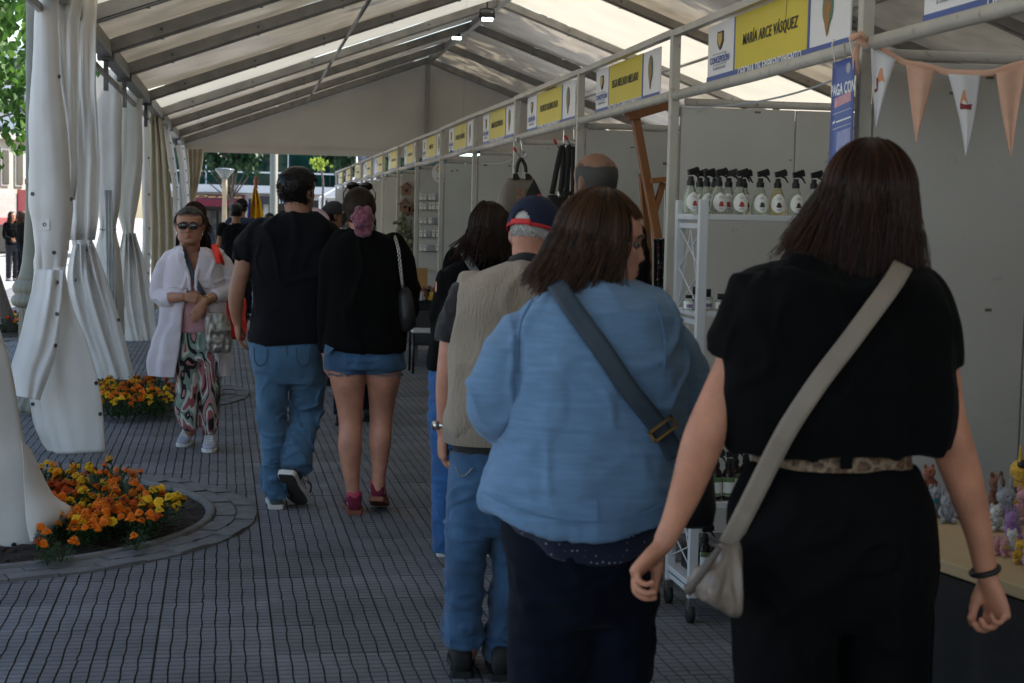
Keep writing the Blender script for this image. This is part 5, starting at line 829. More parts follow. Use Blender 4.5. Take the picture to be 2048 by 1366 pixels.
class Head:
    """a head frame: origin at the chin level on the ear axis; x right, y forwards, z up"""
    def __init__(s, top, yaw, sc=1., pitch=0, roll=0, wide=1., jaw=0.):
        s.R = yawm(yaw, pitch, roll); s.sc = sc; s.o = np.array(top)-s.R@np.array([0, -.02, .2265])*sc; s.wide = wide; s.jaw = jaw
    def w(s, P): return (np.asarray(P, float)*s.sc)@s.R.T+s.o
    def add(s, mb, neck_to=None, nr=.054, ears=True, nose=1.):
        zz = np.concatenate([np.linspace(-.016, .2, 64), np.linspace(.203, .2265, 10)]); sg = 72; a = np.linspace(0, 2*math.pi, sg+1)[:-1]; rings = []
        for z in zz:
            f, b, h = (np.interp(z, PZ, q) for q in (PFr, PBk, PHw)); h *= s.wide*(1+s.jaw*math.exp(-((z-.02)/.035)**2)); ca, sa = np.cos(a), np.sin(a); x = h*np.sign(ca)*np.abs(ca)**.92; y = np.where(sa > 0, f*np.abs(sa)**.86, -b*np.abs(sa)**.92); q = np.stack([x, y, np.full(sg, z)], 1)
            X, ax = q[:, 0], np.abs(q[:, 0]); fr = (q[:, 1] > .02)*1.; G = lambda u, v: np.exp(-(u/v)**2)
            pr = np.interp(z, [.066, .073, .080, .09, .125, .135], [0, .006, .023, .020, .004, 0])*nose; wd = np.interp(z, [.07, .085, .125], [.014, .011, .008])
            d = pr*G(X, wd)+.006*G(ax-.014, .006)*G(z-.079, .007)-.010*G(ax-.032, .015)*G(z-.115, .010)+.005*G(ax-.03, .024)*G(z-.134, .008)+.006*G(ax-.046, .02)*G(z-.088, .016)+.008*G(X, .021)*G(z-.0575, .0055)+.009*G(X, .019)*G(z-.0445, .007)-.006*G(X, .026)*G(z-.0512, .0028)+.007*G(X, .02)*G(z-.012, .013)-.004*G(X, .02)*G(z-.031, .006)
            q[:, 1] += fr*d; rings.append(s.w(q))
        mb.loft(rings)
        if ears:
            for sg_ in (-1, 1):
                E = s.R@yawm(-sg_*22); mb.ell(s.w((sg_*.0755*s.wide, -.012, .104)), (.010*s.sc, .020*s.sc, .033*s.sc), 12, R=E); mb.ell(s.w((sg_*.0755*s.wide, -.008, .083)), (.008*s.sc, .011*s.sc, .014*s.sc), 10, R=E)
        if neck_to is not None:
            n0 = s.w((0, -.022, .06)); n1 = np.array(neck_to); mb.tube([n0, n0*.55+n1*.45, n1, n1-np.array([0, 0, .05])], np.array([1., .98, 1.1, 1.35])*nr*s.sc, 18)
    def lips(s, o, org):
        """colour the lip faces of a finished body"""
        me = o.data; me.materials.append(m_lip); k = len(me.materials)-1
        V, _ = getv(me); L = ((V+np.array(org)-s.o)@s.R)/s.sc; inside = (L[:, 1] > .085) & (np.abs(L[:, 0]) < .024*np.sqrt(np.clip(1-((L[:, 2]-.051)/.0125)**2, 0, 1)))
        for p in me.polygons:
            if all(inside[v] for v in p.vertices): p.material_index = k
def person(label, loc, mb, sk, voxel=.006, sm=3, group=None, mats_extra=()):
    me = fuse(mb, voxel, sm); V, _ = getv(me); setv(me, V-np.array(loc)); me.materials.clear(); me.materials.append(sk)
    o = link('person', me); o.location = [float(q) for q in loc]; ORG[o.name] = tuple(loc); return tag(o, label, 'person', group)
def torso(mb, t, rows, seg=40, n=2.3, dy=0., ns=None):
    R_ = interp_rows([tuple(r)+(0,)*(7-len(r)) for r in rows], ns or 4*len(rows)); rings = []; a = np.linspace(0, 2*math.pi, seg+1)[:-1]; ca, sa = np.cos(a), np.sin(a); e = 2/n
    for py, l, q, bk, fr, yy, sag in R_:
        A, B = t(l, py, dy), t(q, py, dy); c = (A+B)/2; hw = max(.004, (B[0]-A[0])/2); x = hw*np.sign(ca)*np.abs(ca)**e; y = np.where(sa > 0, fr, bk)*np.sign(sa)*np.abs(sa)**e
        rings.append(np.stack([c[0]+x, c[1]+yy+y, c[2]-sag*(1-(x/hw)**2)], 1))
    mb.loft(rings)
def limb(mb, t, pts, seg=16, ends=True, k=None):
    P = interp_rows([(*t(p[0], p[1], p[2]), p[3]) for p in pts], k or 5*len(pts)); mb.tube(P[:, :3], P[:, 3], seg, ends=ends)
def hand(mb, w_, d, n, a, s=1., curl=(.5, .7, .5), spread=0., thumb=(.75, -.45, .45), th_curl=.5):
    d = _n(d); a = np.array(a, float); a = _n(a-d*np.dot(a, d)); n_ = np.cross(d, a); n_ = n_ if np.dot(n_, n) > 0 else -n_; w_ = np.array(w_); rings = []; t = np.linspace(0, 2*math.pi, 17)[:-1]
    for u, wd, th in ((-.012, .024, .020), (.01, .027, .019), (.035, .036, .0185), (.06, .0405, .0165), (.08, .0405, .014), (.09, .036, .010)): rings.append(w_+s*(d*u)+s*(np.cos(t)[:, None]*a*wd+np.sin(t)[:, None]*n_*th))
    mb.loft(rings); tips = []
    for i in range(4):
        L = (.074, .083, .077, .060)[i]*s; p = w_+s*(d*(.080-.004*abs(i-1.2))+a*(-.0285+.0190*i)); ang = 0; P = [p-d*.012*s, p]; c = (1, .97, 1.03, 1.1)[i]; dd = _n(d+a*spread*(i-1.5))
        for f, cu in zip((.44, .31, .25), curl): ang += cu*c; v = dd*math.cos(ang)+n_*math.sin(ang); P.append(P[-1]+v*L*f)
        r0 = (.0088, .0092, .0088, .0076)[i]*s; mb.tube(interp_rows(P, 14), np.linspace(r0*1.08, r0*.80, 14), 10, ends=True); tips.append(P)
    p = w_+s*(d*.022-a*.024+n_*.006); v = _n(d*thumb[0]+a*thumb[1]+n_*thumb[2]); v2 = _n(v+(d*.6+a*.45+n_*.2)*th_curl); mb.tube(interp_rows([p-v*.01*s, p+v*.032*s, p+v*.045*s, p+v*.045*s+v2*.018*s, p+v*.045*s+v2*.036*s], 14), np.array([.0145]*4+[.0115]*4+[.0098]*4+[.0085, .007])*s, 10, ends=True)
    return tips
def garment(name, mb, parent, mats, voxel=.009, sm=5, fl=(), sd=0):
    me = fuse(mb, voxel, sm, name)
    if fl: folds(me, fl, sd)
    return finish(me, name, mats, parent)
def strands(parent, mat_, H, n, face=58, zend=lambda th: -.03, flare=lambda th: .15, sway=(0, 0, 0), r=.0022, sd=0, jit=.010, rad=(.088, .108, .108), clump=9, cz=.122, name='hair', spread=1., part=8., wav=.006, zj=.02, phmax=97, drop=True, fexp=1.7):
    """hair as locks of fine strands over a solid under-layer"""
    g = np.random.default_rng(sd); mb = MB(); hc = np.array([0, -.012, cz]); nc = max(1, n//clump)
    for c in range(nc):
        th0 = g.uniform(face, 360-face); ph0 = part+(70 if drop else phmax-part-12)*g.uniform(0, 1)**1.4; lift = g.uniform(.97, 1.07); ze = zend(th0)+g.normal(0, zj); fl = flare(th0)+g.normal(0, .05); w0 = g.uniform(0, 6.28); tipc = g.normal(0, .012, 2)
        for k in range(clump):
            th = math.radians(th0+g.normal(0, 6*spread)); hx = g.normal(0, .006); ph = np.radians(np.linspace(ph0+g.normal(0, 4), phmax+(0 if drop else g.normal(0, 3)), 8)); s = np.sin(ph); q = lift*(1+g.normal(0, .012)); P = np.stack([rad[0]*s*math.sin(th)*q, rad[1]*s*math.cos(th)*q, rad[2]*np.cos(ph)*q], 1)+hc; e = P[-1]; L = max(.02, e[2]-(ze+g.normal(0, .008))); fall = []
            for u in (np.linspace(.14, 1, 8) if drop else ()):
                sc = 1+fl*u**fexp; fall.append([e[0]*sc+tipc[0]*u+wav*math.sin(u*5+w0)+sway[0]*u*u+g.normal(0, .0015)+hx*u*u, (e[1]+.012)*sc-.012+tipc[1]*u+wav*math.cos(u*5+w0)+sway[1]*u*u, e[2]-L*u+sway[2]*u*u])
            P = H.w(np.concatenate([P, fall]) if drop else P); mb.tube(P, np.linspace(r, r*.4, len(P)), 3, cap=False)
    return mb.build(name, [mat_], parent, smooth=True)
def hair_core(mb, H, zend, face_y=.015, rad=(.085, .105, .106), flare=.06, cz=.122, hair_line=.172, back=1.):
    rings = []; a = np.linspace(0, 2*math.pi, 37)[:-1]
    for ph in np.radians([6, 18, 30, 42, 54, 63]): rings.append(np.stack([rad[0]*math.sin(ph)*np.cos(a), rad[1]*math.sin(ph)*np.sin(a)-.012, np.full(36, cz+rad[2]*math.cos(ph))], 1))
    z0 = cz+rad[2]*math.cos(math.radians(63)); 
    for u in np.linspace(.08, 1, 14):
        z = z0+(zend-z0)*u; k = min(1, (z0-z)/.035); ph = math.acos(np.clip((z-cz)/rad[2], -.2, 1)); w_ = rad[0]*math.sin(ph)*(1+flare*max(0, u-.3)) ; b = rad[1]*math.sin(ph)*back*(1+flare*max(0, u-.3)); f = rad[1]*math.sin(ph)*(1-k)+face_y*k+.0
        y = np.where(np.sin(a) > 0, f*np.sin(a), b*np.sin(a))-.012; rings.append(np.stack([w_*np.cos(a), y, np.full(36, z)], 1))
    rings.append(rings[-1]*np.array([.6, .6, 1])-np.array([0, 0, .012])); mb.loft([H.w(q) for q in rings])
def short_hair(parent, mat_, H, n=700, low=.055, front=.165, thick=.012, sd=0, r=.0016, L=.03, name='hair', ear=.04):
    """cropped hair: a thin cap that follows the skull plus short strands"""
    g = np.random.default_rng(sd); mb = MB(); zz = np.linspace(low, .2265, 26); a = np.linspace(0, 2*math.pi, 49)[:-1]; rings = []
    for z in zz:
        f, b, h = (np.interp(z, PZ, q) for q in (PFr, PBk, PHw)); th = thick*min(1, .25+(z-low)/.07); ca, sa = np.cos(a), np.sin(a); kf = np.clip((z-(front-.02))/.03, 0, 1)
        fy = (f+th)*kf+(.012 if z < .12 else .03)*(1-kf); x = (h*H.wide+th*.8)*np.sign(ca)*np.abs(ca)**.92; y = np.where(sa > 0, fy*np.abs(sa)**.9, -(b+th)*np.abs(sa)**.92); rings.append(H.w(np.stack([x, y, np.full(48, z+thick*.8*np.clip((z-.15)/.07, 0, 1))], 1)))
    mb.loft(rings); me = mb.mesh('cap', [mat_], ORG[parent.name]); folds(me, [(.003, (60, 60, 40), False, None)], sd); s = MB()
    for k in range(n):
        z = low+.005+(.21-low)*g.uniform(0, 1)**.8; t = g.uniform(0, 2*math.pi); f, b, h = (np.interp(z, PZ, q) for q in (PFr, PBk, PHw)); sa, ca = math.sin(t), math.cos(t)
        if sa > .1 and z < front: continue
        th = thick*min(1, .25+(z-low)/.07); p = np.array([(h*H.wide+th*.8)*ca, (f+th)*sa if sa > 0 else (b+th)*sa, z+thick*.6*max(0, (z-.15)/.07)]); o = _n(p-np.array([0, -.01, .12])); d = _n(np.array([g.normal(0, .4), -.25+g.normal(0, .3), -1])+o*.45); P = [p-o*.003, p+d*L*.5+o*.003, p+d*L+o*.002]; s.tube(H.w(P), [r, r, r*.4], 4, cap=False)
    o = link(name, me, parent); st = s.mesh('st', [mat_], ORG[parent.name], True)
    V1, _ = getv(me); V2, _ = getv(st); F = [tuple(p.vertices) for p in me.polygons]+[tuple(v+len(V1) for v in p.vertices) for p in st.polygons]; nm = bpy.data.meshes.new(name); nm.from_pydata(np.concatenate([V1, V2]).tolist(), [], F); nm.materials.append(mat_); nm.polygons.foreach_set('use_smooth', [True]*len(nm.polygons)); o.data = nm; return o
def shoe(parent, heel, d, L=.27, w_=.095, pitch=0., up_m=None, sole_m=None, h=.075, extra=None, roll=0.):
    """heel: back lower point of the sole; d: heading; pitch lifts the heel, degrees"""
    d = _n([d[0], d[1], 0]); x = np.array([d[1], -d[0], 0]); p = math.radians(pitch); f = d*math.cos(p)-np.array([0, 0, 1])*math.sin(p); u = np.cross(x, f); heel = np.array(heel); W_ = lambda q: heel+np.asarray(q)[:, :1]*x+np.asarray(q)[:, 1:2]*f+np.asarray(q)[:, 2:]*u
    a = np.linspace(0, 2*math.pi, 25)[:-1]; ys = [(0, .30), (.04, .38), (.12, .40), (.3, .37), (.5, .40), (.68, .48), (.82, .47), (.93, .36), (1, .16)]
    def ringy(k, z0, z1, inset=0.): 
        return None
    s = MB(); top = []; 
    outline = np.array([[-wd*w_, y*L] for y, wd in ys]+[[wd*w_, y*L] for y, wd in ys[::-1]]); th = .024
    s.loft([W_(np.column_stack([outline*np.array([.97, .99]), np.full(len(outline), z)])) if i in (0, 3) else W_(np.column_stack([outline*np.array([1.03, 1.01]), np.full(len(outline), z)])) for i, z in enumerate((0, .004, th-.003, th))])
    b = MB(); rings = []
    for y, wd, zt in ((.01, .26, .70), (.05, .34, 1.0), (.14, .36, 1.08), (.26, .34, 1.08), (.40, .36, .92), (.55, .40, .70), (.7, .44, .52), (.84, .42, .42), (.94, .30, .34), (.99, .12, .22)):
        q = np.stack([wd*w_*np.sign(np.cos(a))*np.abs(np.cos(a))**.7, np.full(24, y*L), th-.006+(h*zt)*.5*(1+np.sign(np.sin(a))*np.abs(np.sin(a))**.8)], 1); rings.append(W_(q))
    b.loft(rings); o = b.build('shoe', [up_m], parent, smooth=True); s.build('sole', [sole_m], o)
    return o, W_
def ribbon(parent, obs, pts, width, m, name='strap', off=.006, n=60, thick=.004, smooth_k=7):
    R_ = interp_rows([p for p in pts], n); rowsL = []; dist = []
    for x, y in R_:
        h = hit_fast(obs, x, y); dist.append(np.nan if h is None else h)
    d = np.array(dist); i = np.arange(n); ok = ~np.isnan(d)
    if ok.any(): d = np.interp(i, i[ok], d[ok])
    d = np.array([np.min(d[max(0, k-3):k+4]) for k in range(n)]); d = np.convolve(np.pad(d, smooth_k, 'edge'), np.ones(2*smooth_k+1)/(2*smooth_k+1), 'valid'); P = []
    for (x, y), q in zip(R_, d): r = ROT @ np.array([x-1024, 683-y, -FPX]); P.append(CAM+_n(r)*(q-off))
    P = np.array(P); T = np.gradient(P, axis=0); rows = []
    for p, tt in zip(P, T): s = _n(np.cross(tt, p-CAM)); rows.append(np.array([p-s*width*u for u in (-.5, -.25, 0, .25, .5)]))
    b = MB(); b.sheet(rows); o = b.build(name, [m], parent, True, thick); return o, P
_bv = {}
def hit_fast(obs, px, py):
    r = ROT @ np.array([px-1024, 683-py, -FPX]); r = _n(r); best = None
    for o in obs:
        if o.name not in _bv: V, _ = getv(o.data); _bv[o.name] = BVHTree.FromPolygons([Vector(v) for v in V+np.array(ORG[o.name])], [tuple(p.vertices) for p in o.data.polygons])
        h = _bv[o.name].ray_cast(Vector(CAM), Vector(r))
        if h[0] is not None and (best is None or h[3] < best): best = h[3]
    return best
# cloth
def cloth(name, c, rough=.85, var=.10, scale=5, bump=.25, bs=350, sheen=.15, **k): return mat(name, c, rough, var, scale, bump, bs, sheen=sheen, **{'spec': .2, **k})
c_blk = cloth('black_knit', (.0042, .004, .0042), .9, .2, 8, sheen=.02, spec=.06); c_blk2 = cloth('black_crepe', (.0036, .0036, .004), .75, .15, 6, sheen=.01, spec=.06); c_nav = cloth('navy_trousers', (.0042, .0055, .012), .85, .2, 6, sheen=.03, spec=.08); c_blue = cloth('chambray', (.155, .27, .43), .9, .11, 14, .5, 200, stretch=(1, 1, 7)); c_den = cloth('denim_blue', (.040, .092, .175), .9, .40, 6, .4, 300); c_den2 = cloth('denim_light', (.062, .135, .225), .9, .38, 5.5, .4, 300); c_denr = cloth('denim_royal', (.025, .09, .24), .9, .25, 5, .3, 300); c_vest = cloth('beige_knit', (.30, .245, .19), .95, .10, 9, .7, 130, stretch=(1, 1, .3)); c_tee = cloth('black_tee', (.0075, .0075, .0095), .9, .2, 6, sheen=.04, spec=.08); c_lav = cloth('lavender_cardigan', (.60, .545, .585), .9, .06, 6, .3, 250); c_pink = cloth('dusty_pink', (.48, .25, .26), .9, .06, 6); c_dot = cloth('navy_dotted', (.012, .015, .035), .85, .1)
m_taup = mat('taupe_leather', (.24, .19, .145), .5, .08, 12, .15, 120); m_tb = mat('pearl_leather', (.17, .125, .095), .36, .3, 7, .5, 14, col2=(.29, .225, .18)); m_strap = mat('strap_navy', (.030, .045, .062), .6, .15, 14); m_gld = mat('brass', (.45, .30, .12), .3, metal=1.); m_silv = mat('silver', (.55, .53, .50), .25, metal=1.)
m_sw = mat('sole_white', (.62, .60, .56), .7, .06, 10); m_sb = mat('sole_black', (.012, .012, .012), .7, .2, 10); m_sd = mat('sole_dark_grey', (.035, .033, .033), .8, .2, 10); m_gum = mat('sole_gum', (.22, .07, .04), .6, .12, 9); m_maro = mat('suede_maroon', (.15, .012, .035), .9, .2, 12); m_olive = mat('suede_grey_green', (.10, .12, .11), .9, .2, 12); m_canv = mat('canvas_grey', (.36, .37, .42), .9, .1, 9); m_blks = mat('shoe_black', (.012, .011, .011), .7, .25, 10)
def leopard():
    m = mat('leopard_print', (.45, .27, .15), .6); t = m.node_tree; N = t.nodes; L = t.links; tc = N.new('ShaderNodeTexCoord'); v = N.new('ShaderNodeTexVoronoi'); v.feature = 'DISTANCE_TO_EDGE'; v.inputs['Scale'].default_value = 40; n = N.new('ShaderNodeTexNoise'); n.inputs['Scale'].default_value = 60; mx0 = N.new('ShaderNodeMixRGB'); mx0.inputs[0].default_value = .03; L.new(tc.outputs['Object'], mx0.inputs[1]); L.new(n.outputs['Color'], mx0.inputs[2]); L.new(mx0.outputs[0], v.inputs['Vector'])
    r = N.new('ShaderNodeValToRGB'); e = r.color_ramp.elements; e[0].position = .07; e[0].color = (.34, .22, .13, 1); e[1].position = .10; e[1].color = (.012, .007, .005, 1); q = e.new(.24); q.color = (.012, .007, .005, 1); q = e.new(.30); q.color = (.20, .085, .035, 1); L.new(v.outputs['Distance'], r.inputs[0]); L.new(r.outputs[0], N['Principled BSDF'].inputs['Base Color']); return m
def dots(m, sc=70):
    t = m.node_tree; N = t.nodes; L = t.links; b = N['Principled BSDF']; src = b.inputs['Base Color'].links[0].from_socket; tc = N.new('ShaderNodeTexCoord'); v = N.new('ShaderNodeTexVoronoi'); v.inputs['Scale'].default_value = sc; v.inputs['Randomness'].default_value = .35; L.new(tc.outputs['Object'], v.inputs['Vector']); r = N.new('ShaderNodeValToRGB'); r.color_ramp.elements[0].position = .13; r.color_ramp.elements[0].color = (1, 1, 1, 1); r.color_ramp.elements[1].position = .17; r.color_ramp.elements[1].color = (0, 0, 0, 1); L.new(v.outputs['Distance'], r.inputs[0]); mx = N.new('ShaderNodeMixRGB'); L.new(r.outputs[0], mx.inputs[0]); L.new(src, mx.inputs[1]); mx.inputs[2].default_value = (.35, .36, .42, 1); L.new(mx.outputs[0], b.inputs['Base Color'])
dots(c_dot)
def palms():
    m = cloth('palm_print', (.5, .5, .48), .8); t = m.node_tree; N = t.nodes; L = t.links; tc = N.new('ShaderNodeTexCoord'); mp = N.new('ShaderNodeMapping'); mp.inputs['Rotation'].default_value = (0, .7, 0); mp.inputs['Scale'].default_value = (9, 5, 3.2); L.new(tc.outputs['Object'], mp.inputs[0]); n = N.new('ShaderNodeTexNoise'); n.inputs['Scale'].default_value = 1.3; n.inputs['Detail'].default_value = 1.2; n.inputs['Distortion'].default_value = 1.1; L.new(mp.outputs[0], n.inputs[0])
    r = N.new('ShaderNodeValToRGB'); r.color_ramp.interpolation = 'CONSTANT'; e = r.color_ramp.elements; e[0].position = 0; e[0].color = (.012, .011, .014, 1); e[1].position = .36; e[1].color = (.34, .10, .11, 1)
    for p, c in ((.44, (.55, .54, .50)), (.50, (.20, .27, .22)), (.56, (.015, .013, .016)), (.61, (.45, .20, .20)), (.67, (.24, .31, .26)), (.73, (.02, .018, .02))): q = e.new(p); q.color = (*c, 1)
    L.new(n.outputs['Fac'], r.inputs[0]); L.new(r.outputs[0], N['Principled BSDF'].inputs['Base Color']); return m

def stubble(parent, H, m, n, zlo, zhi, a0, a1, sd=0, r=.0012, L=.006, lift=.001):
    """very short hair over a stretch of the skull"""
    g = np.random.default_rng(sd); mb = MB()
    for k in range(n):
        z = zlo+(zhi-zlo)*g.uniform(0, 1); z = z if g.uniform() > .2 else zhi+abs(g.normal(0, .010)); tt = math.radians(g.uniform(a0, a1)); f, bk, hw = (np.interp(z, PZ, q) for q in (PFr, PBk, PHw)); P_ = np.array([(hw*H.wide+lift)*math.cos(tt), ((f if math.sin(tt) > 0 else bk)+lift)*math.sin(tt), z]); o = _n(P_-[0, 0, .1]); mb.tube(H.w([P_-o*.001, P_+o*.003+np.array([0, 0, -L])+g.normal(0, .0012, 3)]), [r, r*.5], 3, cap=False)
    c = MB(); zz = np.linspace(zlo-.004, zhi+.004, 12); an = np.radians(np.linspace(a0, a1, 40)); rows = []
    for z in zz: f, bk, hw = (np.interp(z, PZ, q) for q in (PFr, PBk, PHw)); e = .0012+.0028*min(1, (z-zlo+.004)/.02)*min(1, (zhi+.004-z)/.012); rows.append(H.w(np.stack([(hw*H.wide+e)*np.cos(an), (np.where(np.sin(an) > 0, f, bk)+e)*np.sin(an), np.full(40, z)], 1)))
    c.sheet(rows); c.add(np.concatenate(mb.v), mb.f); return c.build('hair', [m], parent, True)
def pulled_back(parent, m, H, n, nape, r=.0018, sd=0, hairline=.178, name='hair', lift=1.):
    """hair combed back over the skull to a knot"""
    mb = MB(); g_ = np.random.default_rng(sd); nape = np.array(nape); c0 = np.array([0, -.012, .122])
    for k in range(n):
        th = math.radians(g_.uniform(-180, 180)); ph = math.radians(g_.uniform(8, 88)); a_ = .0865*H.wide; p0 = np.array([a_*math.sin(ph)*math.sin(th+math.pi), .109*math.sin(ph)*math.cos(th+math.pi), .109*math.cos(ph)])+c0
        if abs(th) > 1.9 and p0[2] < hairline+g_.normal(0, .003): continue
        P = []
        for u in np.linspace(0, 1, 9):
            q = p0*(1-u)+nape*u; v = q-c0; e = math.sqrt((v[0]/a_)**2+(v[1]/.109)**2+(v[2]/.109)**2); P.append(c0+v/e*(lift+.02*math.sin(u*3.1)) if u < .9 else q)
        mb.tube(H.w(P), np.linspace(r, r*.65, 9), 4, cap=False)
    return mb.build(name, [m], parent, True)
def cut(me, poly, org, ymax):
    """open a garment inside a sighted outline, front side only"""
    import bmesh
    bm = bmesh.new(); bm.from_mesh(me); P = np.array(poly, float); kill = []
    for f in bm.faces:
        c = np.array(f.calc_center_median())+np.array(org)
        if c[1] > ymax: continue
        q = ROT.T@(c-CAM); x, y = 1024-FPX*q[0]/q[2], 683+FPX*q[1]/q[2]; ins = False; j = len(P)-1
        for i in range(len(P)):
            if (P[i][1] > y) != (P[j][1] > y) and x < (P[j][0]-P[i][0])*(y-P[i][1])/(P[j][1]-P[i][1])+P[i][0]: ins = not ins
            j = i
        if ins: kill.append(f)
    bmesh.ops.delete(bm, geom=kill, context='FACES'); bm.to_mesh(me); bm.free(); me.update()

def seam(parent, obs, pts, m, w_=.004, name='seam', off=.0035):
    _bv.clear(); return ribbon(parent, obs, pts, w_, m, name, off, 40, .0015, 3)
def rib_band(t, rows, nr, depth=.003, n=2.4):
    """a ribbed knit band"""
    mb = MB(); seg = nr*2; a = np.linspace(0, 2*math.pi, seg+1)[:-1]; e = 2/n; rings = []
    for py, l, q, bk, fr in rows:
        A, B = t(l, py), t(q, py); c = (A+B)/2; hw = (B[0]-A[0])/2; k = 1+depth/hw*np.where(np.arange(seg) % 2 == 0, 1, -1); x = hw*np.sign(np.cos(a))*np.abs(np.cos(a))**e*k; y = np.where(np.sin(a) > 0, fr, bk)*np.sign(np.sin(a))*np.abs(np.sin(a))**e*k; rings.append(np.stack([c[0]+x, c[1]+y, np.full(seg, c[2])], 1))
    mb.loft(rings, False); return mb
# ================================================================ woman in black, nearest
def P1():
    Y = 3.1; t = TR(Y); loc = (1.235, Y, 0); H = Head(at(1742, 290, Y+.02), 22, .98, pitch=-4); b = MB(); H.add(b, t(1702, 560, .02), .052)
    torso(b, t, [(545, 1640, 1770, .05, .05), (580, 1520, 1840, .07, .07), (640, 1490, 1860, .10, .09), (760, 1500, 1850, .10, .10), (900, 1528, 1800, .09, .09), (1000, 1500, 1830, .11, .10), (1120, 1490, 1845, .11, .10)])
    for lx, rx in ((1572, 1572), (1766, 1760)): limb(b, t, [(lx, 1080, 0, .075), (lx, 1400, 0, .06), (rx, 1600, .02, .05), (rx, 1960, 0, .038)], 14); b.ell(t(rx, 1995, .06), (.045, .12, .035))
    limb(b, t, [(1535, 605, 0, .04), (1500, 650, 0, .042), (1474, 730, 0, .045), (1438, 805, -.01, .042), (1405, 885, -.02, .0425), (1373, 980, 0, .034), (1347, 1044, .01, .026), (1330, 1080, .01, .0235)], 20)
    limb(b, t, [(1818, 605, 0, .04), (1855, 660, 0, .042), (1873, 740, -.01, .046), (1886, 820, -.03, .044), (1903, 885, -.04, .0435), (1930, 968, -.02, .039), (1957, 1066, 0, .029), (1969, 1130, .01, .0245), (1975, 1150, .01, .024)], 20)
    tl = hand(b, t(1326, 1090, .01), (-.66, -.05, -.62), (.75, .1, -.65), (-.45, -.88, .15), .97, (.75, .95, .75), thumb=(.72, -.25, .62), th_curl=.55)
    tr = hand(b, t(1977, 1158, .01), (.28, -.05, -.93), (-.9, .25, -.3), (.30, -.93, -.05), .97, (.85, 1.05, .8), thumb=(.75, -.15, .6), th_curl=.6)
    p = person('woman in black boxy top walking away with a beige strap across her back', loc, b, SK, .0042, 3)
    g = MB()
    torso(g, t, [(516, 1628, 1790, .075, .05, 0, .030), (522, 1592, 1812, .10, .07, 0, .036), (536, 1535, 1836, .12, .09, 0, .032), (556, 1492, 1855, .13, .10, 0, .016), (600, 1470, 1872, .14, .11), (690, 1449, 1893, .15, .12), (800, 1441, 1900, .15, .12), (860, 1439, 1897, .142, .12), (890, 1444, 1890, .135, .12, 0, .012)], n=2.6)
    limb(g, t, [(1550, 575, 0, .055), (1520, 594, 0, .062), (1495, 640, 0, .060), (1480, 700, 0, .056), (1477, 712, 0, .055)], 20, ends='start'); limb(g, t, [(1800, 575, 0, .055), (1832, 594, 0, .062), (1856, 645, 0, .062), (1870, 715, 0, .057), (1872, 735, 0, .055)], 20, ends='start')
    for dyy, pts in ((-.062, [(1588, 520), (1635, 548), (1700, 566), (1760, 562), (1808, 536)]), (-.085, [(1560, 545), (1630, 583), (1710, 600), (1790, 578)])): limb(g, t, [(x, y, dyy-.02*math.sin(i/(len(pts)-1)*math.pi), .015) for i, (x, y) in enumerate(pts)], 12)
    top = garment('top', g, p, c_blk, .0075, 3, [(.008, (2.5, 2.5, .9), False, None), (.009, (3.2, 3.2, .8), 2, None), (.010, (4, 4, 5), 2, (t(1650, 600, -.1), .25))], 3)
    g = MB(); torso(g, t, [(896, 1513, 1813, .105, .10), (905, 1511, 1814, .108, .10), (930, 1508, 1817, .110, .10), (938, 1510, 1815, .108, .10)], n=2.3); garment('belt', g, p, leopard(), .005, 1)
    bu = MB(); q = t(1693, 916, -.118); bu.box((-.012, -.006, -.022), (.012, .004, .022), c=q); bu.build('belt_gap', [c_blk2], p, bevel=.003)
    g = MB(); torso(g, t, [(931, 1506, 1820, .108, .10), (960, 1490, 1834, .125, .11), (1010, 1470, 1854, .142, .12), (1080, 1466, 1863, .15, .12), (1160, 1470, 1862, .145, .12), (1210, 1480, 1850, .12, .11), (1250, 1500, 1830, .07, .09)], n=2.4)
    for l, r_ in ((1474, 1674), (1674, 1858)):
        torso(g, t, [(1040, l+10, r_-4, .10, .10), (1130, l-2, r_-2, .13, .11), (1250, l+2, r_-6, .118, .105), (1366, l+6, r_-12, .108, .10), (1600, l+4, r_-6, .10, .10), (1985, l-2, r_+0, .10, .10)], n=2.1)
    garment('trousers', g, p, c_blk2, .009, 4, [(.010, (3, 3, .6), False, None), (.009, (4, 4, .7), 2, None), (.010, (4, 4, 6), 2, (t(1670, 1130, -.1), .2))], 5)
    hc = MB(); hair_core(hc, H, -.005, .02, flare=.06); garment('hair_underlayer', hc, p, HB1, .008, 4, [(.006, (30, 30, 4), True, None)])
    def ze(th): return float(np.interp(th, [48, 120, 200, 240, 275, 312], [-.06, -.06, -.025, -.005, -.012, .0]))
    hs = strands(p, HB1, H, 4500, 48, ze, lambda th: float(np.interp(th, [48, 100, 180, 225, 265, 312], [.16, .12, .13, .26, .62, .55])), (-.012, -.01, 0), .0014, 2, clump=15, wav=.003, zj=.018, spread=1.4, phmax=76, fexp=1.1, rad=(.094, .112, .112))
    br = MB(); q = t(1970, 1141, .01); a = np.linspace(0, 2*math.pi, 33); ax = _n(t(1977, 1158)-t(1960, 1090)); e1 = _n(np.cross(ax, [0, 1, 0])); e2 = np.cross(ax, e1); br.tube(q+.0285*(np.cos(a)[:, None]*e1+np.sin(a)[:, None]*e2), .0062, 8); br.build('bracelet', [m_blk], p, smooth=True)
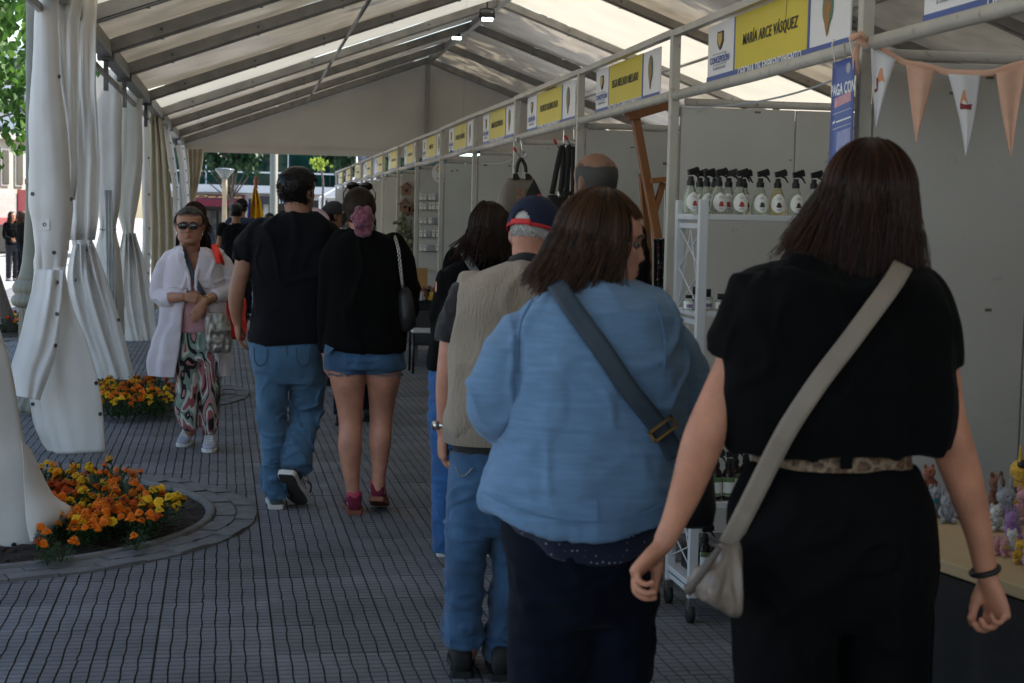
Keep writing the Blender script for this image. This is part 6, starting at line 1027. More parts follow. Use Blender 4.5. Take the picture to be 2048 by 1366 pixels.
    rg = MB(); P = tl[2]; ax = _n(np.array(P[2])-np.array(P[1])); c = np.array(P[1])*.55+np.array(P[2])*.45; e1 = _n(np.cross(ax, [0, 1, 0.2])); e2 = np.cross(ax, e1); rg.tube(c+.0098*(np.cos(a)[:, None]*e1+np.sin(a)[:, None]*e2), .0013, 6); rg.build('ring', [m_gld], p, smooth=True)
    # crossbody bag
    bg = thing('crossbody_bag', 'pearly beige slouchy bag on a wide strap, at the hip of the woman in black', 'bag', t(1430, 1160, -.08)); trs = [o for o in p.children if o.name.startswith('trousers')]
    ribbon(bg, [top]+trs, [(1806, 530), (1785, 566), (1740, 628), (1690, 695), (1640, 760), (1585, 842), (1550, 905), (1510, 985), (1478, 1048), (1456, 1090)], .040, m_taup, 'strap', .010, 70, .004)
    rows = []; dd = -.14
    for py, l, q, dp in ((1088, 1436, 1478, .012), (1104, 1428, 1480, .022), (1130, 1410, 1480, .035), (1160, 1392, 1479, .045), (1185, 1380, 1478, .050), (1205, 1392, 1477, .046), (1216, 1420, 1474, .03)):
        A, B = t(l, py, dd), t(q, py, dd); c = (A+B)/2; hw = (B[0]-A[0])/2; an = np.linspace(0, 2*math.pi, 49)[:-1]; k = 1+.16*np.sin(an*5+py*.01)+.08*np.sin(an*9+1); rows.append(np.stack([c[0]+hw*np.cos(an), c[1]+dp*np.sin(an)*k, c[2]+.02*np.cos(an)*(-1 if py > 1150 else 0)*.9], 1))
    b2 = MB(); b2.loft([q for q in rows]); me = fuse(b2, .0055, 2); folds(me, [(.007, (22, 22, 3), True, None)], 2); finish(me, 'bag_body', m_tb, bg)
    b2 = MB(); b2.tube(interp_rows([t(1440, 1094, -.17), t(1412, 1135, -.165), t(1386, 1172, -.15), t(1376, 1180, -.14)], 16), np.linspace(.006, .012, 16), 8); b2.build('zip_edge', [mat('dark_taupe', (.10, .075, .06), .5, .15)], bg, smooth=True)
    return p
P1()
# ================================================================ woman in blue shirt
def P2():
    Y = 3.6; t = TR(Y); loc = (.80, Y, 0); H = Head(at(1204, 386, Y), 96, .95, pitch=7); b = MB(); H.add(b, t(1190, 590, .0), .056, nose=.9)
    torso(b, t, [(565, 1140, 1240, .06, .05), (600, 1070, 1310, .10, .09), (680, 1030, 1345, .14, .13), (800, 1020, 1350, .16, .15), (950, 1010, 1345, .17, .16), (1080, 1030, 1320, .14, .13), (1150, 1035, 1310, .12, .12)])
    for lx in (1095, 1240): limb(b, t, [(lx, 1120, 0, .075), (lx-4, 1350, 0, .062), (lx-4, 1500, .02, .05), (lx-4, 1740, 0, .04)], 14); b.ell(t(lx-4, 1785, .06), (.045, .12, .03))
    limb(b, t, [(1075, 650, 0, .045), (1025, 730, 0, .05), (1003, 795, .02, .05), (1015, 815, .14, .042), (1040, 800, .27, .028)], 14); hand(b, t(1042, 798, .28), (.6, .8, .1), (.3, -.3, -.9), (.2, .2, -.9), .95)
    limb(b, t, [(1312, 660, 0, .045), (1345, 730, 0, .05), (1352, 805, .02, .05), (1330, 830, .14, .042), (1290, 815, .27, .028)], 14); hand(b, t(1286, 813, .28), (-.6, .8, .1), (-.3, -.3, -.9), (-.2, .2, -.9), .95)
    p = person('woman in a loose light blue shirt looking right, dark strap across her back', loc, b, SKP, .0050, 2); H.lips(p, loc)
    g = MB()
    torso(g, t, [(550, 1158, 1238, .06, .05), (560, 1140, 1252, .085, .07), (578, 1098, 1290, .115, .10), (606, 1048, 1340, .15, .13), (660, 1026, 1356, .17, .15), (740, 1014, 1364, .185, .165), (840, 1006, 1360, .19, .18), (920, 988, 1356, .195, .19, 0, .012), (965, 970, 1350, .195, .195, 0, .036), (990, 959, 1346, .195, .195, 0, .056), (1000, 958, 1345, .194, .194, 0, .062)], n=2.5)
    limb(g, t, [(1078, 652, 0, .060), (1032, 706, -.01, .074), (1007, 768, -.02, .071), (996, 815, -.01, .062), (1004, 838, .06, .056), (1016, 832, .15, .052)], 24, ends='start'); limb(g, t, [(1296, 656, 0, .060), (1334, 712, -.01, .076), (1350, 765, -.02, .068), (1350, 815, .0, .064), (1338, 825, .10, .060), (1320, 820, .17, .055)], 24, ends='start')
    sh = garment('shirt', g, p, c_blue, .0060, 3, [(.007, (2, 2, .8), False, None), (.004, (1.6, 1.6, 5), 2, (t(1200, 850, -.2), .34)), (.0028, (3, 3, 10), True, (t(1180, 960, -.2), .28)), (.007, (3.0, 3.0, .7), 2, None), (.013, (4, 4, 5), 2, (t(1012, 760, -.05), .14)), (.015, (4, 4, 5), 2, (t(1350, 760, -.05), .15)), (.014, (3, 3, 2.5), 2, (t(1325, 710, -.12), .14)), (.012, (3, 3, 2.5), 2, (t(1045, 700, -.12), .13)), (.005, (3.2, 3.2, 1.1), True, None)], 8)
    sm_ = mat('chambray_seam', (.095, .18, .31), .9); seam(p, [sh], [(1066, 596), (1044, 640), (1034, 690), (1036, 745)], sm_); seam(p, [sh], [(1306, 600), (1322, 640), (1330, 690), (1328, 740)], sm_); seam(p, [sh], [(1196, 1000), (1196, 1046)], sm_, .003, 'hem_slit'); seam(p, [sh], [(966, 984), (1020, 1012), (1090, 1034), (1180, 1044), (1270, 1032), (1330, 1006)], sm_, .003, 'hem_stitch'); _bv.clear()
    c = MB(); limb(c, t, [(1222, 566, -.02, .016), (1236, 552, .02, .016), (1240, 545, .07, .014)], 10); limb(c, t, [(1140, 574, -.02, .016), (1170, 572, -.075, .018), (1206, 572, -.075, .018), (1230, 560, -.02, .016)], 10); garment('collar', c, p, c_blue, .006, 2)
    se = MB(); P = [];
    for q in np.linspace(0, 1, 30): P.append((1195+4*math.sin(q*3), 1000+48*q))
    g = MB(); torso(g, t, [(985, 990, 1335, .18, .17, 0, .03), (1015, 1000, 1330, .18, .17, 0, .055), (1048, 1020, 1312, .175, .165, 0, .06), (1056, 1035, 1296, .17, .16, 0, .06)], n=2.3); garment('under_blouse', g, p, c_dot, .007, 3, [(.006, (8, 8, 2), False, None)])
    g = MB(); torso(g, t, [(1030, 1012, 1324, .165, .155), (1090, 1008, 1326, .165, .15), (1150, 1014, 1318, .15, .14), (1230, 1020, 1306, .12, .12)], n=2.4)
    for l, r_ in ((1018, 1176), (1166, 1308)): torso(g, t, [(1150, l-2, r_+4, .125, .12), (1260, l+2, r_-4, .105, .10), (1366, l+6, r_-12, .092, .09), (1480, l+12, r_-14, .085, .085), (1620, l+18, r_-20, .075, .075), (1770, l+24, r_-26, .07, .07)], n=2.1)
    garment('trousers', g, p, c_nav, .009, 4, [(.007, (4, 4, 2.5), False, None), (.009, (5, 5, 12), True, (t(1250, 1366, 0), .3)), (.008, (7, 7, 10), True, (t(1170, 1180, -.1), .2))], 9)
    for lx in (1092, 1238): shoe(p, ground(lx, 1800)*np.array([1, 0, 0])+np.array([0, Y-.06, 0]), (0.05, 1), .25, .09, 0, m_blks, m_sb)
    hc = MB(); hair_core(hc, H, -.005, -.012, flare=.05, back=1.02); garment('hair_underlayer', hc, p, HB2, .007, 4, [(.006, (30, 30, 4), True, None)])
    strands(p, HB2, H, 4200, 62, lambda th: float(np.interp(th, [62, 110, 150, 180, 210, 298], [-.005, -.02, -.012, .0, -.01, -.02])), lambda th: float(np.interp(th, [62, 100, 140, 175, 205, 298], [.0, .03, .12, .20, .14, .03])), (-.0, -.02, .0), .0014, 12, clump=15, wav=.005, zj=.016, spread=1.3, phmax=84, fexp=1.3, rad=(.089, .106, .109), part=5)
    strands(p, HB2, H, 900, 6, lambda th: 0, lambda th: 0, (0, 0, 0), .0015, 31, clump=9, rad=(.089, .109, .110), part=4, phmax=57, drop=False, name='fringe')
    e = MB(); q = H.w((.033, .0735, .114)); e.ell(q, (.0105, .0105, .0105), 12); o = e.build('eye', [mat('eye_white', (.11, .085, .075), .2, .02)], p, smooth=True); e = MB(); e.ell(H.w((.035, .080, .114)), (.006, .006, .006), 10); e.build('iris', [mat('iris_brown', (.03, .015, .008), .15)], o, smooth=True)
    e = MB(); e.tube([H.w(q) for q in ((.012, .094, .133), (.026, .092, .1385), (.04, .085, .138), (.052, .074, .132))], [.003, .0042, .0036, .002], 6, flat=.6); e.build('eyebrow', [HB2], p, smooth=True)
    bg = thing('crossbody_bag', 'black shoulder bag on a wide dark strap of the woman in blue', 'bag', t(1392, 1010, .03)); _, P = ribbon(bg, [sh], [(1112, 566), (1128, 592), (1160, 638), (1205, 700), (1255, 775), (1300, 832), (1330, 872), (1352, 915)], .044, m_strap, 'strap', .010, 60, .004)
    k = MB(); q = np.array(at(1326, 856, Y)); r_ = hit_fast([sh], 1322, 856); d = _n(ROT@np.array([1326-1024, 683-858, -FPX])); q = CAM+d*((r_ or 3.4)-.022); F_ = frame(q, _n(at(1345, 875, Y)-at(1322, 842, Y)), (0, 0, 1)); 
    for s0 in (-.012, .012): k.box((s0-.003, -.033, -.004), (s0+.003, .033, .004), R=F_[:3, :3], c=q)
    k.box((-.014, .028, -.004), (.014, .034, .004), R=F_[:3, :3], c=q); k.box((-.014, -.034, -.004), (.014, -.028, .004), R=F_[:3, :3], c=q); k.build('buckle', [m_gld], bg)
    k = MB(); c = t(1372, 1000, .06); an = np.linspace(0, 2*math.pi, 25)[:-1]
    for z, w_, d_ in ((.15, .05, .10), (.13, .055, .12), (0, .06, .14), (-.06, .055, .13), (-.075, .04, .1)): pass
    k.loft([np.stack([c[0]+w_*np.sign(np.cos(an))*np.abs(np.cos(an))**.5, c[1]+d_*np.sign(np.sin(an))*np.abs(np.sin(an))**.5, np.full(24, c[2]+z)], 1) for z, w_, d_ in ((.13, .035, .09), (.11, .042, .11), (0, .050, .13), (-.04, .046, .12), (-.052, .03, .09))]); k.build('bag_body', [m_leab], bg, smooth=True)
P2()
# ================================================================ old man in cap and vest
def P3():
    Y = 5.3; t = TR(Y); loc = (.93, Y, 0); H = Head(at(1072, 400, Y), 38, .98, pitch=14); b = MB(); H.add(b, t(1060, 530, .0), .060)
    torso(b, t, [(520, 1025, 1095, .06, .05), (560, 950, 1135, .09, .08), (640, 920, 1150, .11, .11), (800, 905, 1145, .12, .14), (920, 912, 1060+80, .12, .12)])
    for lx in (940, 1022): limb(b, t, [(lx, 930, 0, .07), (lx, 1090, .02, .058), (lx-6, 1300, 0, .04)], 12); b.ell(t(lx-10, 1305, .02), (.03, .06, .02))
    limb(b, t, [(935, 590, 0, .05), (912, 650, 0, .047), (903, 700, 0, .043), (893, 775, .02, .037), (889, 830, .03, .027), (888, 860, .03, .0265)], 16); hand(b, t(887, 866, .03), (-.02, .12, -1), (1, .1, 0), (0.1, -1, 0), 1.0, (.45, .6, .4), thumb=(.8, -.5, .3))
    limb(b, t, [(1140, 590, 0, .05), (1160, 650, .03, .047), (1165, 720, .08, .043), (1130, 740, .25, .03)], 14); hand(b, t(1126, 740, .27), (-.5, .8, 0), (0, 0, -1), (.8, .5, 0), 1.)
    p = person('old man in navy baseball cap and beige knit vest, queueing with his back turned', loc, b, SKP, .0058, 3)
    g = MB(); torso(g, t, [(515, 1030, 1088, .065, .05), (524, 1012, 1098, .08, .065), (540, 968, 1122, .105, .09), (556, 934, 1150, .125, .10), (590, 912, 1165, .14, .12), (700, 899, 1168, .15, .16), (800, 891, 1162, .15, .18), (852, 888, 1152, .145, .175), (866, 893, 1148, .135, .165)], n=2.5); limb(g, t, [(945, 572, 0, .055), (926, 610, 0, .056), (918, 640, 0, .052)], 16, ends='start')
    garment('vest', g, p, c_vest, .007, 3, [(.008, (2.5, 2.5, .9), False, None), (.010, (3, 3, .9), 2, None), (.008, (5, 5, 2), True, (t(905, 700, 0), .2))], 4)
    rib_band(t, [(846, 887, 1153, .149, .179), (856, 886, 1154, .150, .180), (872, 888, 1152, .148, .177), (884, 891, 1149, .145, .172)], 110, .0035).build('rib_hem', [c_vest], p, True)
    g = MB(); limb(g, t, [(940, 580, 0, .058), (918, 625, 0, .060), (908, 665, 0, .060), (906, 682, 0, .058)], 18, ends='start'); garment('shirt_sleeve', g, p, cloth('charcoal_shirt', (.022, .021, .022)), .007, 3, [(.005, (14, 14, 14), True, None)])
    g = MB(); torso(g, t, [(868, 902, 1130, .13, .14), (895, 904, 1128, .132, .14), (914, 908, 1120, .13, .13, 0, .012)]); garment('shirt_tail', g, p, cloth('charcoal_shirt', (.022, .021, .022)), .008, 3)
    g = MB(); limb(g, t, [(1022, 526, -.015, .014), (1045, 520, -.058, .016), (1075, 524, -.062, .016), (1098, 534, -.035, .016), (1112, 545, .03, .015)], 12); limb(g, t, [(1024, 518, -.02, .012), (1046, 512, -.068, .014), (1074, 516, -.073, .014), (1098, 528, -.04, .013)], 12); garment('collar', g, p, cloth('charcoal_shirt', (.022, .021, .022)), .006, 2)
    g = MB(); torso(g, t, [(900, 901, 1075, .13, .12), (960, 897, 1072, .135, .12), (1020, 895, 1064, .12, .11), (1060, 895, 1056, .10, .10)])
    torso(g, t, [(1010, 894, 990, .115, .11), (1100, 893, 972, .09, .095), (1170, 892, 966, .085, .09), (1250, 890, 962, .08, .085), (1275, 889, 966, .082, .085), (1290, 892, 964, .078, .08)], n=2.1); torso(g, t, [(1010, 972, 1064, .115, .11), (1120, 984, 1056, .09, .095), (1190, 984, 1052, .085, .09), (1270, 975, 1042, .08, .085), (1305, 970, 1042, .085, .085), (1322, 975, 1040, .08, .08)], n=2.1)
    garment('jeans', g, p, c_den, .0068, 3, [(.005, (3, 3, 2), False, None), (.018, (4, 4, 10), 2, (t(930, 1255, 0), .14)), (.018, (4, 4, 10), 2, (t(1005, 1290, 0), .14)), (.013, (3.5, 3.5, 7), 2, (t(930, 1100, 0), .16)), (.013, (3.5, 3.5, 7), 2, (t(1015, 1120, 0), .16)), (.010, (3, 3, 5), 2, (t(960, 1000, -.1), .16))], 6)
    pk = MB(); limb(pk, t, [(913, 935, -.127, .004), (920, 950, -.131, .004), (930, 952, -.133, .004), (944, 938, -.136, .004)], 6); pk.build('pocket_stitch', [mat('denim_thread', (.16, .2, .24), .8)], p, smooth=True)
    for i, (px, py) in enumerate(((924, 1322), (998, 1350))): q = at(px, py, Y-.07); shoe(p, (q[0], q[1]-.05*i, 0), (.12, 1), .29, .10, 0, m_blks, m_sb, .085)
    # cropped white hair, then the cap with its strap
    stubble(p, H, hair_mat('hair_white_stubble', (.34, .31, .29), (.66, .63, .60), .6), 2200, .088, .165, 165, 375, 3, .0012, .008)
    cp = MB(); zz = np.linspace(.118, .243, 24); a = np.linspace(0, 2*math.pi, 73)[:-1]; rings = []
    for z in zz:
        k = (z-.118)/.125; f, b_, h = (np.interp(min(z-.010, .2265), PZ, q) for q in (PFr, PBk, PHw)); f = np.interp(k, [0, 1], [.104, 0]) if False else f; sc = math.sqrt(max(0, 1-k**2.6)); rings.append(H.w(np.stack([.089*sc*np.cos(a), np.where(np.sin(a) > 0, .108*sc*np.sin(a), .113*sc*np.sin(a)), np.full(72, z)], 1)))
    V = np.concatenate(rings); F = []; 
    for i in range(23):
        for j in range(72):
            am = math.degrees(a[j]+math.pi/72)-270; u_, v_ = am/22., (zz[i]-.118)/.052
            if 0 < (1-abs(u_)) and v_ > .28 and u_*u_+v_*v_ < 1.0: continue      # the adjuster hole
            q = i*72+j; r_ = i*72+(j+1) % 72; F.append((q, r_, r_+72, q+72))
    cp.add(V, F); cap = cp.build('cap', [mat('navy_cap', (.008, .013, .036), .9, .15, 12, .2, 300)], p, True, .003)
    s = MB(); 
    def arc(z0, z1, a0, a1, r=1.035, n=24): 
        an = np.radians(np.linspace(a0, a1, n)); return [H.w(np.stack([.089*r*np.cos(an), .113*r*np.sin(an), np.full(n, z)], 1)) for z in (z0, z1)]
    s.sheet(arc(.115, .128, 292, 380, 1.015)); s.sheet(arc(.115, .128, 160, 250, 1.015)); s.build('red_trim', [mat('cap_red', (.42, .018, .025), .8)], cap, True, .002); s = MB(); s.sheet(arc(.117, .136, 247, 294, 1.04)); s.build('red_strap', [mat('cap_red_strap', (.60, .035, .04), .55)], cap, True, .003); s = MB(); s.ell(H.w((0, 0, .246)), (.008, .008, .006), 10); s.build('button', [mat('cap_red', (.42, .018, .025))], cap, smooth=True)
    br = MB(); an = np.linspace(-1, 1, 15); br.sheet([H.w(np.stack([.075*an, .10*np.sqrt(np.clip(1-an**2*.5, 0, 1))+.075*k*np.sqrt(np.clip(1-an**2*.96, 0, 1)), np.full(15, .128-.02*k)-.01*an**2], 1)) for k in np.linspace(0, 1, 8)]); br.build('brim', [MATS['navy_cap']], cap, True, .004)
    w_ = MB(); q = t(888, 850, .03); an = np.linspace(0, 2*math.pi, 25); w_.tube(q+np.stack([.0295*np.cos(an), .0275*np.sin(an), 0*an], 1), .008, 8, flat=.35, side=(0, 0, 1)); w_.build('watch_strap', [m_silv], p, smooth=True); w_ = MB(); w_.tube([q+(-.026, -.01, 0), q+(-.038, -.013, 0)], .016, 16); w_.build('watch', [m_silv], p, smooth=True)
P3()
# ================================================================ two dark haired women ahead of him, and the bald man
def P4():
    Y = 7.2; t = TR(Y); loc = (1.08, Y, 0); H = Head(at(982, 408, Y), 35, .97, pitch=10); b = MB(); H.add(b, t(975, 535), .052)
    torso(b, t, [(525, 945, 1010, .06, .05), (560, 895, 1050, .09, .08), (640, 885, 1055, .10, .10), (760, 880, 1045, .10, .10), (830, 885, 1040, .1, .1)])
    for lx in (900, 985): limb(b, t, [(lx+8, 810, 0, .07), (lx+2, 950, .02, .055), (lx-8, 1090, 0, .04)], 12); b.ell(t(lx-8, 1098, .06), (.04, .11, .03))
    for lx, k in ((890, -1), (1050, 1)): limb(b, t, [(lx, 565, 0, .045), (lx+6*k, 630, 0, .043), (lx+2*k, 690, .08, .04), (lx-15*k, 680, .28, .028)], 12); hand(b, t(lx-17*k, 680, .30), (-.4*k, .8, .1), (0, 0, -1), (.6*k, .6, 0), .95)
    p = person('woman with shoulder length dark hair, black top and wide royal blue jeans', loc, b, SK, .007, 3)
    g = MB(); torso(g, t, [(512, 950, 1005, .07, .05), (522, 920, 1025, .09, .07), (545, 886, 1052, .11, .10), (600, 872, 1066, .13, .12), (680, 864, 1072, .14, .13), (725, 858, 1074, .14, .13), (738, 860, 1072, .135, .13)]); 
    for lx, k in ((892, -1), (1046, 1)): limb(g, t, [(lx, 560, 0, .055), (lx+8*k, 620, 0, .053), (lx+4*k, 680, .07, .05), (lx-6*k, 684, .18, .045)], 14, ends='start')
    top = garment('top', g, p, c_blk, .009, 4, [(.009, (5, 5, 2.5), False, None), (.007, (9, 9, 6), True, None)], 2); g = MB(); torso(g, t, [(728, 862, 1068, .13, .12), (790, 858, 1066, .135, .12), (840, 858, 1060, .12, .11)])
    for l, r_ in ((858, 960), (958, 1060)): torso(g, t, [(800, l, r_, .11, .11), (900, l+4, r_-6, .10, .10), (1000, l+5, r_-10, .095, .095), (1104, l+8, r_-16, .095, .095)], n=2.1)
    garment('jeans', g, p, c_denr, .0085, 3, [(.008, (5, 5, 2), False, None), (.006, (8, 8, 12), True, None)], 3)
    for px in (888, 985): q = ground(px, 1113); shoe(p, (q[0], Y-.05, 0), (.1, 1), .25, .09, 0, m_canv, m_sw)
    hc = MB(); hair_core(hc, H, -.01, .0, flare=.1); garment('hair_underlayer', hc, p, HRD, .009, 3, [(.006, (30, 30, 4), True, None)]); strands(p, HRD, H, 1300, 55, lambda th: -.02, lambda th: .32 if th > 210 else .18, (-.01, -.01, .0), .0024, 6, clump=11, wav=.008, zj=.03)
    bg = thing('strap_bag', 'grey strap bag worn by the woman in royal blue jeans', 'bag', t(950, 540, -.1)); ribbon(bg, [top], [(926, 500), (938, 522), (952, 545), (985, 600), (1020, 660), (1050, 710)], .036, mat('strap_grey', (.16, .15, .145), .7, .1, 20), 'strap', .01, 40); k = MB(); k.box((-.10, -.04, -.10), (.10, .04, .10), c=t(1062, 740, -.02)); k.build('bag_body', [m_leab], bg, bevel=.02)
P4()
def walker(label, X, Y, Ht, yaw, sk, hairm, top_m, low_m, hair='short', z0=0., arms=(0, 0), stride=.0, sleeve='short', shoe_m=None, sd=0, width=1., voxel=.0105, extra=None, top_len=.0, head_yaw=None, group=None):
    """a standing or strolling figure in world proportions; yaw 0 faces away down the aisle, 180 faces the camera"""
    R = yawm(yaw); k = Ht/1.7; W_ = lambda x, y, z: np.array([X, Y, z0])+R@(np.array([x, y, z])*k); hd = Head(W_(0, -.01, 1.69), yaw if head_yaw is None else head_yaw, .98*k); b = MB(); hd.add(b, W_(0, -.005, 1.40), .053); a = np.linspace(0, 2*math.pi, 29)[:-1]
    def ring(z, hw, bk, fr, cy=0., n=2.3): e = 2/n; x = hw*np.sign(np.cos(a))*np.abs(np.cos(a))**e; y = np.where(np.sin(a) > 0, fr, bk)*np.sign(np.sin(a))*np.abs(np.sin(a))**e+cy; return np.array([W_(p, q, z) for p, q in zip(x*width, y*width)])
    T_ = [(1.44, .06, .055, .05), (1.41, .12, .08, .07), (1.36, .18, .10, .09), (1.25, .185, .115, .105), (1.10, .165, .11, .105), (.98, .16, .115, .10), (.86, .175, .12, .105), (.80, .15, .10, .095)]
    b.loft([ring(z, h*.9, p*.88, q*.88) for z, h, p, q in T_]); g = MB(); g.loft([ring(z, h, p, q) for z, h, p, q in T_[:6]]+[ring(.90-top_len, .178, .125, .112), ring(.885-top_len, .176, .122, .11)]); l_ = MB(); l_.loft([ring(.97, .162, .115, .105), ring(.9, .172, .122, .108), ring(.80, .172, .12, .105), ring(.74, .15, .10, .1)]); feet = []
    for s in (-1, 1):
        st = stride*s; P = [W_(s*.088, 0, .82), W_(s*.092, st*.5+.012, .47), W_(s*.092, st-.02, .085)]; b.tube(interp_rows(P, 12), np.linspace(.072, .036, 12)*k, 12, ends=True); l_.tube(interp_rows([W_(s*.088, 0, .84)]+P, 14), np.linspace(.095, .062, 14)*k, 14); feet.append(W_(s*.095, st-.10, 0)); b.ell(W_(s*.092, st+.04, .045), (.035, .10, .03), R=R)
        sh_ = W_(s*.175, 0, 1.36); am = arms[0 if s < 0 else 1]; el = W_(s*.225, -.02+.10*am, 1.09); wr = W_(s*(.235-.10*max(0, am)), .05+.30*am, .87+.22*max(0, am)); b.tube(interp_rows([sh_, el, wr], 14), np.linspace(.046, .025, 14)*k, 12, ends=True); dv = _n(wr-el); hand(b, wr+dv*.01, dv, R@np.array([-s, .1, 0]), R@np.array([0, -1, -.3]), .98*k, (.35, .5, .35))
        q = interp_rows([W_(s*.15, 0, 1.375), sh_, el, wr], 22); n_ = 22 if sleeve == 'long' else 11; g.tube(q[:n_], np.linspace(.062, .045 if sleeve == 'long' else .058, n_)*k, 14)
    p = person(label, (X, Y, z0), b, sk, voxel*.85, 3, group); garment('top', g, p, top_m, voxel, 4, [(.008, (5, 5, 3), False, None), (.007, (9, 9, 8), True, None)], sd); garment('trousers', l_, p, low_m, voxel, 3, [(.006, (6, 6, 4), False, None), (.006, (9, 9, 12), True, None)], sd+3)
    for f in feet: shoe(p, (f[0], f[1], z0), (math.sin(math.radians(yaw)), math.cos(math.radians(yaw))), .26*k, .095, 0, shoe_m or m_blks, m_sb)
    if hair == 'short': short_hair(p, hairm, hd, 260, .055, .165, .011, sd, .0022, .02)
    elif hair == 'crop': short_hair(p, hairm, hd, 380, .06, .20, .004, sd, .0014, .010)
    elif hair in ('long', 'bob'):
        zb = {'long': -.10, 'bob': -.01}[hair]; hc = MB(); hair_core(hc, hd, zb, .0, flare=.15); garment('hair_underlayer', hc, p, hairm, .009, 3, [(.006, (30, 30, 6), True, None)]); strands(p, hairm, hd, 420, 55, lambda th: zb-.01, lambda th: .2, (0, 0, 0), .004, sd, clump=8, wav=.014)
    return p, hd, W_
walker('woman with dark brown hair whose head shows above the one in royal blue jeans', 1.30, 8.45, 1.64, 20, SK, HRD, c_blk, c_nav, 'bob', arms=(.6, .6), sleeve='long', sd=2)
p6, h6, _ = walker('bald man with cropped grey sides standing by the stall with the easel', 1.42, 6.35, 1.83, -22, SKB, HGR, c_blk2, c_nav, 'none', arms=(.4, .4), sleeve='long', sd=4, width=1.12, voxel=.009); 
stubble(p6, h6, hair_mat('hair_stubble', (.022, .019, .017), (.075, .068, .062), .6), 2000, .055, .168, 165, 375, 4, .0011, .006)
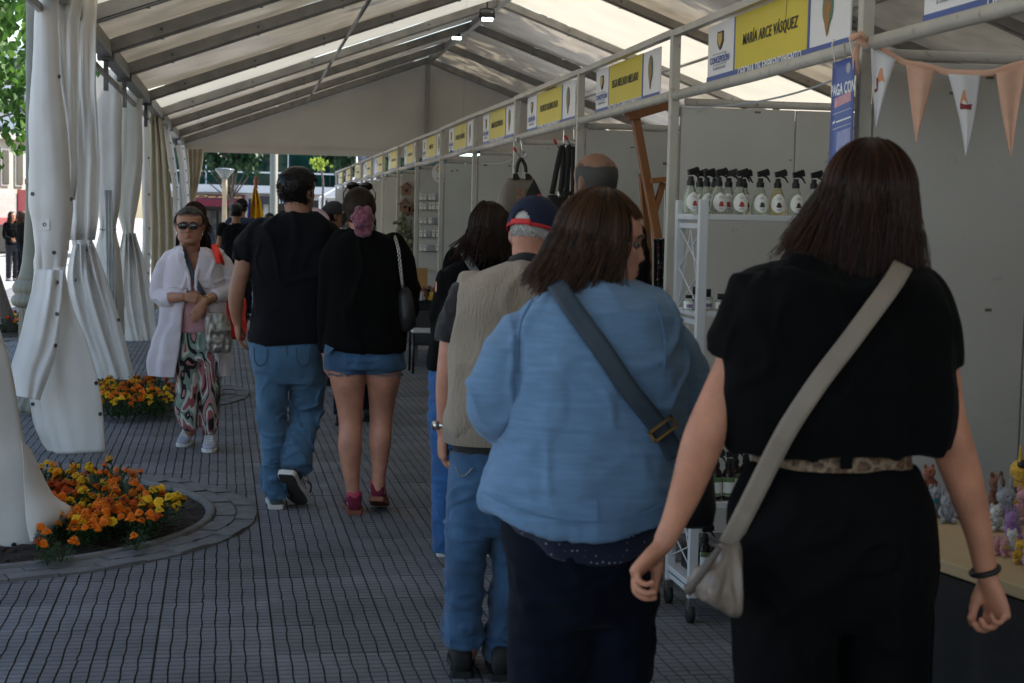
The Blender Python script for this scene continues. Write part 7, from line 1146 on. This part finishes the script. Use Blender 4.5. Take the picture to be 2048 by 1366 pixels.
# ================================================================ strolling couple
def P7():
    Y = 8.45; t = TR(Y); loc = (.24, Y, 0); H = Head(at(592, 337, Y), 42, 1.02, wide=1.02); b = MB(); H.add(b, t(598, 450), .060)
    torso(b, t, [(440, 572, 628, .06, .05), (465, 520, 660, .09, .08), (530, 508, 668, .11, .10), (620, 515, 660, .10, .10), (690, 505, 640, .11, .10), (740, 505, 640, .11, .10)])
    limb(b, t, [(505, 475, 0, .055), (492, 510, 0, .052), (486, 535, -.01, .047), (477, 568, -.02, .043), (472, 600, .0, .041), (473, 628, .03, .032), (475, 643, .04, .0275)], 18); hand(b, t(475.5, 646, .04), (.08, .18, -1), (1, .15, .1), (.1, -1, -.1), 1.03, (.3, .45, .3), thumb=(.8, -.5, .35))
    limb(b, t, [(660, 475, 0, .055), (672, 520, .0, .048), (676, 570, .0, .042), (668, 630, .05, .03)], 14); hand(b, t(667, 638, .06), (-.05, .2, -1), (-1, .1, 0), (0, -1, 0), 1.)
    limb(b, t, [(535, 720, 0, .075), (540, 840, .02, .056), (552, 985, 0, .042)], 12); limb(b, t, [(608, 720, 0, .075), (612, 820, .10, .056), (595, 930, -.06, .042)], 12)
    p = person('man in plain black t-shirt and blue jeans walking away, one heel lifted', loc, b, SK2, .0065, 3)
    g = MB(); torso(g, t, [(424, 568, 634, .065, .055), (434, 548, 650, .085, .07), (446, 520, 668, .10, .09), (466, 500, 678, .125, .10), (520, 497, 680, .14, .12), (580, 504, 672, .135, .125), (630, 506, 660, .135, .125), (668, 494, 649, .15, .13), (684, 495, 648, .152, .13, 0, .006)], n=2.5)
    limb(g, t, [(520, 458, 0, .062), (502, 482, 0, .066), (491, 508, -.004, .065), (488, 522, -.008, .062)], 18, ends='start'); limb(g, t, [(650, 460, 0, .062), (668, 486, 0, .064), (675, 520, 0, .06)], 16, ends='start')
    garment('tee_shirt', g, p, c_tee, .0072, 4, [(.008, (3, 3, 1), False, None), (.010, (3, 3, .9), 2, None), (.012, (4, 4, 4), 2, (t(510, 500, -.08), .14)), (.008, (3, 3, 3), 2, (t(560, 620, -.1), .18))], 12)
    g = MB(); torso(g, t, [(668, 499, 642, .13, .115), (700, 498, 644, .14, .115), (735, 503, 646, .135, .11), (765, 512, 644, .11, .10)], n=2.4)
    torso(g, t, [(740, 506, 584, .115, .105), (790, 513, 576, .095, .10), (840, 517, 570, .085, .09, .02), (910, 523, 568, .08, .085, .01), (960, 526, 574, .082, .082), (984, 528, 578, .085, .08), (992, 532, 576, .08, .078)], n=2.1)
    limb(g, t, [(612, 735, .0, .103), (616, 780, .04, .092), (615, 815, .09, .084), (607, 850, .05, .078), (597, 895, -.02, .077), (594, 925, -.06, .082), (592, 940, -.08, .078)], 20, ends='start')
    garment('jeans', g, p, c_den2, .0068, 3, [(.006, (4, 4, 3), False, None), (.022, (4, 4, 10), 2, (t(550, 965, 0), .15)), (.022, (4, 4, 8), 2, (t(612, 812, .05), .15)), (.022, (4, 4, 10), 2, (t(596, 915, -.05), .12)), (.011, (3, 3, 5), 2, (t(570, 745, -.1), .17)), (.012, (3.5, 3.5, 7), 2, (t(545, 840, 0), .16))], 14)
    for x0 in (516, 600):
        st = MB(); limb(st, t, [(x0-8, 697, -.139, .0035), (x0-6, 722, -.139, .0035), (x0+4, 732, -.138, .0035), (x0+16, 722, -.141, .0035), (x0+18, 699, -.143, .0035)], 5); st.build('pocket_stitch', [mat('denim_thread2', (.05, .08, .12), .8)], p, smooth=True)
    st = MB(); limb(st, t, [(572, 690, -.143, .003), (575, 715, -.138, .003), (578, 745, -.11, .003)], 5); st.build('seam_stitch', [mat('denim_thread2', (.05, .08, .12), .8)], p, smooth=True)
    q = ground(552, 1019); o, W_ = shoe(p, (q[0], q[1], 0), (.0, 1), .29, .105, 0, m_olive, m_sw, .09)
    q = at(588, 955, Y-.10); dd = (.25, 1); o, W_ = shoe(p, (q[0]-.045, q[1]-.03, .19), (.42, 1), .30, .112, 41, m_olive, mat('sole_tread', (.055, .048, .044), .85, .2, 30, .4, 60), .09); s = MB()
    for y in (.10, .13, .16): s.add(W_([(.050, y, .03), (.050, y+.014, .03), (.044, y+.034, .08), (.044, y+.02, .08)]), [(0, 1, 2, 3)])
    s.build('stripe', [m_sw], o, False, .002); s = MB(); a = [(-.5, 0)]; ys = [(0, .30), (.04, .38), (.12, .40), (.3, .37), (.5, .40), (.68, .48), (.82, .47), (.93, .36), (1, .16)]; ol = np.array([[-wd*.112*1.13, y*.307-.004] for y, wd in ys]+[[wd*.112*1.13, y*.307-.004] for y, wd in ys[::-1]]); s.loft([W_(np.column_stack([ol, np.full(len(ol), z)])) for z in (.0035, .031)]); s.build('foxing', [m_sw], o)
    s = MB(); limb(s, t, [(608, 962, .06, .004), (622, 968, .09, .004), (620, 985, .1, .004)], 5); s.build('lace', [m_blks], o)
    short_hair(p, HBK, H, 1500, .045, .165, .017, 5, .0014, .015)
P7()
def P8():
    Y = 8.25; t = TR(Y); loc = (.66, Y, 0); H = Head(at(719, 376, Y), 5, .98); b = MB(); H.add(b, t(722, 485), .050)
    torso(b, t, [(472, 695, 755, .06, .05), (500, 660, 795, .09, .08), (580, 662, 800, .10, .10), (680, 660, 795, .11, .10), (725, 656, 800, .12, .10)])
    limb(b, t, [(697, 712, 0, .098), (696, 755, 0, .094), (699, 800, .01, .074), (701, 846, .01, .061), (700, 892, -.012, .062), (702, 940, 0, .047), (706, 988, 0, .034), (708, 1010, 0, .036)], 24, ends=True, k=40)
    limb(b, t, [(766, 712, 0, .096), (767, 755, 0, .090), (764, 800, .03, .070), (762, 842, .03, .060), (760, 885, .0, .058), (759, 925, -.01, .044), (757, 962, -.02, .034), (757, 982, -.02, .036)], 24, ends=True, k=40)
    b.ell(t(708, 1010, .02), (.03, .05, .02)); b.ell(t(762, 984, .0), (.028, .04, .02))
    limb(b, t, [(668, 500, 0, .045), (655, 570, 0, .042), (650, 640, .02, .036), (651, 690, .04, .028), (652, 706, .04, .026)], 14); hand(b, t(652, 712, .04), (.02, .15, -1), (1, .1, 0), (0, -1, 0), .93, (.4, .5, .4))
    limb(b, t, [(797, 500, 0, .045), (812, 560, 0, .042), (814, 620, .0, .037), (800, 640, .2, .027)], 14); hand(b, t(798, 641, .22), (-.4, .8, .1), (0, 0, -1), (.7, .5, 0), .93)
    p = person('woman in black sweater and denim shorts with a rose scrunchie and bare legs', loc, b, SKP, .0062, 3)
    g = MB(); torso(g, t, [(460, 700, 752, .06, .05), (467, 684, 772, .08, .065), (480, 664, 792, .105, .09), (510, 654, 804, .125, .11), (580, 652, 812, .13, .125), (650, 650, 812, .13, .125), (684, 645, 811, .145, .128), (700, 648, 810, .146, .126, 0, .008)], n=2.5)
    limb(g, t, [(682, 484, 0, .058), (664, 520, 0, .058), (657, 580, 0, .055), (652, 640, .02, .050), (652, 690, .04, .042), (652, 704, .04, .038)], 18, ends='start'); limb(g, t, [(785, 486, 0, .058), (802, 520, 0, .058), (812, 575, 0, .056), (815, 618, .02, .054), (808, 636, .10, .048), (800, 640, .18, .042)], 18, ends='start')
    garment('sweater', g, p, c_blk, .0075, 4, [(.008, (3, 3, 1.2), False, None), (.010, (3, 3, 1.2), 2, None), (.007, (10, 10, 14), True, (t(820, 600, 0), .16))], 7)
    g = MB(); torso(g, t, [(690, 650, 806, .128, .115), (715, 648, 808, .136, .115), (735, 648, 808, .132, .11)], n=2.4); limb(g, t, [(695, 718, 0, .108), (692, 744, 0, .112)], 24, ends='start'); limb(g, t, [(767, 718, 0, .106), (770, 742, 0, .110)], 24, ends='start'); garment('denim_shorts', g, p, c_den, .007, 3, [(.005, (6, 6, 5), False, None), (.007, (9, 9, 12), True, (t(730, 725, -.1), .12))], 2)
    fr = MB(); g_ = np.random.default_rng(3)
    for cx, hw in ((693, 41.5), (769, 41)):
        for k in range(150): an = g_.uniform(math.pi, 2*math.pi); c = t(cx, 745.5+g_.normal(0, 1)); r0 = (hw-5)/388; q = c+np.array([r0*math.cos(an), r0*1.03*math.sin(an), 0]); fr.tube([q, q+np.array([g_.normal(0, .003), g_.normal(0, .003), -.007-g_.uniform(0, .006)])], .0010, 3, cap=False)
    fr.build('frayed_hem', [mat('frayed_thread', (.16, .21, .26), .9)], p)
    fp = MB(); fp.prism([t(650, 688, -.09), t(668, 697, -.134), t(655, 709, -.11), t(647, 706, -.07)], (0, -.004, 0)); fp.build('pocket_flap', [c_den2], p)
    for (px, py, pit, hx) in ((709, 1030, 0, 0.), (759, 1005, 16, .16)):
        q = ground(px, py) if pit == 0 else at(px-6, 996, Y-.07); z = 0 if pit == 0 else .075; o, W_ = shoe(p, (q[0], q[1], z), (hx+.02, 1), .27, .104, pit, m_maro, m_gum, .092)
        s = MB(); s.tube(W_([(-.036, .03, .055), (0, .008, .062), (.036, .03, .055)]), .009, 6, flat=.6); s.build('heel_tab', [m_sw], o); s = MB(); s.add(W_([(.0445, .10, .03), (.0455, .125, .03), (.040, .175, .066), (.038, .158, .07)]), [(0, 1, 2, 3)]); s.build('side_stripe', [m_sw], o, False, .002)
        c = W_([(0, .045, .085)])[0]; k = MB(); k.lathe([(.038, -.015), (.041, 0), (.0395, .028), (.037, .03)], c, 18); k.build('sock', [mat('sock_pink', (.42, .06, .11), .9)], p, smooth=True)
    hc = MB(); rings = []; hair_core(hc, H, .055, .0, rad=(.083, .106, .107), flare=-.3); garment('hair_underlayer', hc, p, HLT, .007, 4, [(.004, (40, 40, 6), True, None)])
    nape = np.array([.01, -.115, .075]); pulled_back(p, HLT, H, 1500, nape, .0018, 9); mb = MB(); g_ = np.random.default_rng(9)
    for k in range(70):
        th = g_.choice([-1, 1])*g_.uniform(.06, .08); P = [np.array([th, -.03, .10]), np.array([th*1.12, -.03, .06]), np.array([th*1.1+g_.normal(0, .006), -.035, .02+g_.normal(0, .02)])]; mb.tube(H.w(interp_rows(P, 6)), .0012, 3, cap=False)
    mb.build('hair_side_wisps', [HLT], p, smooth=True)['kind'] = 'stuff'
    sc_ = MB(); c = H.w(nape+np.array([.012, -.018, -.008])); a = np.linspace(0, 2*math.pi, 97)[:-1]
    for R0, r0, dy_, ph in ((.036, .018, .0, 0), (.023, .015, -.018, 1), (.010, .012, -.028, 2)):
        P = np.stack([c[0]+(R0+.006*np.sin(7*a+ph))*np.cos(a), c[1]+dy_+.010*np.sin(9*a+ph), c[2]+(R0*1.15+.006*np.cos(6*a+ph))*np.sin(a)], 1); rr = r0*(1+.28*np.sin(13*a+ph)); sc_.tube(np.concatenate([P, P[:2]]), np.concatenate([rr, rr[:2]]), 10)
    P = np.stack([c[0]+(.026+.004*np.sin(7*a))*np.cos(a)+.003, c[1]+.0+.006*np.sin(9*a), c[2]-.058+.018*np.sin(a)], 1); sc_.tube(np.concatenate([P, P[:2]]), .016, 10)
    me = fuse(sc_, .0045, 1); folds(me, [(.005, (60, 60, 60), True, None)], 3); finish(me, 'scrunchie', mat('rose_scrunchie', (.20, .055, .09), .75, .25, 30, .3, 120, sheen=.4), p)
    gl = MB(); 
    for s in (-1, 1):
        an = np.linspace(0, 2*math.pi, 25)[:-1]; cc = np.array([s*.036, .062, .236]); E = np.array([[1, 0, 0], [0, .55, .84], [0, -.84, .55]]); gl.loft([H.w(np.stack([.032*np.cos(an)*k, .026*np.sin(an)*k, np.full(24, z)], 1)@E.T+cc) for z, k in ((0, 1), (.004, 1.), (.004, .1))]); gl.tube(H.w([(s*.066, .060, .232), (s*.084, .01, .20), (s*.083, -.05, .165)]), .0028, 6)
    gl.tube(H.w([(-.008, .065, .242), (.008, .065, .242)]), .004, 6); gl.build('sunglasses', [mat('sunglass_dark', (.02, .012, .012), .1, .1)], p, smooth=True)
    bg = thing('chain_bag', 'black quilted shoulder bag on a silver chain, carried by the woman in shorts', 'bag', t(812, 610, -.1)); ch = interp_rows([t(790, 474, -.09), t(797, 500, -.135), t(801, 535, -.145), t(804, 560, -.14), t(806, 575, -.13)], 34); lk = MB(); an = np.linspace(0, 2*math.pi, 11)
    for i in range(len(ch)-1):
        T0 = _n(ch[i+1]-ch[i]); s = _n(np.cross(T0, [0, 1, 0] if i % 2 else [1, .3, 0])); lk.tube(ch[i]+np.cos(an)[:, None]*T0*.0105+np.sin(an)[:, None]*s*.007, .0024, 5)
    lk.build('chain', [m_silv], bg, smooth=True); k = MB(); an = np.linspace(0, 2*math.pi, 25)[:-1]; k.loft([np.stack([c[0]+w_*np.sign(np.cos(an))*np.abs(np.cos(an))**.6, c[1]+d_*np.sign(np.sin(an))*np.abs(np.sin(an))**.6, np.full(24, c[2])+.015*np.cos(an)], 1) for c, w_, d_ in ((t(806, 578, -.12), .018, .05), (t(810, 590, -.12), .034, .075), (t(814, 625, -.12), .04, .09), (t(817, 655, -.12), .036, .085), (t(817, 660, -.12), .02, .06))]); k.build('bag_body', [m_leab], bg, smooth=True)
P8()
# ================================================================ woman in sunglasses coming towards the camera
def P9():
    Y = 10.6; t = TR(Y); loc = (-.25, Y, 0); H = Head(at(380, 416, Y), 184, .99, pitch=3, wide=1.14, jaw=.24); b = MB(); H.add(b, t(379, 512, .02), .066, nose=1.0)
    torso(b, t, [(505, 360, 400, .05, .06), (525, 338, 440, .08, .09), (560, 332, 444, .12, .10), (600, 334, 442, .13, .11), (640, 338, 440, .13, .11), (680, 344, 440, .12, .11)])
    for lx in (381, 419): limb(b, t, [(lx, 690, 0, .075), (lx, 780, 0, .06), (lx, 860, 0, .042)], 12)
    limb(b, t, [(350, 528, 0, .045), (333, 558, 0, .045), (325, 588, -.02, .044), (340, 595, -.14, .036), (366, 594, -.21, .028)], 16); hand(b, t(369, 594, -.215), (.9, -.25, -.05), (-.1, .4, -.9), (.15, -.5, -.8), .95, (.5, .7, .5), thumb=(.75, -.5, .3))
    limb(b, t, [(430, 528, 0, .045), (445, 556, 0, .045), (446, 582, -.03, .044), (424, 596, -.16, .034), (410, 604, -.23, .027)], 16); hand(b, t(408, 606, -.235), (-.55, -.25, -.8), (.3, .6, -.4), (-.7, .0, .5), .95, (.3, .4, .3), .05)
    p = person('woman in sunglasses, long pale lavender cardigan and palm print trousers walking to the camera', loc, b, SK3, .0062, 2); H.lips(p, loc)
    # blouse, trousers
    g = MB(); torso(g, t, [(540, 340, 438, .125, .10), (580, 336, 442, .15, .11), (620, 336, 444, .15, .115), (650, 340, 444, .145, .115), (662, 342, 444, .14, .115)], n=2.4); garment('blouse', g, p, c_pink, .0085, 3, [(.006, (5, 5, 6), True, None)])
    g = MB(); torso(g, t, [(656, 346, 442, .135, .115), (690, 350, 446, .13, .12), (720, 352, 446, .12, .11)], n=2.4); torso(g, t, [(695, 350, 400, .12, .11), (760, 352, 400, .11, .11), (820, 353, 400, .10, .10), (848, 360, 398, .09, .09), (860, 368, 396, .07, .07)], n=2.1); torso(g, t, [(695, 396, 446, .12, .11), (760, 398, 442, .11, .11), (825, 400, 440, .10, .10), (856, 402, 436, .09, .09), (868, 404, 430, .07, .07)], n=2.1); garment('trousers', g, p, palms(), .0085, 3, [(.010, (6, 6, 1.6), False, None), (.008, (8, 8, 6), True, None)], 5)
    # cardigan: an open coat shell plus sleeves
    rows = [(556, 328, 378, 392, 448), (585, 324, 375, 396, 450), (620, 320, 368, 410, 450), (660, 314, 364, 418, 452), (700, 304, 359, 426, 456), (730, 299, 353, 438, 458), (750, 300, 350, 446, 458)]; G = []
    for py, xl, gl, gr, xr in interp_rows(rows, 60):
        A, B = t(xl, py), t(xr, py); c = (A+B)/2; hw = (B[0]-A[0])/2; gL = np.clip((t(gl, py)[0]-c[0])/hw, -.98, .98); gR = np.clip((t(gr, py)[0]-c[0])/hw, -.98, .98); a0 = math.acos(gR); a1 = math.acos(gL)   # front is -y
        an = np.concatenate([np.linspace(-a1, -math.pi, 22), np.linspace(math.pi, 0, 40)[1:], np.linspace(0, -a0, 22)[1:]]); dp = np.where(np.sin(an) < 0, .165, .135); fo = 1+.05*np.sin(an*9+py*.004)*np.clip((py-600)/120, 0, 1); G.append(np.stack([c[0]+hw*np.cos(an)*fo, c[1]+dp*np.sign(np.sin(an))*np.abs(np.sin(an))**.8*fo, np.full(len(an), c[2])], 1))
    b = MB(); b.sheet(G); me = b.mesh('cardigan', [c_lav], ORG[p.name]); folds(me, [(.008, (5, 5, 2), False, None), (.006, (9, 9, 4), True, None)], 4); cg = link('cardigan', me, p, .004)
    g = MB(); torso(g, t, [(494, 356, 412, .10, .07), (501, 344, 428, .13, .09), (515, 334, 446, .15, .11), (545, 326, 450, .162, .13), (575, 324, 450, .168, .135)], n=2.3); limb(g, t, [(350, 514, 0, .058), (332, 536, 0, .066), (320, 566, 0, .062), (317, 588, -.02, .057), (330, 596, -.09, .049), (345, 597, -.15, .043)], 18, ends='start'); limb(g, t, [(432, 514, 0, .058), (448, 536, 0, .066), (456, 562, 0, .061), (451, 582, -.03, .056), (436, 590, -.11, .048), (428, 594, -.15, .043)], 18, ends='start'); sl = garment('cardigan_sleeves', g, p, c_lav, .0075, 3, [(.010, (4, 4, 5), 2, None)], 3); cut(sl.data, [(364, 486), (402, 486), (394, 530), (386, 592), (381, 592), (372, 530)], loc, Y-.02)
    g = MB(); limb(g, t, [(352, 502, .06, .020), (356, 504, -.02, .022), (364, 520, -.10, .018), (376, 548, -.16, .014), (380, 580, -.17, .012)], 10); limb(g, t, [(412, 500, .06, .020), (407, 504, -.03, .022), (402, 520, -.11, .020), (393, 550, -.165, .014), (393, 580, -.17, .012)], 10); garment('lapels', g, p, c_lav, .007, 3)
    for px, py, dx, pit in ((374, 893, -.2, 0), (418, 904, .0, 0)):
        q = ground(px, py); o, W_ = shoe(p, (q[0], q[1]+.20, 0.0), (dx*.6, -1), .255, .098, -0, m_canv, m_sw, .085); s = MB()
        for k in range(4): s.tube(W_([(-.022, .11+.022*k, .088-.010*k), (.022, .12+.022*k, .088-.010*k)]), .004, 5); s.tube(W_([(.022, .11+.022*k, .088-.010*k), (-.022, .12+.022*k, .088-.010*k)]), .004, 5)
        s.build('laces', [m_sw], o)
    hm = hair_mat('hair_brown_grey', (.016, .010, .008), (.11, .095, .085)); short_hair(p, hm, H, 500, .060, .190, .009, 6, .0014, .018, 'hair_underlayer'); pulled_back(p, hm, H, 1500, (0, -.13, .09), .0015, 6, .181, lift=1.05)
    gl = MB(); lens = MB()
    for s in (-1, 1):
        an = np.linspace(0, 2*math.pi, 29)[:-1]; sq = lambda c_: np.sign(c_)*np.abs(c_)**.7; cc = np.array([s*.034, .103, .116]); lens.loft([H.w(np.stack([.026*sq(np.cos(an)), np.full(28, d), .0175*sq(np.sin(an))], 1)*np.array([k, 1, k])+cc) for d, k in ((0, 1), (.004, 1), (.006, .6), (.0065, .02))]); P = np.stack([.0275*sq(np.cos(an)), np.full(28, .001), .019*sq(np.sin(an))], 1)+cc; gl.tube(H.w(np.concatenate([P, P[:2]])), .0034, 6); gl.tube(H.w([(s*.068, .10, .122), (s*.080, .05, .12), (s*.082, -.02, .112)]), .0038, 6)
    gl.tube(H.w([(-.008, .104, .119), (0, .106, .121), (.008, .104, .119)]), .0035, 6); o = gl.build('sunglasses', [mat('tortoise', (.03, .016, .01), .2, .3, 60)], p, smooth=True); lens.build('lens', [mat('dark_lens', (.012, .011, .014), .05, .05, spec=.8)], o, smooth=True)
    for s in (-1, 1): e = MB(); e.tube(H.w([(s*.010, .103, .138), (s*.03, .102, .143), (s*.052, .088, .136)]), [.0025, .0035, .002], 6); e.build('eyebrow', [MATS['hair_brown_grey']], p, smooth=True); e = MB(); e.ell(H.w((s*.082, .0, .060)), (.005, .005, .016), 8); e.build('earring', [m_silv], p, smooth=True)
    w_ = MB(); c = t(415, 600, -.215); an = np.linspace(0, 2*math.pi, 21); ax = _n(t(408, 606, -.235)-t(424, 596, -.16)); e1 = _n(np.cross(ax, [0, 1, 0])); e2 = np.cross(ax, e1); w_.tube(c+.031*(np.cos(an)[:, None]*e1+np.sin(an)[:, None]*e2), .004, 6); w_.build('bracelet', [m_gld], p, smooth=True)
    sb = thing('silver_bag', 'shiny silver drawstring bag on a navy strap, carried by the woman in sunglasses', 'bag', t(436, 660, -.2)); k = MB(); an = np.linspace(0, 2*math.pi, 33)[:-1]
    k.loft([np.stack([(t(l, py)[0]+t(q, py)[0])/2+(t(q, py)[0]-t(l, py)[0])/2*np.sign(np.cos(an))*np.abs(np.cos(an))**.6, Y-.24+d*np.sign(np.sin(an))*np.abs(np.sin(an))**.7, np.full(32, t(l, py)[2])], 1) for py, l, q, d in ((622, 418, 446, .03), (628, 414, 454, .045), (645, 413, 460, .06), (675, 414, 462, .065), (692, 418, 462, .06), (697, 424, 456, .04))]); me = fuse(k, .006, 1); folds(me, [(.010, (16, 16, 8), True, None)], 4); finish(me, 'bag_body', mat('silver_leather', (.26, .24, .21), .34, .3, 12, .5, 40, metal=.5), sb)
    _bv.clear(); ribbon(sb, [cg, [o for o in p.children if o.name.startswith('blouse')][0]], [(368, 502), (375, 520), (384, 545), (396, 570), (408, 590)], .03, m_strap, 'strap', .012, 30)
    tb = thing('tote_bag', 'bright orange red cloth tote behind the silver bag', 'tote bag', t(470, 640, .02)); k = MB(); k.loft([np.stack([(t(l, py)[0]+t(q, py)[0])/2+(t(q, py)[0]-t(l, py)[0])/2*np.sign(np.cos(an))*np.abs(np.cos(an))**.4, Y+.02+d*np.sign(np.sin(an))*np.abs(np.sin(an))**.5, np.full(32, t(l, py)[2])], 1) for py, l, q, d in ((596, 446, 488, .03), (600, 444, 490, .035), (640, 442, 492, .05), (674, 444, 491, .05), (680, 448, 488, .03))]); me = fuse(k, .008, 2); folds(me, [(.008, (9, 9, 5), True, None)], 3); finish(me, 'bag_body', mat('tote_red', (.75, .045, .022), .7, .08, 6), tb); k = MB(); k.tube(interp_rows([t(452, 600, .0), t(450, 560, .06), t(442, 520, -.10), t(432, 498, -.10), t(428, 490, .0), t(436, 500, .12)], 30), .017, 8, flat=.3, side=(1, 0, 0)); k.build('handle', [MATS['tote_red']], tb, smooth=True)
    k = MB(); _o, _ = ribbon(tb, [cg, sl], [(427, 489), (430, 500), (434, 514), (437, 526)], .034, MATS['tote_red'], 'handle', .014, 16, smooth_k=2)
P9()
# ================================================================ everyone further off
walker('woman with wavy dark hair and black hoodie behind the woman in sunglasses', -.38, 13.6, 1.63, -60, SK, HB1, c_blk, c_nav, 'bob', sleeve='long', sd=3)
p_, h_, W_ = walker('man in plain black t-shirt walking off at the far end of the tent', -.05, 20.8, 1.67, 2, SK2, HBK, c_tee, c_nav, 'short', stride=.1, sd=5)
p_, h_, W_ = walker('man in black cap and navy jacket just beyond the far man in black', .02, 23.5, 1.74, 4, SK2, HBK, cloth('navy_jacket', (.014, .022, .055)), c_nav, 'short', sleeve='long', sd=6, width=1.2)
def cap_on(p, H, m, yaw_brim=0, sc=1.):
    mb = MB(); a = np.linspace(0, 2*math.pi, 41)[:-1]; mb.loft([H.w(np.stack([.091*s*np.cos(a), .110*s*np.sin(a), np.full(40, z)], 1)) for z, s in ((.12, 1), (.15, 1), (.19, .9), (.22, .68), (.24, .35), (.245, .05))], False); R = yawm(yaw_brim); an = np.linspace(-1, 1, 13); mb.sheet([H.w(np.stack([.075*an, .10*np.sqrt(np.clip(1-an**2*.5, 0, 1))+.07*k*np.sqrt(np.clip(1-an**2*.96, 0, 1)), np.full(13, .126-.02*k)], 1)) for k in np.linspace(0, 1, 6)]); return mb.build('cap', [m], p, True, .004)
cap_on(p_, h_, c_tee)
walker('person in grey jacket and bright blue scarf facing the camera in the distance', -.68, 29, 1.56, 175, SK3, HBK, cloth('grey_blue_jacket', (.12, .14, .19)), c_denr, 'short', sleeve='long', sd=7); 
p_, h_, W_ = walker('man in dark grey cap and black jacket looking right along the stalls', .83, 14.6, 1.66, 70, SK2, HBK, cloth('dark_jacket', (.020, .018, .020)), c_nav, 'short', sleeve='long', sd=8); cap_on(p_, h_, cloth('grey_cap', (.035, .033, .036)))
bp = MB(); c = at(626, 445, 14.45); bp.tube([c+np.array([.12*math.cos(q), .0, .10*math.sin(q)]) for q in np.linspace(0, math.pi, 14)], .035, 8); bk = thing('pale_bag', 'pink and white bag edge on the shoulder of the man in grey cap', 'bag', c); bp.build('bag_body', [mat('bag_pink_white', (.60, .42, .45), .8, .25, 18)], bk, smooth=True)
walker('person in a white shirt and navy trousers walking ahead of the woman in shorts', .86, 11.9, 1.56, 10, SK, HBK, cloth('white_shirt', (.62, .60, .57)), c_nav, 'short', stride=.14, sleeve='long', sd=9, width=1.1)
walker('dark haired person behind the yellow flag, mostly hidden', .53, 29.5, 1.55, 120, SK3, HBK, c_tee, c_nav, 'short', sd=10)
walker('woman in sunglasses and black jacket standing in the sunny street', at(24, 480, 39.5)[0], 39.5, 1.66, 140, SK, HB1, c_blk, cloth('black_jeans', (.02, .02, .024)), 'long', z0=gz(39.5), arms=(.7, .7), sleeve='long', sd=11, shoe_m=m_canv)
walker('brown haired woman in dark coat beside the lamp post, in the sunny street', at(44, 480, 37.5)[0], 37.5, 1.60, 60, SK, HB2, c_blk, c_nav, 'long', z0=gz(37.5), sleeve='long', sd=12)
walker('woman in blue jacket strolling among the far crowd under the awning', -1.65, 44, 1.66, 150, SK, HB1, cloth('blue_jacket', (.05, .11, .28)), c_nav, 'bob', z0=gz(44), sleeve='long', sd=13)
walker('man in grey sweatshirt strolling among the far crowd under the awning', -.2, 52, 1.74, 30, SK2, HBK, cloth('grey_sweat', (.17, .17, .18)), c_nav, 'short', z0=gz(52), sleeve='long', sd=14)
bpy.data.scenes.remove(TMP)
